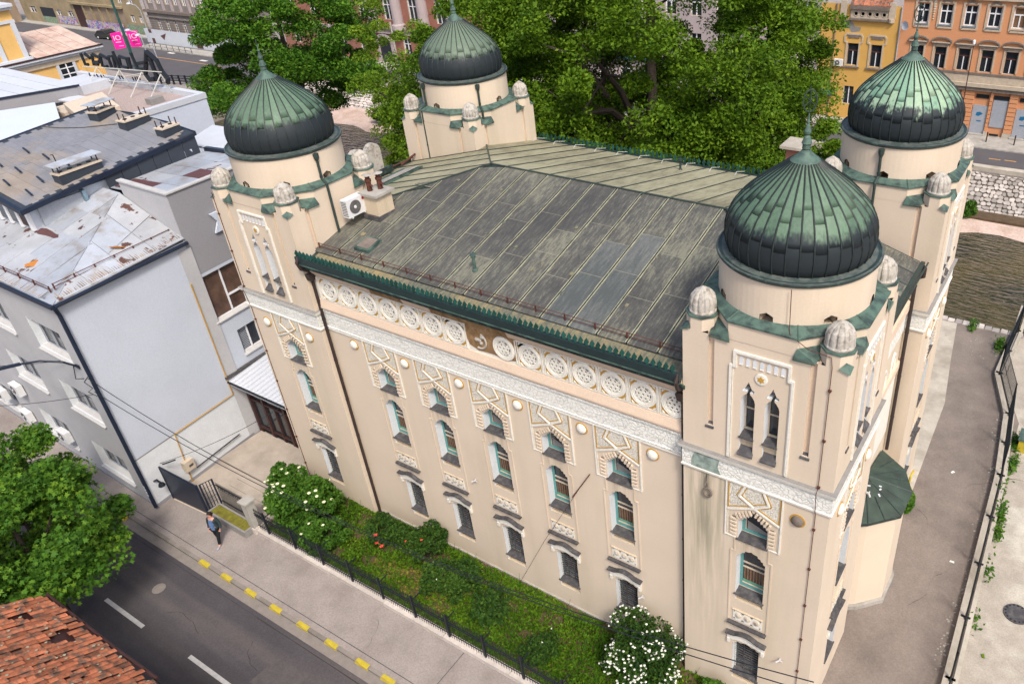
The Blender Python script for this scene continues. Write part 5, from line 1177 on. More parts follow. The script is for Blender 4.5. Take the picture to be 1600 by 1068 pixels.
while y < 6.9:
    x = -30.9 - (.2 if j % 2 else 0)
    while x > -45.8:
        if inside(x, y):
            z = cz(x, y)
            if x > -34.4 and singles < 295: put('roof_tile', tm, CB, (x, y, z - .015 + .01 * (j % 2))); singles += 1
            else: tiles.prism([(x, y, z), (x - .395, y, z + .059), (x - .395, y + .27, z + .079), (x, y + .27, z + .020)], (0, 0, .022))
        x -= .405
    y += .275; j += 1
stuff(tiles.build('roof_tile', 'tileanth', CB))
q = MB(); q.prism([(-30.72, -2.95, 13.22), (-31.32, 6.1, 13.88), (-31.5, 6.1, 13.88), (-30.9, -2.95, 13.22)], (0, 0, .22)); q.prism([(-30.72, -2.95, 13.22), (-30.9, -2.75, 13.22), (-37.8, -2.7, 14.25), (-37.8, -2.9, 14.25)], (0, 0, .2)); q.build('eaves_fascia', 'navy', CB)
for k in range(6):
    y = 1.0 + k * .84; X0 = -31.02 - (y - 1) * .065; z1_ = 13.62 + .075 * (y - 1)
    MB().prism([(X0, y, 12.45), (X0 - .05, y + .81, 12.45), (X0 - .12, y + .81, z1_ + .06), (X0 - .07, y, z1_)], (-.05, 0, 0)).build('cladding_panel', 'anth', CB)
boxo('attic_wall', (-37.5, -2.45, 11.6), (-31.35, 5.6, 13.3), 'greyside', CB)
boxo('grey_panel', (-31.29, -2.1, 12.2), (-31.2, -.2, 13.2), 'shutter', CB); boxo('blue_flashing', (-31.28, -.15, 12.25), (-30.75, 1.0, 12.45), 'blueflash', CB); boxo('blue_post', (-31.28, -.2, 12.3), (-31.0, -.05, 13.3), 'blueflash', CB)
for k in range(6):
    x = -31.6 - k * .95; w_ = boxo('window', (x - .62, -2.55, 12.35), (x, -2.44, 13.15), 'brownframe' if k % 3 == 0 else 'glass', CB); boxo('window_post', (x + .04, -2.58, 12.2), (x + .26, -2.44, 13.25), 'winwhite', w_)
for (x, y) in ((-35.7, .1), (-34.4, .3), (-33.1, .5), (-34.2, -1.1), (-32.6, -1.0), (-33.5, -2.0), (-31.9, -1.9), (-35.4, -1.3)):
    MB().prism([(0, 0, .02), (-.04, .75, .10), (.04, .75, .09), (.08, 0, .02)], (0, 0, .05)).build('snow_stop', 'navy', CB, (x + .35, y - .1, cz(x, y) + .02), 1.35)
def chimbox(x, y, L, ang, hood=True):
    z = cz(x, y); c = thing('roof_chimney', '', 'chimney', (x, y, z), ang, 'metal clad chimneys on the anthracite roof')
    boxo('clad_base', (-L / 2, -.3, -.2), (L / 2, .3, .35), 'anth', c); boxo('top_slab', (-L / 2 - .04, -.34, .35), (L / 2 + .04, .34, .42), 'cream', c)
    for k in range(max(2, int(L / .45))): MB().lathe([(.10, .42), (.10, .46)], 10, (-L / 2 + .25 + k * .45, 0, 0)).build('flue', 'black', c)
    q = MB()
    for sx in (-L / 2 + .1, L / 2 - .1):
        for sy in (-.22, .22): q.box((sx - .02, sy - .02, .42), (sx + .02, sy + .02, .75))
    q.build('hood_post', 'brownframe', c)
    if hood: boxo('hood', (-L / 2 - .12, -.4, .75), (L / 2 + .12, .4, .79), 'zinc', c)
    return c
c = chimbox(-31.75, .3, 2.0, PI / 2 + .05); c['label'] = 'longest roof chimney, with a bent silver hood, at the anthracite roof edge'
c = chimbox(-34.2, 4.75, 1.4, PI / 2 + .1, False); c['label'] = 'middle roof chimney with a raised hood near the white wall'
c = chimbox(-32.05, 5.15, 1.0, PI / 2 + .1, False); c['label'] = 'short roof chimney at the dark parapet corner of the attic'
c = chimbox(-36.3, 4.35, 1.2, PI / 2 + .3); c['label'] = 'roof chimney at the far tip of the anthracite roof, grey box beside it'
c = chimbox(-36.1, -1.9, .8, .3, False); c['label'] = 'roof chimney cut by the left edge of the photo'
tag(MB().tube([(-33.0, .1, 13.9), (-33.1, .1, 14.6), (-33.3, .1, 14.55)], .025, 5).build('roof_mast', 'black'), 'small black mast on a white foot on the tiled attic roof', 'mast')
tag(MB().tube([(-37.6, 1.9, cz(-37.6, 1.9) + .06), (-36.8, 2.3, cz(-36.8, 2.3) + .05), (-35.9, 3.0, cz(-35.9, 3.0) + .05), (-34.9, 4.2, cz(-34.9, 4.2) + .06)], .025, 5).build('roof_cable', 'slate'), 'dark beaded cable lying across the anthracite tiles', 'cable')

# white flat-roofed building with the rooftop sign
DB = thing('white_building', 'white flat roofed building with a gravel roof and parapet carrying the big sign', 'building')
boxo('wall', (-56.5, 4.5, 0), (-41.6, 13.2, 12.7), 'whitewall', DB); boxo('roof_gravel', (-56.2, 4.8, 12.70), (-41.9, 12.9, 12.72), 'roofgravel', DB)
for nm, a, b in (('parapet', (-41.95, 4.5, 12.701), (-41.55, 13.25, 13.05)), ('parapet', (-56.5, 12.85, 12.702), (-41.951, 13.25, 13.05))): boxo(nm, a, b, 'whiteroof', DB)
boxo('ballast_block', (-46.9, 9.0, 12.72), (-46.3, 9.9, 13.1), 'greypatch', DB); boxo('ballast_block', (-44.0, 10.6, 12.72), (-43.4, 11.5, 13.1), 'greypatch', DB)
boxo('roof_box', (-54.0, 10.2, 12.72), (-50.7, 12.2, 13.3), 'whiteroof', DB); boxo('roof_box', (-48.0, 6.6, 12.72), (-45.9, 8.6, 13.1), 'cream', DB)
MB().tube([(-45.2, 7.6, 12.72), (-45.2, 7.6, 13.5)], .1, 8).build('duct', 'slate', DB); MB().prism([(-48.4, 7.6, 13.3), (-44.8, 7.9, 13.3), (-44.8, 9.0, 13.3), (-48.4, 8.7, 13.3)], (0, 0, .08)).build('canopy_sheet', 'whiteroof', DB)
WB = thing('white_sheet_roof', 'low building with a white standing seam roof and dark fascia at the left edge', 'building')
for k in range(12):
    ya, yb = 9.0 - k * 1.0, 9.0 - (k + 1) * 1.0 + .04; x0_ = lambda y: -48.0 - (8.9 - y) * .48
    MB().prism([(x0_(ya), ya, 14.0), (x0_(yb), yb, 14.0), (-58.5, yb + .2, 14.02), (-58.5, ya + .2, 14.02)], (0, 0, .05)).build('roof_sheet', 'whiteroof', WB)
MB().prism([(-48.05, 8.85, 13.15), (-53.8, -3.0, 13.15), (-53.8, -3.0, 13.98), (-48.05, 8.85, 13.98)], (-.15, 0, 0)).build('fascia', 'greydark', WB)
MB().prism([(-47.95, 8.95, 13.9), (-53.7, -3.0, 13.9), (-53.7, -3.0, 14.04), (-47.95, 8.95, 14.04)], (-.15, 0, 0)).build('gutter', 'navy', WB)
boxo('wall', (-59, -3, 8), (-54.2, 8.8, 13.9), 'whitewall', WB)
MB().prism([(-47.4, 6.95, 13.45), (-43.6, 5.3, 13.4), (-40, -1.5, 13.3), (-51.5, .5, 13.45)], (0, 0, .06)).build('sloping_sheet', 'whitewall', WB)
MB().prism([(-46.0, 6.8, 13.25), (-46.0, 9.2, 13.3), (-43.2, 8.6, 12.9), (-43.2, 6.2, 12.85)], (0, 0, .4)).build('cream_hatch', 'cream', WB)

# sign seen from behind: bent-tube script letters on a lattice frame
SG = thing('rooftop_sign', 'large black script sign seen from behind on a white lattice frame', 'sign', (-56, 11.6, 0), math.atan2(1.0, 11.0))
BIG = [[(3.14, 14.86), (3.18, 14.09), (3.51, 14.13)], [(3.59, 14.87), (4.01, 14.58)], [(4.36, 14.85), (4.14, 14.15), (4.65, 14.21)], [(4.47, 14.88), (5.08, 14.67), (4.85, 14.37), (4.18, 14.32)], [(5.25, 14.89), (5.07, 14.13), (5.6, 14.13)], [(5.29, 14.91), (5.94, 14.68)], [(6.05, 14.85), (6.05, 14.12)], [(6.16, 14.82), (6.62, 14.93), (6.46, 14.14)], [(6.8, 15.22), (6.9, 14.11)], [(7.24, 14.89), (7.13, 14.27), (7.79, 14.19)], [(7.32, 14.91), (7.96, 14.81), (7.95, 14.25)], [(8.21, 14.91), (8.1, 14.18)], [(8.64, 15.22), (8.82, 14.23), (9.45, 14.23)], [(9.02, 14.56), (9.78, 14.69)]]
HUGE = [[(10.36, 15.4), (9.88, 14.66), (10.43, 15.09), (10.5, 13.54)], [(10.36, 15.4), (11.06, 14.89), (11.22, 14.19), (11.58, 13.74), (11.39, 13.48)], [(9.88, 14.66), (9.39, 13.9), (9.63, 13.55), (10.24, 13.64)]]
SMALL = [[(3.2, 13.54), (3.18, 13.2)], [(3.4, 13.21), (3.71, 13.49), (3.71, 13.21)], [(4.0, 13.51), (4.1, 13.24)], [(4.47, 13.5), (4.47, 13.29)], [(4.74, 13.5), (4.7, 13.29)], [(6.46, 13.61), (6.51, 13.36)], [(6.71, 13.58), (6.85, 13.38)], [(7.88, 13.59), (7.93, 13.34)], [(8.16, 13.63), (8.16, 13.36)], [(8.37, 13.66), (8.41, 13.4)], [(8.64, 13.68), (8.62, 13.44)]]
FRAME = [[(3.08, 14.0), (11.35, 14.2)], [(7.32, 13.63), (9.44, 13.99)], [(5.21, 13.18), (10.31, 13.32)]]

for L_, r_, nm in ((BIG, .12, 'letter'), (HUGE, .18, 'initial_letter'), (SMALL, .05, 'small_letter')):
    for l in L_:
        q = MB().tube([(s, .12, z) for s, z in l], r_, 6); q.v = [(x, .12 + (y - .12) * .8, z) for x, y, z in q.v]; q.build(nm, 'black', SG)
q = MB()
for l in FRAME: q.tube([(s, -.02, z) for s, z in l], .035, 5, 0)
for s in (4.6, 7.0, 9.3, 11.2): q.tube([(s, -.02, 14.05), (s - .1, -1.3, 12.72)], .035, 5).tube([(s, -.02, 14.05), (s + .25, .15, 12.9)], .035, 5)
q.build('support_frame', 'bars', SG)

# yellow classical building at the upper left
YB = thing('yellow_building', 'yellow building with white cornices, grid windows and a reddish sheet roof', 'building')
boxo('lower_wall', (-96, -12, 0), (-76.8, 24.4, 10.6), 'yellowr', YB); boxo('upper_wall', (-100, -12, 10.85), (-77.6, 18.8, 15.4), 'yellowr', YB)
for i, (o, z0, z1) in enumerate(((.25, 10.35, 10.6), (.5, 10.62, 10.8), (.15, 9.9, 10.34))): boxo('cornice', (-96, -12, z0), (-76.8 + o, 24.4 + o, z1), 'trim' if i == 2 else 'whiteroof', YB)
for i, (o, z0, z1) in enumerate(((.5, 15.35, 15.6), (.3, 15.1, 15.34), (.12, 14.0, 14.25), (.5, 10.82, 11.0))): boxo('cornice', (-100, -12, z0), (-77.6 + o, 18.8 + o * .5, z1), 'whiteroof', YB)
for k in range(5):
    y0_ = 24.6 - k * 1.15; MB().prism([(-76.4, y0_, 10.86), (-76.4, y0_ - 1.1, 10.86), (-82.8, y0_ - 1.1, 12.2), (-82.8, y0_, 12.2)], (0, 0, .05)).build('roof_sheet', 'pinkroof', YB)
MB().prism([(-76.5, 24.9, 10.85), (-96, 24.9, 10.85), (-94, 21, 12.2), (-82.8, 21, 12.2)], (0, 0, .05)).build('roof_sheet', 'pinkroof', YB)
boxo('gutter', (-76.45, -12, 10.8), (-76.25, 24.9, 10.92), 'brownframe', YB)
def gridwin(x, y, z, w, h):
    f = MB().box((-.05, 0, 0), (.12, w, .25)).box((-.05, 0, h - .25), (.12, w, h)).box((-.05, 0, .25), (.12, .25, h - .25)).box((-.05, w - .25, .25), (.12, w, h - .25)).build('window', 'whiteroof', YB, (x, y, z))
    boxo('pane', (-.06, .25, .25), (.03, w - .25, h - .25), 'glass', f)
    q = MB().box((.03, w / 2 - .05, .25), (.08, w / 2 + .05, h - .25))
    for k in (1, 2): zq = .25 + (h - .5) * k / 3; q.box((.03, .25, zq - .04), (.075, w - .25, zq + .04))
    q.build('glazing_bars', 'winwhite', f)
for y in (20.3, 15.2, 10): gridwin(-76.8, y, 8.1, 1.75, 2.2)
for y in (14.3, 10.0): gridwin(-77.6, y, 11.2, 1.8, 2.5)
for y in (22.4, 24.1): boxo('pilaster', (-76.8, y, 0), (-76.68, y + .35, 9.9), 'yellowr', YB)
for y in (16.6, 18.4): boxo('pilaster', (-77.6, y, 11.0), (-77.45, y + .38, 13.99), 'whiteroof', YB)

# ================================================================ ENTRANCE YARD, STREET, GARDEN
PO = thing('porch', 'corrugated white canopy roof over dark framed glass doors between the buildings', 'porch')
q = MB(); n = 34
for k in range(n):
    x0, x1 = -25.75 + k * .165, -25.75 + (k + 1) * .165; za, zb = 3.86 + (.035 if k % 2 else 0), 3.86 + (0 if k % 2 else .035)
    q.add([(x0, .35, za), (x1, .35, zb), (x1, 5.8, zb + .55), (x0, 5.8, za + .55)], [(0, 1, 2, 3)])
    q.add([(x0, .35, za - .02), (x1, .35, zb - .02), (x1, 5.8, zb + .53), (x0, 5.8, za + .53)], [(0, 3, 2, 1)])
q.build('corrugated_sheet', 'whiteroof', PO)
boxo('fascia', (-25.7, .38, 3.62), (-20.1, .44, 3.84), 'reveal', PO); MB().tube([(-25.7, .33, 3.84), (-20.1, .33, 3.84)], .06, 6).build('gutter', 'black', PO)
for x in (-25.6, -24.55, -22.9, -22.35, -20.45): boxo('post', (x - .08, .98, .16), (x + .08, 1.14, 3.86), 'brownframe', PO)
for z in (2.35, .55): boxo('rail', (-25.6, 1.0, z), (-20.4, 1.08, z + .08), 'brownframe', PO)
boxo('glass', (-25.6, 1.09, .2), (-20.4, 1.12, 3.8), 'glass', PO); boxo('door_stile', (-23.72, .99, .2), (-23.64, 1.08, 2.4), 'brownframe', PO)
boxo('roof_edge', (-25.95, .3, 3.98), (-25.7, 5.8, 4.12), 'slate', PO)
sp = thing('entrance_steps', 'shallow concrete steps and landing behind the navy gate', 'steps')
for (a, b, z) in (((-25.6, -1.5), (-20.4, .98), .30), ((-23.6, -1.95), (-20.4, -1.5), .25), ((-23.6, -2.4), (-20.4, -1.95), .20)): boxo('step', (a[0], a[1], .1), (b[0], b[1], z), 'yard', sp)
ga = thing('gate', 'tall closed navy metal gate beside a barred wicket at the yard entrance', 'gate')
MB().prism([(-25.3, -4.26, .08), (-22.8, -4.1, .08), (-22.8, -4.1, 1.86), (-25.3, -4.26, 2.06)], (0, .05, 0)).build('sheet_panel', 'navy', ga)
q = MB().tube([(-25.3, -4.24, .0), (-25.3, -4.24, 2.12)], .05, 6).tube([(-22.8, -4.08, 0), (-22.8, -4.08, 1.95)], .06, 6).tube([(-25.3, -4.24, 2.08), (-22.8, -4.08, 1.88)], .045, 5); q.build('gate_frame', 'navy', ga)
MB().prism([(-25.2, -4.3, .02), (-22.8, -4.14, .02), (-22.8, -4.14, .16), (-25.2, -4.3, .16)], (0, .1, 0)).build('threshold', 'cream', ga)
q = MB().tube([(-22.75, -3.95, .4), (-22.6, -3.45, .4), (-22.6, -3.45, 1.9), (-22.75, -3.95, 1.9), (-22.75, -3.95, .4)], .045, 5)
for k in range(3): t = (k + 1) / 4; q.tube([(-22.75 + .15 * t, -3.95 + .5 * t, .4), (-22.75 + .15 * t, -3.95 + .5 * t, 1.9)], .022, 4)
for k in range(4): q.tube([(-22.75, -3.95, .7 + k * .3), (-22.6, -3.45, .7 + k * .3)], .012, 4)
q.build('wicket', 'navy', ga)
yf = thing('yard_fence', 'short black lattice fence between the gate and the stone pillar', 'fence')
q = MB().tube([(-22.6, -3.38, .5), (-20.3, -3.38, .5)], .03, 5).tube([(-22.6, -3.38, 1.5), (-20.3, -3.38, 1.5)], .03, 5)
for k in range(26): x = -22.55 + k * .088; q.tube([(x, -3.38, .2), (x, -3.38, 1.68)], .011, 4)
for k in range(11): x = -22.5 + k * .2; q.tube([(x + .08 * cos(a), -3.38, 1.38 + .08 * sin(a)) for a in np.linspace(0, 2 * PI, 9)], .01, 3)
q.build('lattice', 'black', yf)
pb = thing('planter', 'long grey concrete planter filled with yellow green moss', 'planter', (-21.25, -3.85, .14))
q = MB()
for a, b in (((-1.35, -.32, 0), (1.35, -.24, .36)), ((-1.35, .24, 0), (1.35, .32, .36)), ((-1.35, -.24, 0), (-1.27, .24, .36)), ((1.27, -.24, 0), (1.35, .24, .36))): q.box(a, b)
q.build('trough', 'greypatch', pb); boxo('moss_bed', (-1.27, -.24, .05), (1.27, .24, .32), 'moss', pb)
pl = thing('gate_pillar', 'square stone pillar with a flat cap at the end of the garden fence', 'pillar', (-19.95, -3.55, .14))
boxo('shaft', (-.2, -.2, 0), (.2, .2, 1.7), 'conc', pl); boxo('cap_slab', (-.27, -.27, 1.7), (.27, .27, 1.8), 'conc', pl); boxo('foot', (-.26, -.26, 0), (.26, .26, .3), 'kerb', pl)
# garden fence on a stone kerb
gf = thing('garden_fence', 'black iron railing on a pale stone kerb along the garden', 'fence')
for i in range(13): MB().box((-19.75 + i * 1.6, -3.72, .1), (-18.17 + i * 1.6, -3.42, .34)).build('kerb_stone', 'kerb', gf, (0, 0, .003 * (i % 2)))
q = MB()
for z in (.55, 1.15, 1.28): q.tube([(-19.7, -3.56, z), (1.0, -3.56, z)], .02, 4)
q.build('rail', 'black', gf)
bm_ = MB().tube([(0, -3.56, .34), (0, -3.56, 1.5)], .012, 4).tube([(.06 * cos(a), -3.56, 1.22 + .06 * sin(a)) for a in np.linspace(0, 2 * PI, 7)], .008, 3).lathe([(.02, 1.48), (.025, 1.52), (.004, 1.6)], 5, (0, -3.56, 0)).mesh('baluster', ['black'])
for k in range(172): put('baluster', bm_, gf, (-19.6 + k * .12, 0, 0))
for k in range(12): q = MB().box((-.035, -3.6, .34), (.035, -3.52, 1.6)).box((-.015, -3.54, 1.3), (.015, -3.1, 1.34)); q.build('post', 'black', gf, (-19.0 + k * 1.78, 0, 0))
# person walking on the pavement
def skinned(name, verts, edges, radii, m, parent, sub=1):
    me = bpy.data.meshes.new(name); me.from_pydata(verts, edges, []); o = put(name, me, parent); sk_ = o.modifiers.new('skin', 'SKIN')
    for i, rr in enumerate(radii): me.skin_vertices[0].data[i].radius = (rr if isinstance(rr, tuple) else (rr, rr))
    for d in me.skin_vertices[0].data: d.use_root = False
    me.skin_vertices[0].data[0].use_root = True
    s_ = o.modifiers.new('sub', 'SUBSURF'); s_.levels = sub; s_.render_levels = sub
    dg = bpy.context.evaluated_depsgraph_get(); dg.update(); ev = o.evaluated_get(dg); nm = bpy.data.meshes.new_from_object(ev); nm.materials.clear(); nm.materials.append(M[m])
    o.modifiers.clear(); o.data = nm; nm.polygons.foreach_set('use_smooth', [True] * len(nm.polygons)); return o
PE = thing('person', 'person in a dark open jacket, checked blue shirt and black trousers walking past the planter', 'person', (-20.75, -4.85, .14), .45)
# local: facing -Y
V = [(0, 0, .95), (0, .0, 1.12), (0, .0, 1.30), (0, .01, 1.44), (0, .0, 1.53), (0, -.01, 1.60), (0, -.02, 1.68), (0, 0, 1.755),
     (-.17, .01, 1.43), (-.25, .05, 1.20), (-.27, .04, 1.02), (-.20, -.12, .92), (-.17, -.16, .90), (.17, .01, 1.43), (.26, .03, 1.19), (.29, -.03, .98), (.27, -.09, .88),
     (-.10, 0, .88), (-.12, .02, .50), (-.12, .10, .12), (-.12, .02, .04), (.10, 0, .88), (.11, -.16, .52), (.10, -.26, .10), (.10, -.38, .05)]
E_ = [(0, 1), (1, 2), (2, 3), (3, 4), (4, 5), (5, 6), (6, 7), (3, 8), (8, 9), (9, 10), (10, 11), (11, 12), (3, 13), (13, 14), (14, 15), (15, 16), (0, 17), (17, 18), (18, 19), (19, 20), (0, 21), (21, 22), (22, 23), (23, 24)]
Rr = [(.14, .10), (.14, .10), (.15, .11), (.11, .08), .055, .06, (.075, .09), .05, .065, .05, .042, .035, .028, .065, .05, .04, .03, .09, .062, .045, .035, .09, .062, .045, .035]
skinned('body', V, E_, Rr, 'skin', PE)
JV = [(0, .02, 1.05), (0, .02, 1.25), (0, .02, 1.42), (-.18, .02, 1.43), (-.26, .05, 1.20), (-.28, .04, 1.03), (-.22, -.10, .94), (.18, .02, 1.43), (.27, .03, 1.19), (.30, -.03, 1.0), (.29, -.07, .93), (0, .02, .92)]
skinned('jacket', JV, [(0, 1), (1, 2), (2, 3), (3, 4), (4, 5), (5, 6), (2, 7), (7, 8), (8, 9), (9, 10), (0, 11)], [(.17, .13), (.18, .14), (.13, .10), .085, .07, .06, .055, .085, .07, .06, .055, (.18, .13)], 'jacket', PE)
MB().prism([(-.06, -.14, 1.44), (.05, -.14, 1.44), (.085, -.165, 1.20), (.08, -.16, .90), (-.05, -.16, .90), (-.085, -.165, 1.20)], (0, .10, 0)).build('shirt', 'shirt', PE)
TV = [(0, 0, .93), (-.10, 0, .86), (-.12, .02, .50), (-.12, .10, .12), (.10, 0, .86), (.11, -.16, .52), (.10, -.26, .12)]
skinned('trousers', TV, [(0, 1), (1, 2), (2, 3), (0, 4), (4, 5), (5, 6)], [(.16, .13), (.11, .11), .08, .07, (.11, .11), .08, .07], 'trousers', PE)
for x, y in ((-.12, .04), (.10, -.34)): skinned('shoe', [(x, y + .06, .05), (x, y - .06, .05), (x, y - .17, .035)], [(0, 1), (1, 2)], [.05, .05, .035], 'shoe', PE)
skinned('hair', [(0, .03, 1.70), (0, .0, 1.775), (0, .06, 1.66)], [(0, 1), (0, 2)], [(.088, .085), (.075, .08), .07], 'hair', PE)
q = MB()
for sx in (-1, 1): q.lathe([(.001, 0), (.012, .006), (.001, .012)], 6, (sx * .03, -.108, 1.685))
q.box((-.028, -.105, 1.622), (.028, -.098, 1.63)).build('eyes_and_mouth', 'hair', PE)
MB().prism([(-.014, -.10, 1.648), (.014, -.10, 1.648), (0, -.10, 1.69)], (0, -.025, 0)).build('nose', 'skin', PE)
for sx in (-1, 1):
    hx, hy, hz = (-.17, -.17, .895) if sx < 0 else (.27, -.10, .86)
    q = MB()
    for k in range(4): q.tube([(hx - .03 + k * .02, hy, hz), (hx - .032 + k * .02, hy - .03, hz - .045), (hx - .03 + k * .02, hy - .015, hz - .08 + .008 * abs(k - 1.5))], .0095, 5)
    q.tube([(hx - sx * .03, hy, hz + .01), (hx - sx * .055, hy - .02, hz - .03), (hx - sx * .05, hy - .035, hz - .05)], .010, 5); q.build('fingers', 'skin', PE)

# garden ground, ivy, bushes
slab('garden_soil', [(-19.7, -3.45), (1.0, -3.45), (1.0, 0), (-19.7, 0)], .22, 'soil', .2)
rg_ = np.random.default_rng(12)
def scatter(n, x0, x1, y0, y1, z0, z1, dens=None):
    x = rg_.uniform(x0, x1, n); y = rg_.uniform(y0, y1, n); h = .5 + .5 * np.sin(x * 1.3 + 2) * np.sin(y * 1.9 + x * .4); z = z0 + (z1 - z0) * rg_.uniform(0, 1, n) * (.3 + .7 * h)
    P = np.stack([x, y, z], 1); return P
P = scatter(46000, -19.6, 1.0, -3.4, -.12, .24, .62); gm = np.sin(P[:, 0] * 2.1 + 3 * np.sin(P[:, 1] * 1.7)) * np.sin(P[:, 1] * 3.3 + 2 * np.sin(P[:, 0] * .9)); P = P[(gm < .45) | (rg_.uniform(0, 1, len(P)) < .25)]; P[:, 2] = .24 + (P[:, 2] - .24) * (1 - .6 * (np.abs(P[:, 1] + 1.8) > 1.4))
P = P[~((np.hypot((P[:, 0] + 11.5) / 2.6, (P[:, 1] + 2.3) / .5) < 1) & (rg_.uniform(0, 1, len(P)) < .5))]
stuff(leafcloud('ground_cover', P, .06, 'leafivy', seed=3), 'bright green ground cover filling the strip of garden along the facade', 'ground cover')
P = scatter(2500, -13.8, -9, -2.9, -1.7, .23, .3)
stuff(leafcloud('dry_grass', P, .05, 'moss', seed=9), 'thin yellowish grass patch in the middle of the garden', 'grass')
q = MB(); fr_ = random.Random(17)
for k in range(260):
    x, y = fr_.uniform(-19, .6), fr_.uniform(-3.3, -.25); hh = fr_.uniform(.25, .75)
    for j in range(4):
        a = fr_.uniform(0, 6.28); w_ = .016; dx, dy = cos(a), sin(a)
        q.add([(x - dy * w_, y + dx * w_, .3), (x + dy * w_, y - dx * w_, .3), (x + dx * hh * .3, y + dy * hh * .3, .3 + hh), (x + dx * hh * .28, y + dy * hh * .28, .3 + hh)], [(0, 1, 2, 3)])
stuff(q.build('tall_weeds', 'leafelder'), 'scattered taller weeds and stalks standing above the garden ground cover', 'weeds')
def bush(name, label, cat, c, R_, H_, n, size, m, nfl=0, fm=None, fs=.05, seed=1, group=None, clumps=26, kind='quad', umb=False):
    t = thing(name, label, cat, (c[0], c[1], .2), 0, group); r = np.random.default_rng(seed); pts = []; fl = []
    for k in range(clumps):
        a = r.uniform(0, 2 * PI); rr = R_ * math.sqrt(r.uniform(0, 1)) * .78; zc = H_ * (.25 + .65 * r.uniform(0, 1) * (1 - .45 * (rr / R_) ** 2)); cr_ = R_ * r.uniform(.22, .4)
        pts.append(blobpts((rr * cos(a), rr * sin(a), zc), (cr_, cr_, cr_ * .8), n // clumps, r, .45))
    P = np.concatenate(pts); P = P[P[:, 2] > .05]
    leafcloud('foliage', P, size, m, t, kind=kind, seed=seed)
    q = MB()
    for k in range(7): a = k * .9; q.tube([(0, 0, 0), (.3 * R_ * cos(a), .3 * R_ * sin(a), H_ * .45), (.6 * R_ * cos(a), .6 * R_ * sin(a), H_ * .8)], .03, 5, r2=.008)
    q.build('stem', 'bark', t)
    if nfl:
        # flowers sit on the outer, upper side
        d = P - P.mean(0); s = np.linalg.norm(d / np.array([R_, R_, H_ * .6]), axis=1) + .25 * d[:, 2] / H_ - .12 * d[:, 1] / R_ - 1.2 * (P[:, 2] < .15 * H_); idx = np.argsort(-s)[:len(P) // 5]; idx = r.choice(idx, nfl, replace=False)
        q = MB()
        for i in idx:
            x, y, z = P[i] + d[i] / np.linalg.norm(d[i]) * .07
            if umb: q.lathe([(fs, 0), (fs * .7, fs * .25), (.01, fs * .35)], 8, (x, y, z))
            else:
                for j in range(5): a = j * 1.257; q.add([(x, y, z + .012), (x + fs * cos(a - .5), y + fs * sin(a - .5), z + r.uniform(-.01, .02)), (x + fs * 1.25 * cos(a), y + fs * 1.25 * sin(a), z), (x + fs * cos(a + .5), y + fs * sin(a + .5), z + r.uniform(-.01, .02))], [(0, 1, 2, 3)])
        stuff(q.build('flowers', fm, t))
    return t
bush('elder_bush', 'big elder bush with flat cream flower heads behind the garden fence', 'bush', (-18.1, -2.0), 1.75, 2.6, 15000, .085, 'leafelder', 34, 'cflower', .085, 3, umb=True)
bush('shrub', 'narrow light green shrub without flowers rising between the pillar and the elder', 'bush', (-19.9, -1.6), .8, 2.4, 5000, .08, 'leafelder', 0, None, .1, 4)
bush('rose_bush', 'rose bush with one bright red flower near the left downpipe', 'bush', (-14.2, -1.3), .8, 1.5, 4500, .07, 'leafbush', 3, 'rose', .08, 5, 'rose bushes in the garden')
bush('rose_bush', 'taller rose bush with small orange flowers against the wall under the second bay', 'bush', (-11.7, -1.0), 1.0, 1.9, 6500, .07, 'leafbush', 5, 'rose', .05, 6, 'rose bushes in the garden')
bush('rose_bush', 'low sprawling rose bush in the middle of the garden', 'bush', (-9.4, -1.7), 1.0, 1.4, 5500, .07, 'leafbush', 2, 'flower', .04, 7, 'rose bushes in the garden')
bush('rose_bush', 'straggly rose bush between the tall one and the middle one', 'bush', (-10.4, -1.9), .9, 1.3, 4500, .07, 'leafbush', 0, None, .1, 41, 'rose bushes in the garden')
bush('shrub', 'leafy shrub spilling over the railing right of the elder bush', 'bush', (-16.2, -2.7), 1.0, 1.5, 6500, .075, 'leafelder', 3, 'cflower', .07, 42, umb=True)
bush('shrub', 'low dark shrub against the wall under the first bay', 'bush', (-13.1, -.8), .7, 1.0, 3500, .07, 'leafbush', 0, None, .1, 43)
bush('shrub', 'small dark shrub below the fourth window bay, near the wall foot', 'bush', (-7.6, -1.9), .9, 1.1, 3500, .07, 'leafbush', 0, None, .1, 8)
bush('shrub', 'low bluish shrub in the grass close to the iron railing', 'bush', (-4.9, -2.4), .8, .8, 3000, .06, 'leafbush', 3, 'flower', .03, 9)
bush('flowering_shrub', 'rounded shrub covered with small white blossoms beside the near tower', 'bush', (-1.15, -1.3), 1.5, 2.7, 16000, .065, 'leafbush', 330, 'flower', .038, 10, clumps=40)
bush('shrub', 'little bright green bush at the foot of the near tower', 'bush', (1.5, -.95), .55, 1.0, 2200, .07, 'leafelder', 0, None, .1, 11)
bush('weed', 'tuft of weeds growing between the near tower corner and the path', 'weed', (4.75, -.5), .28, .5, 700, .06, 'leafelder', 0, None, .1, 12)

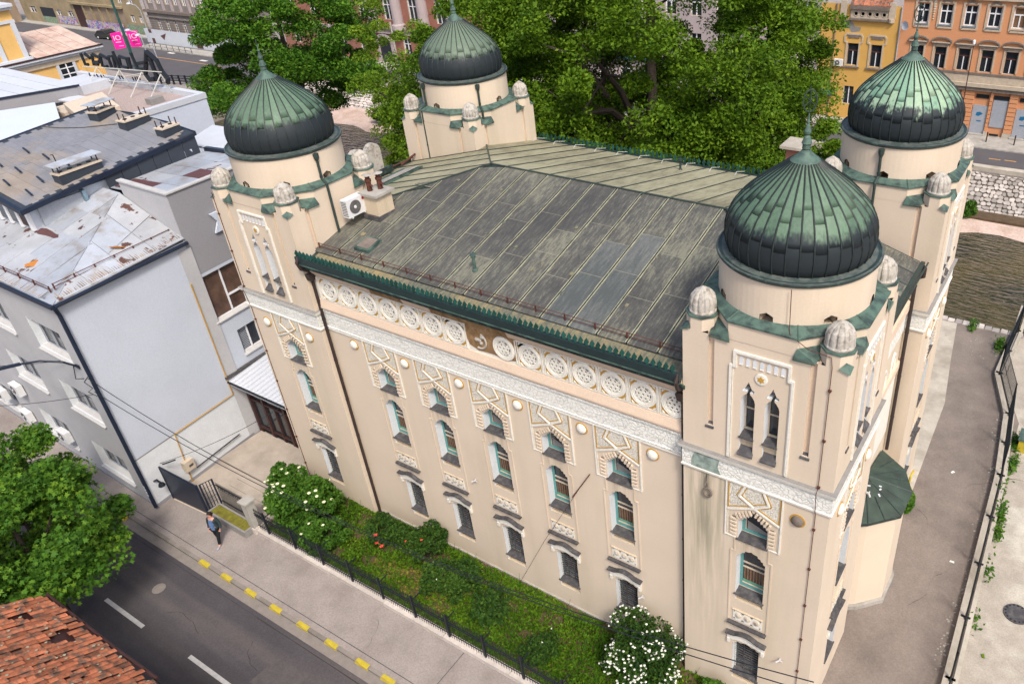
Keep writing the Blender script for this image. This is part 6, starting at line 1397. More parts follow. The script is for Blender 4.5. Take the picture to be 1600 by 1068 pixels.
# ---- side path fence on its double kerb
ff = thing('lot_fence', 'dark mesh fence on a pale concrete base between the path and the lot', 'fence')
fp = [(8.47, -6), (8.38, 3.9), (8.15, 15.4), (7.75, 20.2), (6.75, 23.6), (6.95, 28.4), (6.95, 31.5)]
q = MB(); q2 = MB()
for (a, b) in zip(fp, fp[1:]):
    a, b = Vector((*a, 0)), Vector((*b, 0)); t = (b - a).normalized(); n_ = Vector((t.y, -t.x, 0))
    for s in (-.24, .10): q.prism([a + n_ * s, b + n_ * s, b + n_ * (s + .16), a + n_ * (s + .16)], (0, 0, .32))
    if b.y < 28.6: q.prism([a + n_ * -.1, b + n_ * -.1, b + n_ * .12, a + n_ * .12], (0, 0, .2))
q.build('concrete_base', 'conc_light', ff)
q = MB(); mesh_ = MB()
for i, (a, b) in enumerate(zip(fp, fp[1:])):
    a, b = Vector((*a, .3)), Vector((*b, .3)); L_ = (b - a).length; n = max(1, int(L_ / 2.4)); H_ = 1.5 if i < 2 else 1.9
    for k in range(n + 1):
        p = a.lerp(b, k / n); q.box((p.x - .03, p.y - .03, .2), (p.x + .03, p.y + .03, .3 + H_)); q.box((p.x - .17, p.y - .04, .325), (p.x + .17, p.y + .04, .36))
    for z in (.1, H_ * .5, H_ - .02): q.tube([a + Vector((0, 0, z)), b + Vector((0, 0, z))], .018, 4)
    m_ = int(L_ / .07)
    for k in range(m_): p = a.lerp(b, k / m_); mesh_.add([(p.x - .004, p.y, .35), (p.x + .006, p.y, .35), (p.x + .006, p.y, .3 + H_), (p.x - .004, p.y, .3 + H_)], [(0, 1, 2, 3)])
    for k in range(int(H_ / .14)): z = .1 + k * .14; mesh_.tube([a + Vector((0, 0, z)), b + Vector((0, 0, z))], .004, 3)
q.build('post_and_rail', 'black', ff); mesh_.build('wire_mesh', 'black', ff)
P = np.concatenate([np.stack([rg_.normal(8.62 - .0 * 1, .12, 900) if False else rg_.normal(c[0], .12, c[2]), rg_.normal(c[1], .35, c[2]), rg_.uniform(.02, .4, c[2])], 1) for c in ((8.55, 13.0, 260), (8.62, 11.9, 140), (8.5, 16.5, 200), (8.4, 18.2, 220), (8.62, 9.5, 50), (8.62, 6.8, 40), (6.3, 26.6, 260), (4.6, 28.0, 120), (8.35, 14.7, 90))])
stuff(leafcloud('weeds', P, .09, 'leafelder', seed=21), 'green weeds growing along the base of the dark mesh fence', 'weeds')
q = MB()
for k in range(300):
    t = U(4, 27); x = 8.08 - (max(0, t - 15) * .08 if t < 21 else .5 + (t - 21) * .25) - abs(rnd.gauss(0, .22)); s = U(.01, .05)
    if t > 24: x = U(1.5, 6.3)
    q.prism([(x - s, t - s * U(.4, 1), .03), (x + s, t - s * .6, .03), (x + s * .7, t + s, .03), (x - s * .6, t + s * .8, .03)], (0, 0, U(.01, .04)))
stuff(q.build('rubble', 'conc'), 'pale rubble and litter strewn beside the fence base of the side path', 'rubble')
for i, (x, y, lab) in enumerate(((7.3, 9.5, 'white paper scrap on the side path near the fence'), (6.2, 14.9, 'white flat litter piece higher up the side path'), (9.2, 5.6, 'lime green wrapper on the pale lot by the fence'), (10.4, 3.9, 'light blue wrapper near the photo corner'))):
    tag(MB().prism([(-.09, -.04, 0), (.1, -.05, 0), (.08, .05, 0), (-.07, .04, 0)], (0, 0, .02)).build('litter', ['flower', 'flower', 'leafbirch', 'blueflash'][i], loc=(x, y, .04), rz=i), lab, 'litter')
wbn = thing('bin', 'yellow container with a green lid beyond the fence', 'bin', (8.95, 18.2, .01))
boxo('box_body', (-.45, -.4, 0), (.5, .4, .7), 'yel', wbn); boxo('lid', (-.5, -.45, .7), (.55, .45, .82), 'verdigris', wbn)
yp = thing('gas_riser', 'yellow pipe riser beside the farthest right tower', 'pipe', (4.75, 12.4, 0))
MB().tube([(0, 0, 0), (0, 0, 1.2), (.05, .3, 1.35)], .05, 6).tube([(-.15, 0, .5), (.15, 0, .5)], .08, 6).build('riser', 'yel', yp)
P = blobpts((4.95, 11.6, .45), (.28, .55, .45), 700, rg_); stuff(leafcloud('weeds', P, .09, 'leafelder', seed=23), 'bright green weeds at the foot of the farthest right tower', 'weeds')

# ---- wall lamp over the street, cables
sl_ = thing('street_lamp', 'slim wall mounted street lamp on the corner of the grey building', 'street lamp', (-26.3, -5.02, 8.0))
MB().tube([(0, 0, 0), (-.1, -.4, .45), (-.5, -1.0, .75), (-1.1, -1.6, .75)], .045, 6).box((-.12, -.04, -.08), (.12, .0, .1)).build('arm', 'navy', sl_)
MB().prism([(-.95, -1.52, .70), (-1.1, -1.48, .70), (-1.75, -2.05, .60), (-1.6, -2.12, .60)], (0, 0, .09)).build('lamp_head', 'navy', sl_)
def sag(a, b, d, n=18): 
    a, b = Vector(a), Vector(b); return [a.lerp(b, t / n) + Vector((0, 0, -4 * d * (t / n) * (1 - t / n))) for t in range(n + 1)]
cabs = [(((-25.2, -5.25, 7.9), (5.8, -5.2, 10.3), 1.9), 'upper of two black cables crossing from the grey corner to the near tower'),
        (((-25.2, -5.25, 7.2), (5.6, -5.2, 9.85), 1.5), 'lower of two black cables crossing from the grey corner to the near tower'),
        (((-25.4, -5.25, 7.0), (-45, -9.0, 2.2), .6), 'black cable running left from the corner over the pavement'),
        (((-27.5, -5.15, 8.0), (-46, -6.5, 3.0), .4), 'thin cable running left from the lamp bracket')]
for (a, b, d), lab in cabs: tag(MB().tube(sag(a, b, d), .014, 5).build('cable', 'black'), lab, 'cable', 'overhead cables')
tag(MB().tube(sag((5.6, -5.2, 9.85), (16, -5.2, 11.6), .2), .014, 5).build('cable', 'black'), 'cable continuing right beyond the near tower', 'cable', 'overhead cables')
tag(MB().tube(sag((-25.6, -4.2, 2.1), (-20.6, -.3, 4.6), .25), .012, 5).tube([(-25.2, -4.1, 2.2), (-24.7, -3.7, 2.38)], .035, 5).build('guy_wire', 'black'), 'thin guy wire with a turnbuckle above the navy gate', 'wire')
tag(MB().tube([(-25.3, -5.2, 7.9), (-25.6, -5.3, 7.6), (-25.35, -5.2, 7.3), (-25.7, -5.3, 7.05), (-25.3, -5.2, 6.9)], .02, 4).tube([(-26.3, -5.15, 8.2), (-26.0, -5.4, 7.7), (-25.6, -5.25, 7.75)], .02, 4).build('cable_loop', 'black'), 'looped slack cable at the corner bracket of the grey building', 'cable')
for i, (u, z, lab) in enumerate(((10.0, 3.15, 'upper air conditioner on the grey street wall beneath a middle window'), (10.8, 1.1, 'lower air conditioner left of the ground floor window, above a sill'), (6.55, 1.5, 'nearest air conditioner on the grey street wall, over a ground floor sill'), (13.0, 1.75, 'farthest left air conditioner on the grey street wall'))):
    ac(lab, (KX - u - .3, KY + .02 * u * 0 + .2 - .02 * 0 + (.0), z) if False else (KX - u - .35, KY + .02 * u, z), -.02, 'air conditioners on the grey street wall')

# ---- tiled roof in the lower left corner, tile by tile
TR = thing('tiled_house', 'old house with a mossy orange clay tile roof at the bottom left corner', 'house')
ty0, tz0 = -11.45, 5.0; sl2 = .62     # rises towards -Y
tzf = lambda y: tz0 + (ty0 - y) * sl2
MB().prism([(-18.75, ty0 - .05, tz0 - .12), (-6, ty0 - .05, tz0 - .12), (-6, -18, tzf(-18) - .12), (-18.75, -18, tzf(-18) - .12)], (0, 0, .05)).build('roof_base', 'brownframe', TR)
boxo('wall', (-18.4, -18, 0), (-6, -11.9, 4.7), 'stucco_old', TR)
MB().tube([(-18.8, ty0 + .12, tz0 - .12), (-14.5, ty0 + .1, tz0 - .08), (-12.3, ty0 + .16, tz0 - .10)], .06, 6).build('gutter', 'brownframe', TR)
tms = []
for v in range(3):
    w = .205; q = MB(); L_ = .40
    arc = [(-w / 2, .0), (-w / 2 * .6, .035), (0, .05), (w / 2 * .6, .035), (w / 2, .0)]
    o = [(x, 0, z + .035) for x, z in arc] + [(x, -L_, z + L_ * sl2) for x, z in arc] + [(x, 0, z + .0) for x, z in arc]
    q.add(o, [(i, i + 1, i + 6, i + 5) for i in range(4)] + [(i, i + 10, i + 11, i + 1) for i in range(4)]); tms.append(q.mesh('roof_tile', ['binred']))
tr = random.Random(8); cnt = 0; rest = MB(); holes = {(4, 2), (5, 2), (4, 3), (12, 1), (13, 1), (12, 2), (13, 2), (14, 1), (11, 1)}
tl = []
for j in range(15):
    for i in range(58):
        if (i, j) in holes: continue
        tl.append((-18.65 + i * .215, ty0 - j * .30, j, i))
def visible_rank(t): return (t[0] + 18.65) * .35 + (ty0 - t[1])
tl.sort(key=visible_rank)
for (x, y, j, i) in tl:
    if cnt < 298:
        o = put('roof_tile', tms[tr.randrange(3)], TR, (x + tr.uniform(-.012, .012), y + tr.uniform(-.05, .05) + (.0 if j else tr.uniform(-.05, .08)), tzf(y) - .02 + tr.uniform(-.01, .022)), tr.uniform(-.06, .06)); cnt += 1
    else:
        w = .205; arc = [(-w / 2, 0), (-w * .3, .035), (0, .05), (w * .3, .035), (w / 2, 0)]; dz = tr.uniform(-.012, .02); dy = tr.uniform(-.05, .05)
        rest.add([(x + a, y + dy, tzf(y) + b + .015 + dz) for a, b in arc] + [(x + a, y + dy - .40, tzf(y) + b + .40 * sl2 - .02 + dz) for a, b in arc] + [(x + a, y + dy, tzf(y) + b - .03) for a, b in arc], [(k, k + 1, k + 6, k + 5) for k in range(4)] + [(k, k + 10, k + 11, k + 1) for k in range(4)])
stuff(rest.build('roof_tile', 'binred', TR))
q = MB()
for k in range(260): x = tr.uniform(-18.6, -9); y = ty0 - tr.uniform(0, 3.6); s = tr.uniform(.02, .06); q.add([(x - s, y, tzf(y) + .07), (x, y - s, tzf(y) + .09), (x + s, y, tzf(y) + .07), (x, y + s, tzf(y) + .06)], [(0, 1, 2, 3)])
stuff(q.build('lichen_spots', 'lichen', TR))

# ================================================================ TREES
def tree(name, label, base, H_, R_, n, size, m, seed, kind='quad', trunk=.45, limbs=9, zlow=.3, bark='bark', group=None, cl=None, cw=.24, low=0.0, cz=None, lean=(0, 0)):
    t = thing(name, label, 'tree', base, 0, group); r = np.random.default_rng(seed); cl = cl or limbs * 9
    T = MB(); T.tube([(0, 0, -.3), (lean[0] * .2, lean[1] * .2, H_ * .2), (lean[0] * .5, lean[1] * .5, H_ * .45), (lean[0], lean[1], H_ * .78)], trunk, 9, r2=trunk * .25); T.build('trunk', bark, t)
    B = MB(); centers = []; cz = cz or H_ * .6; RZ = (H_ - H_ * zlow) / 2; zc = H_ * zlow + RZ
    tips = []
    for k in range(limbs):
        a = 2 * PI * k / limbs + r.uniform(-.3, .3); el = r.uniform(.15, 1.1); z0 = H_ * r.uniform(.18, .45); L_ = R_ * r.uniform(.75, .98)
        e = Vector((L_ * cos(a) * cos(el * .8), L_ * sin(a) * cos(el * .8), min(H_ * .9, z0 + L_ * sin(el)))); p0 = Vector((lean[0] * z0 / H_, lean[1] * z0 / H_, z0)); mid = p0.lerp(e, .5) + Vector((0, 0, H_ * .05))
        B.tube([p0, p0.lerp(mid, .5), mid, mid.lerp(e, .5), e], trunk * .42, 6, r2=trunk * .07)
        for b in range(3):
            f = r.uniform(.3, .9); s_ = mid.lerp(e, f) if b else p0.lerp(mid, f); d = Vector((r.normal(), r.normal(), abs(r.normal()) * .5)).normalized() * R_ * r.uniform(.25, .45); B.tube([s_, s_ + d * .6, s_ + d], trunk * .14, 5, r2=trunk * .03); tips.append(s_ + d)
        tips.append(e)
    B.build('limb', bark, t)
    cents = [np.array(p) for p in tips]
    while len(cents) < cl:
        d = r.normal(size=3); d /= np.linalg.norm(d); q = r.uniform(.55, 1) ** .5
        cents.append(np.array((lean[0] * .5, lean[1] * .5, zc)) + d * q * np.array([R_, R_, RZ]) * .93)
    pts = []; per = n // len(cents)
    for c_ in cents:
        s_ = R_ * cw * r.uniform(.55, 1.25); P = blobpts(c_, (s_, s_, s_ * .55), int(per * r.uniform(.6, 1.4)), r, .25); P[:, 2] -= .25 * ((P[:, 0] - c_[0]) ** 2 + (P[:, 1] - c_[1]) ** 2) / s_; pts.append(P)
    P = np.concatenate(pts); P = P[P[:, 2] > low]
    leafcloud('crown', P, size, m, t, kind=kind, seed=seed); return t
G_ = 'trees on the river bank'
tree('poplar_tree', 'huge green tree behind the roof, between the back dome and the patchy dome', (-15.5, 25.6, 0), 24, 11.0, 230000, .108, 'leafA', 1, trunk=.75, limbs=14, zlow=.16, group=G_, cl=330, cw=.155)
tree('poplar_tree', 'large green tree immediately right of the back dome', (-26.5, 24.8, 0), 22, 8.0, 120000, .108, 'leafA', 2, trunk=.5, limbs=10, zlow=.16, group=G_, cl=130, cw=.18)
tree('poplar_tree', 'mid-sized tree filling the gap between the two large ones', (-20.5, 28.0, 0), 19, 6.5, 90000, .108, 'leafA', 8, trunk=.4, limbs=9, zlow=.12, group=G_, cl=130, cw=.19)
tree('poplar_tree', 'tree at the right end of the grove, leaves reaching the amber house', (-9.5, 27.5, 0), 20, 5.5, 70000, .108, 'leafA', 9, trunk=.35, limbs=9, zlow=.2, group=G_, cl=110, cw=.2)
tree('lime_tree', 'broad dark green tree behind the left tower dome', (-57.0, 31, 0), 18.0, 9.0, 110000, .14, 'leafB', 3, trunk=.55, limbs=12, zlow=.16, group=G_, cl=150, cw=.17)
tree('birch_tree', 'slender light green birch with pale branches left of the back dome', (-38.6, 27.2, 0), 19, 3.4, 32000, .10, 'leafbirch', 4, trunk=.2, limbs=12, zlow=.06, bark='birchbark', group=G_, cl=90, cw=.26)
tree('small_tree', 'low leafy tree under the birch, beside the stone tablets', (-32.0, 22.0, 0), 9, 2.6, 16000, .13, 'leafelder', 5, trunk=.15, limbs=7, zlow=.08, group=G_, cl=40, cw=.34)
tree('maple_tree', 'light green maple overhanging the street at the left edge', (-22.6, -10.5, 0), 8.2, 3.35, 24000, .125, 'leafmaple', 6, kind='maple', trunk=.2, limbs=10, zlow=.30, cl=95, cw=.24)
tree('maple_tree', 'second maple crown cut off by the left edge above the street', (-27.2, -9.2, 0), 7.4, 2.7, 13000, .125, 'leafmaple', 16, kind='maple', trunk=.16, limbs=8, zlow=.30, cl=50, cw=.28)
bush('bank_shrub', 'bright green shrub on the gravel by the far river wall', 'bush', (0, 0), 1.0, 1.5, 3500, .10, 'leafelder', 0, None, .1, 31).location = (.15, 50.3, -2.8)
bush('bank_shrub', 'dark shrub at the water edge below the broad left tree', 'bush', (0, 0), 2.0, 2.2, 4500, .14, 'leafbush', 0, None, .1, 32).location = (-66, 49, -3.0)
bush('bank_shrub', 'dark shrub by the stones left of the birch', 'bush', (0, 0), 1.6, 1.8, 3500, .14, 'leafbush', 0, None, .1, 33).location = (-58, 48.5, -3.0)

# ================================================================ FAR SIDE OF THE RIVER
FY = 62.4
OB = thing('orange_building', 'orange facade with arched window hoods, rusticated ground floor and grey shutters', 'building', (0, FY, 0))
WX = [-8.0 + .0, -5.95, -3.95, -1.95, .05, 2.05, 4.05]
WX = [-8.05, -6.02, -3.95, -1.98, .02, 2.02, 4.0]
H = []
for x in WX: H += [[(x - .52, 5.85), (x + .52, 5.85), (x + .52, 7.75), (x - .52, 7.75)], [(x - .52, 9.72), (x + .52, 9.72), (x + .52, 11.4), (x - .52, 11.4)]]
wallpanel([(-9.85, 4.85), (9, 4.85), (9, 14), (-9.85, 14)], H, .2).build('upper_wall', ['orange', 'trim'], OB)
for i, x in enumerate(WX):
    hi = MB(); 
    for a, b, mi in (((-.52, .14, 9.72), (-.44, .2, 11.4), 0), ((.44, .14, 9.72), (.52, .2, 11.4), 0), ((-.44, .14, 9.72), (.44, .2, 9.8), 0), ((-.44, .14, 10.78), (.44, .2, 10.88), 0), ((-.05, .13, 9.8), (.05, .19, 10.78), 0)): hi.box(a, b, mi)
    if i < 4: hi.box((-.05, .13, 10.88), (.05, .19, 11.4), 0)
    hi.box((-.6, -.10, 9.60), (.6, .14, 9.70), 1)
    w = hi.build('window', ['winwhite', 'blueflash' if i < 4 else 'trim'], OB, (x, 0, 0)); boxo('pane', (-.44, .19, 9.75), (.44, .21, 11.4), 'glass' if i < 4 else 'curtain', w)
    lo = MB()
    for a, b, mi in (((-.52, .14, 5.85), (-.46, .2, 7.75), 0), ((.46, .14, 5.85), (.52, .2, 7.75), 0), ((-.46, .14, 7.05), (.46, .2, 7.14), 1), ((-.04, .13, 5.9), (.04, .19, 7.05), 2)): lo.box(a, b, mi)
    w = lo.build('window', ['trim', 'rust', 'winwhite'], OB, (x, 0, 0)); boxo('pane', (-.46, .19, 5.85), (.46, .21, 7.75), 'glass', w)
    t = MB()
    band(t, [(-.64, 9.45), (-.64, 11.6), (.64, 11.6), (.64, 9.45), (-.64, 9.45)], .16, .08, 0)
    for k in range(7): t.lathe([(.09, 0), (.06, .05), (.01, .06)], 6, (0, 0, 0), 1); o = len(t.v) - 18; c_ = (-.36 + .12 * k, 11.66 + .12 * (1 - abs(k - 3) / 3)); t.v[o:] = [(a + c_[0], -.08 - c2, b + c_[1]) for a, b, c2 in t.v[o:]]
    band(t, [(-.62, 5.9), (-.62, 7.85), (.62, 7.85), (.62, 5.9)], .13, .07, 0)
    t.box((-.7, -.14, 7.93), (.7, 0, 8.08), 1)
    ar = [(-.88, 8.16)] + [(.88 * -cos(a) * 1.0, 8.2 + .40 * sin(a)) for a in np.linspace(.35, PI - .35, 9)] + [(.88, 8.16)]
    band(t, ar, .12, .22, 1); band(t, [(-.88, 8.17), (.88, 8.17)], .09, .2, 0)
    for s in (-.5, .5): t.box((s - .1, -.12, 7.88), (s + .1, -.001, 8.13), 1)
    t.build('window_surround', ['trim', 'trimdark'], OB, (x, 0, 0))
for x in (-7.1, 3.0 + 30):
    t = MB()
    for k in range(8): t.lathe([(.20 - .018 * k, 0), (.12 - .01 * k, .07), (.01, .09)], 7); o = len(t.v) - 21; t.v[o:] = [(a, -c2, b + 11.6 - k * .21) for a, b, c2 in t.v[o:]]
    if x < 10: t.build('stucco_festoon', 'trim', OB, (x, 0, 0))
boxo('top_cornice', (-9.85, -.25, 11.95), (9, 0, 12.15), 'trim', OB); boxo('belt_course', (-9.85, -.12, 5.55), (9, 0, 5.75), 'trimdark', OB); boxo('belt_course', (-9.85, -.08, 4.9), (9, 0, 5.54), 'trim', OB)
boxo('main_cornice', (-9.85, -.40, 4.55), (9, 0, 4.88), 'trim', OB); boxo('main_cornice', (-9.85, -.28, 4.2), (9, 0, 4.54), 'trimdark', OB)
boxo('ground_wall', (-9.85, .12, 0), (9, .3, 4.2), 'orange', OB)
doors = [(-2.35, -1.05, 'door'), (-.72, .58, 'shut'), (1.35, 2.6, 'door'), (-4.7, -3.6, 'shut'), (-6.9, -5.8, 'door'), (3.3, 4.5, 'shut'), (-9.0, -7.9, 'shut')]
doors.sort(); px = -9.85
for a, b, kd in doors:
    for k in range(9): boxo('rusticated_block', (px + .04, -.10, .55 + k * .4), (a - .06, .119, .55 + k * .4 + .34), 'orange', OB)
    boxo('stone_plinth', (px, -.14, 0), (a - .04, .119, .53), 'conc_light', OB); px = b
    if kd == 'door':
        d_ = boxo('door', (a, .04, .25), (b, .10, 2.85), 'shutter', OB); boxo('step', (a - .1, -.35, .13), (b + .1, .03, .25), 'conc', d_); boxo('transom_window', (a + .1, .05, 3.5), (b - .1, .11, 3.85), 'glass', d_)
        q = MB(); q.prism([(a + .35, .03, 1.9), (a + .62, .03, 1.85), (a + .95, .03, 2.1), (a + .7, .03, 2.25), (a + .4, .03, 2.2)], (0, .006, 0)).box((a + .5, .03, 1.35), (a + .9, .036, 1.45)); q.build('blue_sticker', 'blue', d_)
    else:
        d_ = boxo('roller_shutter', (a, .04, .95), (b, .10, 3.5), 'shutter', OB)
        for k in range(12): boxo('shutter_slat', (a + .02, .03, 1.0 + k * .205), (b - .02, .05, 1.18 + k * .205), 'shutter', d_)
        boxo('shutter_box', (a, .0, 3.5), (b, .11, 3.85), 'glass', d_); boxo('vent', (a + .2, -.15, .2), (b - .3, -.13, .4), 'black', d_)
dt = thing('satellite_dish', 'white satellite dish between the amber and orange facades', 'satellite dish', (-9.35, FY - .6, 9.5))
q = MB().lathe([(.03, .10), (.25, .07), (.42, 0), (.40, 0), (.25, .05), (.03, .08)], 20); q.v = [(a, -c2 * -1, b) for a, b, c2 in q.v]; q.build('reflector', 'whiteroof', dt, rz=-.5)
MB().tube([(0, .1, 0), (0, .6, -.1)], .03, 5).tube([(0, 0, -.4), (.1, -.4, -.3)], .02, 4).build('arm', 'slate', dt)
for i, x in enumerate((-.45, 1.9, -6.5, -3.4)): tag(boxo('bollard', (x - .05, 60.6, .13), (x + .05, 60.7, 1.05), 'brownframe'), ['left one of two dark bollards before the shuttered shop', 'right one of two dark bollards before the shuttered shop', 'bollard hidden behind the patchy dome', 'bollard just behind the patchy dome'][i], 'bollard', 'bollards on the river pavement')
PLm = thing('lamp_post', 'slim dark lamp post rising in front of the orange facade', 'lamp post', (-3.05, 60.9, .13)); MB().tube([(0, 0, 0), (0, 0, 8.6)], .06, 6, r2=.035).build('pole', 'brownframe', PLm); MB().lathe([(.03, 8.3), (.12, 8.45), (.12, 8.7), (.03, 8.8)], 8).build('lamp_head', 'winwhite', PLm)

AB = thing('amber_building', 'narrow amber yellow facade with a stucco frieze and patched plaster', 'building', (0, FY + .05, 0))
H = []
for x in (-14.1, -11.85): H += [[(x - .52, 5.4), (x + .52, 5.4), (x + .52, 7.45), (x - .52, 7.45)], [(x - .50, 1.6), (x + .5, 1.6), (x + .5, 3.35), (x - .5, 3.35)]]
wallpanel([(-17.5, 0), (-9.86, 0), (-9.86, 11), (-17.5, 11)], H, .2).build('wall', ['amber', 'trim'], AB)
for x in (-14.1, -11.85):
    q = MB()
    for a, b, mi in (((-.52, .14, 5.4), (-.46, .2, 7.45), 0), ((.46, .14, 5.4), (.52, .2, 7.45), 0), ((-.46, .14, 6.7), (.46, .2, 6.8), 1), ((-.04, .13, 5.4), (.04, .19, 6.7), 2)): q.box(a, b, mi)
    w = q.build('window', ['trimdark', 'rust', 'winwhite'], AB, (x, 0, 0)); boxo('pane', (-.46, .19, 5.4), (.46, .21, 7.45), 'glass', w); boxo('pane', (-.46, .19, 1.6), (.46, .21, 3.35), 'glass', w); boxo('mullion', (-.04, .14, 1.6), (.04, .18, 3.35), 'winwhite', w)
    t = MB(); band(t, [(-.62, 5.3), (-.62, 7.5), (-.85, 7.6), (-.85, 8.1), (-.7, 8.3), (.7, 8.3), (.85, 8.1), (.85, 7.6), (.62, 7.5), (.62, 5.3)], .14, .08, 0); t.box((-.55, -.06, 7.95), (.55, 0, 8.22), 1); t.box((-.8, -.15, 5.15), (.8, 0, 5.29), 1); t.build('window_surround', ['trim', 'trimdark'], AB, (x, 0, 0))
q = MB().box((-14.6, -.12, 9.8), (-11.1, 0, 10.6), 0).box((-14.7, -.3, 9.62), (-11.0, 0, 9.79), 1).box((-14.7, -.35, 10.61), (-11.0, 0, 10.95), 1)
for k in range(5): q.lathe([(.26, 0), (.22, .04), (.17, .04), (.16, .0)], 14, (0, 0, 0), 0); o = len(q.v) - 56; q.v[o:] = [(a - 14.1 + k * .66, -.12 - c2, b + 10.2) for a, b, c2 in q.v[o:]]
q.build('frieze', ['trim', 'trimdark'], AB)
for x in (-15.3, -10.75): MB().box((x - .3, -.18, 9.9), (x + .3, 0, 11.3)).lathe([(.28, 9.55), (.3, 9.9)], 8, (x, -.05, 0)).build('console', 'trim', AB)
q = MB().prism([(-15.5, -.012, 9.4), (-15.0, -.012, 9.6), (-14.4, -.012, 9.45), (-14.1, -.012, 9.0), (-13.5, -.012, 8.95), (-13.6, -.012, 8.6), (-14.4, -.012, 8.45), (-14.7, -.012, 8.85), (-15.4, -.012, 8.7)], (0, .011, 0)); q.build('plaster_patch', 'greypatch', AB)
MB().tube([(-9.9, -.1, 11), (-9.9, -.1, 0)], .07, 6).build('downpipe', 'shutter', AB); MB().tube([(-16.0, -.1, 11), (-16.0, -.1, 0)], .07, 6).build('downpipe', 'trimdark', AB)
for k in range(12): MB().prism([(-14.7 + k * .32, -.3, 10.96), (-14.42 + k * .32, -.3, 10.96), (-14.42 + k * .32, 1.2, 12.0), (-14.7 + k * .32, 1.2, 12.0)], (0, 0, .04)).build('roof_tile', 'binred', AB)
ac('air conditioner on the amber facade beside its left window', (-15.3, FY - .01, 5.3), 0, None, 1.0)
boxo('awning', (-17.8, -1.2, 2.6), (-15.4, 0, 2.75), 'blue', AB)

def facade(root, x0, x1, y, z0, z1, wins, m, rev='trim', dep=.25):
    """wins: (cx, z0, w, h)"""
    H = [[(c - w / 2, a), (c + w / 2, a), (c + w / 2, a + h), (c - w / 2, a + h)] for c, a, w, h in wins]
    wallpanel([(x0, z0), (x1, z0), (x1, z1), (x0, z1)], H, dep, y=0).build('wall', [m, rev], root)
    for c, a, w, h in wins:
        f = MB().box((c - w / 2, dep - .07, a), (c - w / 2 + .1, dep, a + h)).box((c + w / 2 - .1, dep - .07, a), (c + w / 2, dep, a + h)).box((c - .06, dep - .08, a), (c + .06, dep - .01, a + h)).box((c - w / 2 + .1, dep - .07, a + h * .62), (c - .06, dep - .01, a + h * .62 + .1)).box((c + .06, dep - .07, a + h * .62), (c + w / 2 - .1, dep - .01, a + h * .62 + .1)).build('window', 'winwhite', root)
        boxo('pane', (c - w / 2, dep - .01, a), (c + w / 2, dep + .02, a + h), 'glass', f)
BK = thing('brick_building', 'brown red rusticated building with white columns behind the trees', 'building', (0, FY, 0))
wins = [(-87.0, 5.45, 2.0, 2.9), (-81.9, 5.8, 1.3, 2.9), (-77.0, 5.8, 1.6, 2.9), (-72.4, 5.8, 1.5, 2.9), (-67.6, 5.8, 1.5, 2.9), (-87.2, 1.6, 1.5, 1.9), (-83.0, 1.4, 1.4, 2.15), (-74.5, 1.4, 1.4, 2.1), (-70, 1.4, 1.4, 2.1), (-64, 1.4, 1.4, 2.1), (-92, 1.4, 1.4, 2.1), (-92, 5.6, 1.5, 2.9), (-97, 5.6, 1.5, 2.9), (-97, 1.4, 1.5, 2.0)]
facade(BK, -100, -58, 0, 0, 13, wins, 'brick')
for k in range(11): boxo('joint_groove', (-99.9, -.006, .5 + k * .36), (-80.2, -.001, .55 + k * .36), 'trimdark', BK); 
boxo('belt_course', (-100, -.35, 3.98), (-58, 0, 4.42), 'palecol', BK); boxo('belt_course', (-84.2, -.5, 4.45), (-62, 0, 4.75), 'trimdark', BK)
for x in (-84.3, -79.7, -75.0, -70.3, -65.5): 
    MB().lathe([(.95, 4.75), (.95, 5.3), (.72, 5.5), (.68, 12.8), (.9, 13)], 14, (x, -.35, 0)).build('column', 'palecol', BK)
q = MB(); arc = [(-80.0, .1), (-80.0, 2.8)] + [(-78.6 - 1.4 * cos(a), 2.8 + .9 * sin(a)) for a in np.linspace(.3, PI - .3, 7)] + [(-77.2, 2.8), (-77.2, .1)]
band(q, arc, .4, .3, 0); q.build('portal_arch', 'palecol', BK); boxo('portal', (-79.8, -.03, .1), (-77.4, -.01, 3.5), 'glass', BK)
PB = thing('pale_building', 'pale rendered building glimpsed through the large tree', 'building', (0, FY, 0))
facade(PB, -57.9, -17.6, 0, 0, 15, [(x, z, 1.3, 2.0) for x in np.arange(-55, -18, 3.0) for z in (1.4, 5.2, 9.0)], 'palecol')
boxo('blue_band', (-50, -.3, 3.9), (-25, -.01, 4.15), 'blue', PB)
RU = thing('grey_rusticated_building', 'grey rusticated stone building with pale pilasters beside the graffiti wall', 'building', (0, 61.0, 0))
wins = [(x, .85, 1.0, 2.15) for x in np.arange(-130.3, -101, 2.35)] + [(x, 5.4, 1.0, 1.7) for x in np.arange(-131.0, -101, 2.4)]
facade(RU, -133, -100.5, 0, 0, 9, wins, 'greyrust')
boxo('cornice', (-133.2, -.4, 3.95), (-100.5, 0, 4.35), 'trimdark', RU); boxo('band_course', (-133, -.2, 3.1), (-100.5, 0, 3.35), 'greyrust', RU)
for x in np.arange(-132.2, -101, 2.4): boxo('pilaster', (x - .25, -.15, 4.4), (x + .25, 0, 9), 'palecol', RU)
for k in range(8): boxo('rusticated_course', (-133, -.05, .2 + k * .37), (-100.5, -.002, .2 + k * .37 + .05), 'trimdark', RU)
OC = thing('ochre_building', 'worn ochre building with dark bays, white windows and colourful graffiti', 'building', (0, 60.5, 0))
wins = [(-171, 1.75, 2.2, 1.1), (-161.6, 1.8, 1.7, .9), (-157.5, 1.8, 1.9, .9), (-137.0, 2.05, 1.3, 1.2), (-134.6, 2.05, .9, 1.1), (-139.3, 5.0, 1.2, 1), (-136, 5.0, 1.2, 1)]
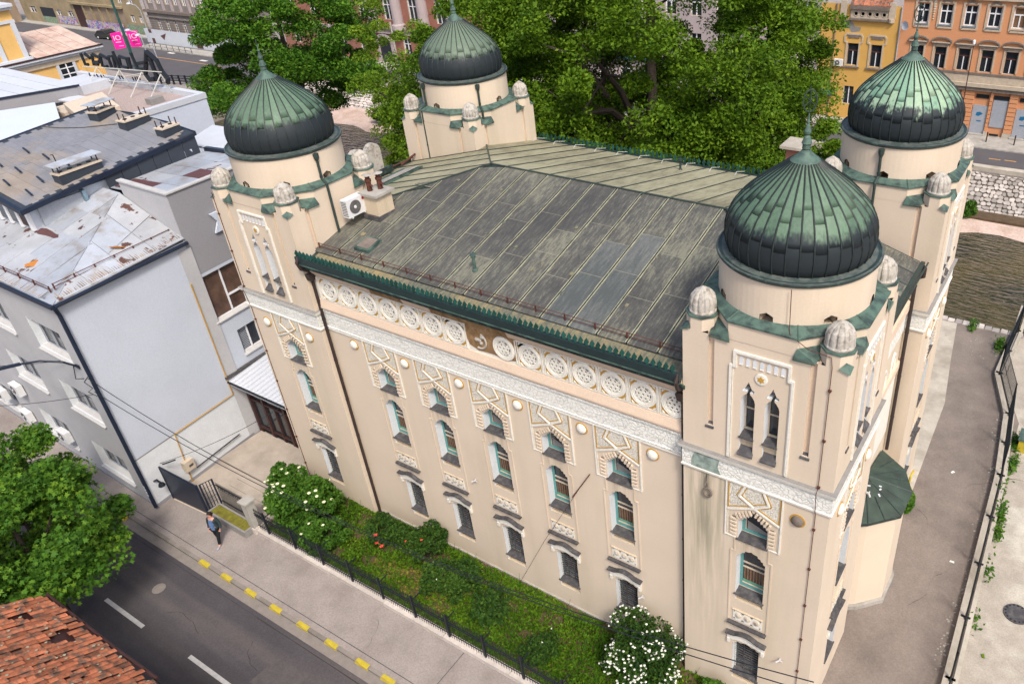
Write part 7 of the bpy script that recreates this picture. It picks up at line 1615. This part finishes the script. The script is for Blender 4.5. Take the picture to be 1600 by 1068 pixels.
facade(OC, -175, -133.1, 0, 0, 9, wins, 'ochrewall')
boxo('dark_bay', (-168, -.02, 1.3), (-163.2, -.01, 2.9), 'glass', OC); boxo('dark_bay', (-155.4, -.02, .1), (-152.4, -.01, 4.1), 'brownframe', OC)
for k in range(5): boxo('pier', (-152.0 + k * 2.6, -.3, .1), (-151.6 + k * 2.6, 0, 4.1), 'ochrewall', OC); boxo('recess', (-151.6 + k * 2.6, -.02, 1.6), (-149.4 + k * 2.6, -.01, 4.1), 'olive', OC)
boxo('ledge', (-156, -.5, 4.15), (-139, 0, 4.5), 'ochrewall', OC)
boxo('graffiti_wall', (-152.2, -.34, .1), (-140.2, -.31, 1.6), 'graffiti', OC); boxo('graffiti_wall', (-162.5, -.03, .3), (-156.0, -.011, 1.7), 'graffiti', OC); boxo('graffiti_wall', (-168, -.03, .2), (-163.3, -.012, 1.25), 'graffitig', OC); boxo('graffiti_wall', (-139.5, -.03, .3), (-133.3, -.012, 1.6), 'graffitig', OC)
GN = thing('green_shed', 'dark green framed building at the far upper left', 'building', (-174, 59.6, 0)); boxo('wall', (-12, -2, 0), (-1, 0, 8), 'olive', GN)
for k in range(5): boxo('frame_post', (-10.8 + k * 2.2, -2.2, 0), (-10.5 + k * 2.2, -2.01, 8), 'graffitig', GN)
# mural hoarding with fence in front of the grey building
MU = thing('mural_hoarding', 'long white painted hoarding with dark red shapes on the traffic island', 'hoarding', (-128.6, 57.2, 0))
for k in range(8): boxo('panel', (k * 3.0, 0, .1), (k * 3.0 + 2.95, .06, 2.3), 'whiteroof', MU)
for k, (x, z, w, h) in enumerate(((1.2, 1.7, .8, .6), (1.5, .1, .8, .8), (13.5, .2, 1.6, .8))): boxo('red_shape', (x, -.012, z), (x + w, -.001, z + h), 'maroon', MU)
MB().prism([(4.2, -.012, 1.4), (6.0, -.012, 1.9), (5.0, -.012, .8)], (0, .01, 0)).build('red_shape', 'maroon', MU)
q = MB()
for k in range(9): q.box((k * 1.6 - 1, -2.6, 0), (k * 1.6 - .94, -2.54, 1.0))
q.box((-1, -2.6, .95), (12, -2.55, 1.0)).box((-1, -2.6, .5), (12, -2.55, .54))
tag(q.build('railing', 'slate', None, (-124.5, 57.2, 0)), 'low grey railing in front of the white hoarding', 'railing')
# car, lamp posts, pink banners
cr_ = thing('car', 'dark grey hatchback with red tail lamp driving on the far road', 'car', (-139.5, 56.6, .02), .08)
prof = [(-2.1, .25), (-2.15, .75), (-1.7, .95), (-1.05, 1.42), (.55, 1.45), (1.25, 1.0), (2.05, .82), (2.1, .3)]
q = MB().prism([(x, -.85, z) for x, z in prof], (0, 1.7, 0)); q.build('body', 'carpaint', cr_)
MB().prism([(-1.55, -.86, .98), (-1.0, -.86, 1.36), (.5, -.86, 1.38), (1.05, -.86, 1.0)], (0, 1.72, 0)).build('side_window', 'glass', cr_); MB().prism([(.62, -.7, 1.43), (1.22, -.75, 1.04), (1.22, .75, 1.04), (.62, .7, 1.43)], (.05, 0, .04)).build('windscreen', 'glass', cr_)
for x in (-1.3, 1.3):
    for y in (-.86, .70): w = MB().tube([(x, y, .33), (x, y + .17, .33)], .33, 14).build('wheel', 'tyre', cr_); MB().tube([(x, y - .01, .33), (x, y + .18, .33)], .18, 10).build('rim', 'acwhite', w)
boxo('tail_lamp', (1.98, -.8, .62), (2.12, -.45, .8), 'red', cr_); boxo('number_plate', (2.09, -.25, .45), (2.13, .25, .58), 'whiteroof', cr_)
BP = thing('banner_pole', 'tall dark green pole with two magenta banners', 'pole', (-112, 45.4, 0))
MB().tube([(0, 0, 0), (0, 0, 13)], .22, 10, r2=.12).build('pole', 'polegreen', BP)
def txt(s, size, loc, rz, par, m, name='lettering', rx=PI / 2):
    c = bpy.data.curves.new(name, 'FONT'); c.body = s; c.size = size; c.extrude = .006; c.align_x = 'CENTER'; c.resolution_u = 3
    o = bpy.data.objects.new(name, c); S.collection.objects.link(o); dg = bpy.context.evaluated_depsgraph_get(); me = bpy.data.meshes.new_from_object(o.evaluated_get(dg)); bpy.data.objects.remove(o); me.materials.clear(); me.materials.append(M[m])
    o = put(name, me, par, loc, rz); o.rotation_euler = (rx, 0, rz); return o
for sx in (-1, 1):
    b = MB().prism([(sx * .35, 0, 3.2), (sx * 1.7, 0, 3.1), (sx * 1.7, 0, 5.3), (sx * .35, 0, 5.4)], (0, .05, 0)).build('banner', 'pink', BP, rz=.9)
    txt('IO', .95, (sx * 1.02, -.03, 4.3), 0, b, 'whiteroof'); boxo('white_bar', (sx * 1.02 - .35, -.02, 4.0), (sx * 1.02 + .35, -.005, 4.1), 'whiteroof', b); boxo('white_bar', (sx * 1.02 - .1, -.02, 3.5), (sx * 1.02 + .5, -.005, 3.55), 'whiteroof', b)
for i, (x, y, lab) in enumerate(((-104, 44.5, 'curved pale street lamp right behind the rooftop sign initial'), (-109, 46, 'pale street lamp between the pink banner and the sign'), (-131, 59.0, 'street lamp before the ochre building with a yellow bin'))):
    t = thing('street_lamp', lab, 'street lamp', (x, y, 0), 0, 'street lamps by the junction'); MB().tube([(0, 0, 0), (0, 0, 4.6), (-.3, -.3, 5.4), (-1.1, -.8, 5.7)], .07, 6).build('pole', 'shutter', t); MB().lathe([(.05, .0), (.35, .08), (.3, .25), (.05, .3)], 10, (-1.2, -.85, 5.6)).build('lamp_head', 'whiteroof', t)
br = thing('bridge_railing', 'dark railing along the bridge edge behind the left dome tree', 'railing')
q = MB(); A_, B_ = Vector((-101, 42.3, 0)), Vector((-88.5, 45.4, 0))
for z in (.5, .85, 1.15): q.tube([A_ + Vector((0, 0, z)), B_ + Vector((0, 0, z))], .06, 5)
for k in range(13): p = A_.lerp(B_, k / 12); q.box((p.x - .09, p.y - .09, 0), (p.x + .09, p.y + .09, 1.25))
q.build('rails', 'black', br); MB().prism([A_ + Vector((0, -.3, -1.2)), B_ + Vector((0, -.3, -1.2)), B_ + Vector((0, -.3, 0)), A_ + Vector((0, -.3, 0))], (0, .3, 0)).build('deck_edge', 'greypatch', br)
for i, (x, y) in enumerate(((-118, 54.0), (-108, 52.8), (-98, 55.3))): mark('lane_arrow', ['white lane arrow near the hoarding', 'white lane arrow closer to the left tree', 'white lane mark mostly behind the left tree'][i], x, x + 1.6, y, .5, .03, 'line', 'white arrows on the junction')
tag(boxo('kerb_island', (-127, 54.6, .02), (-100, 56.8, .16), 'conc'), 'long kerbed traffic island carrying the hoarding', 'island')
mark('orange_line', 'long orange line across the junction', -117, -101, 51.5, .14, .03, 'oline')
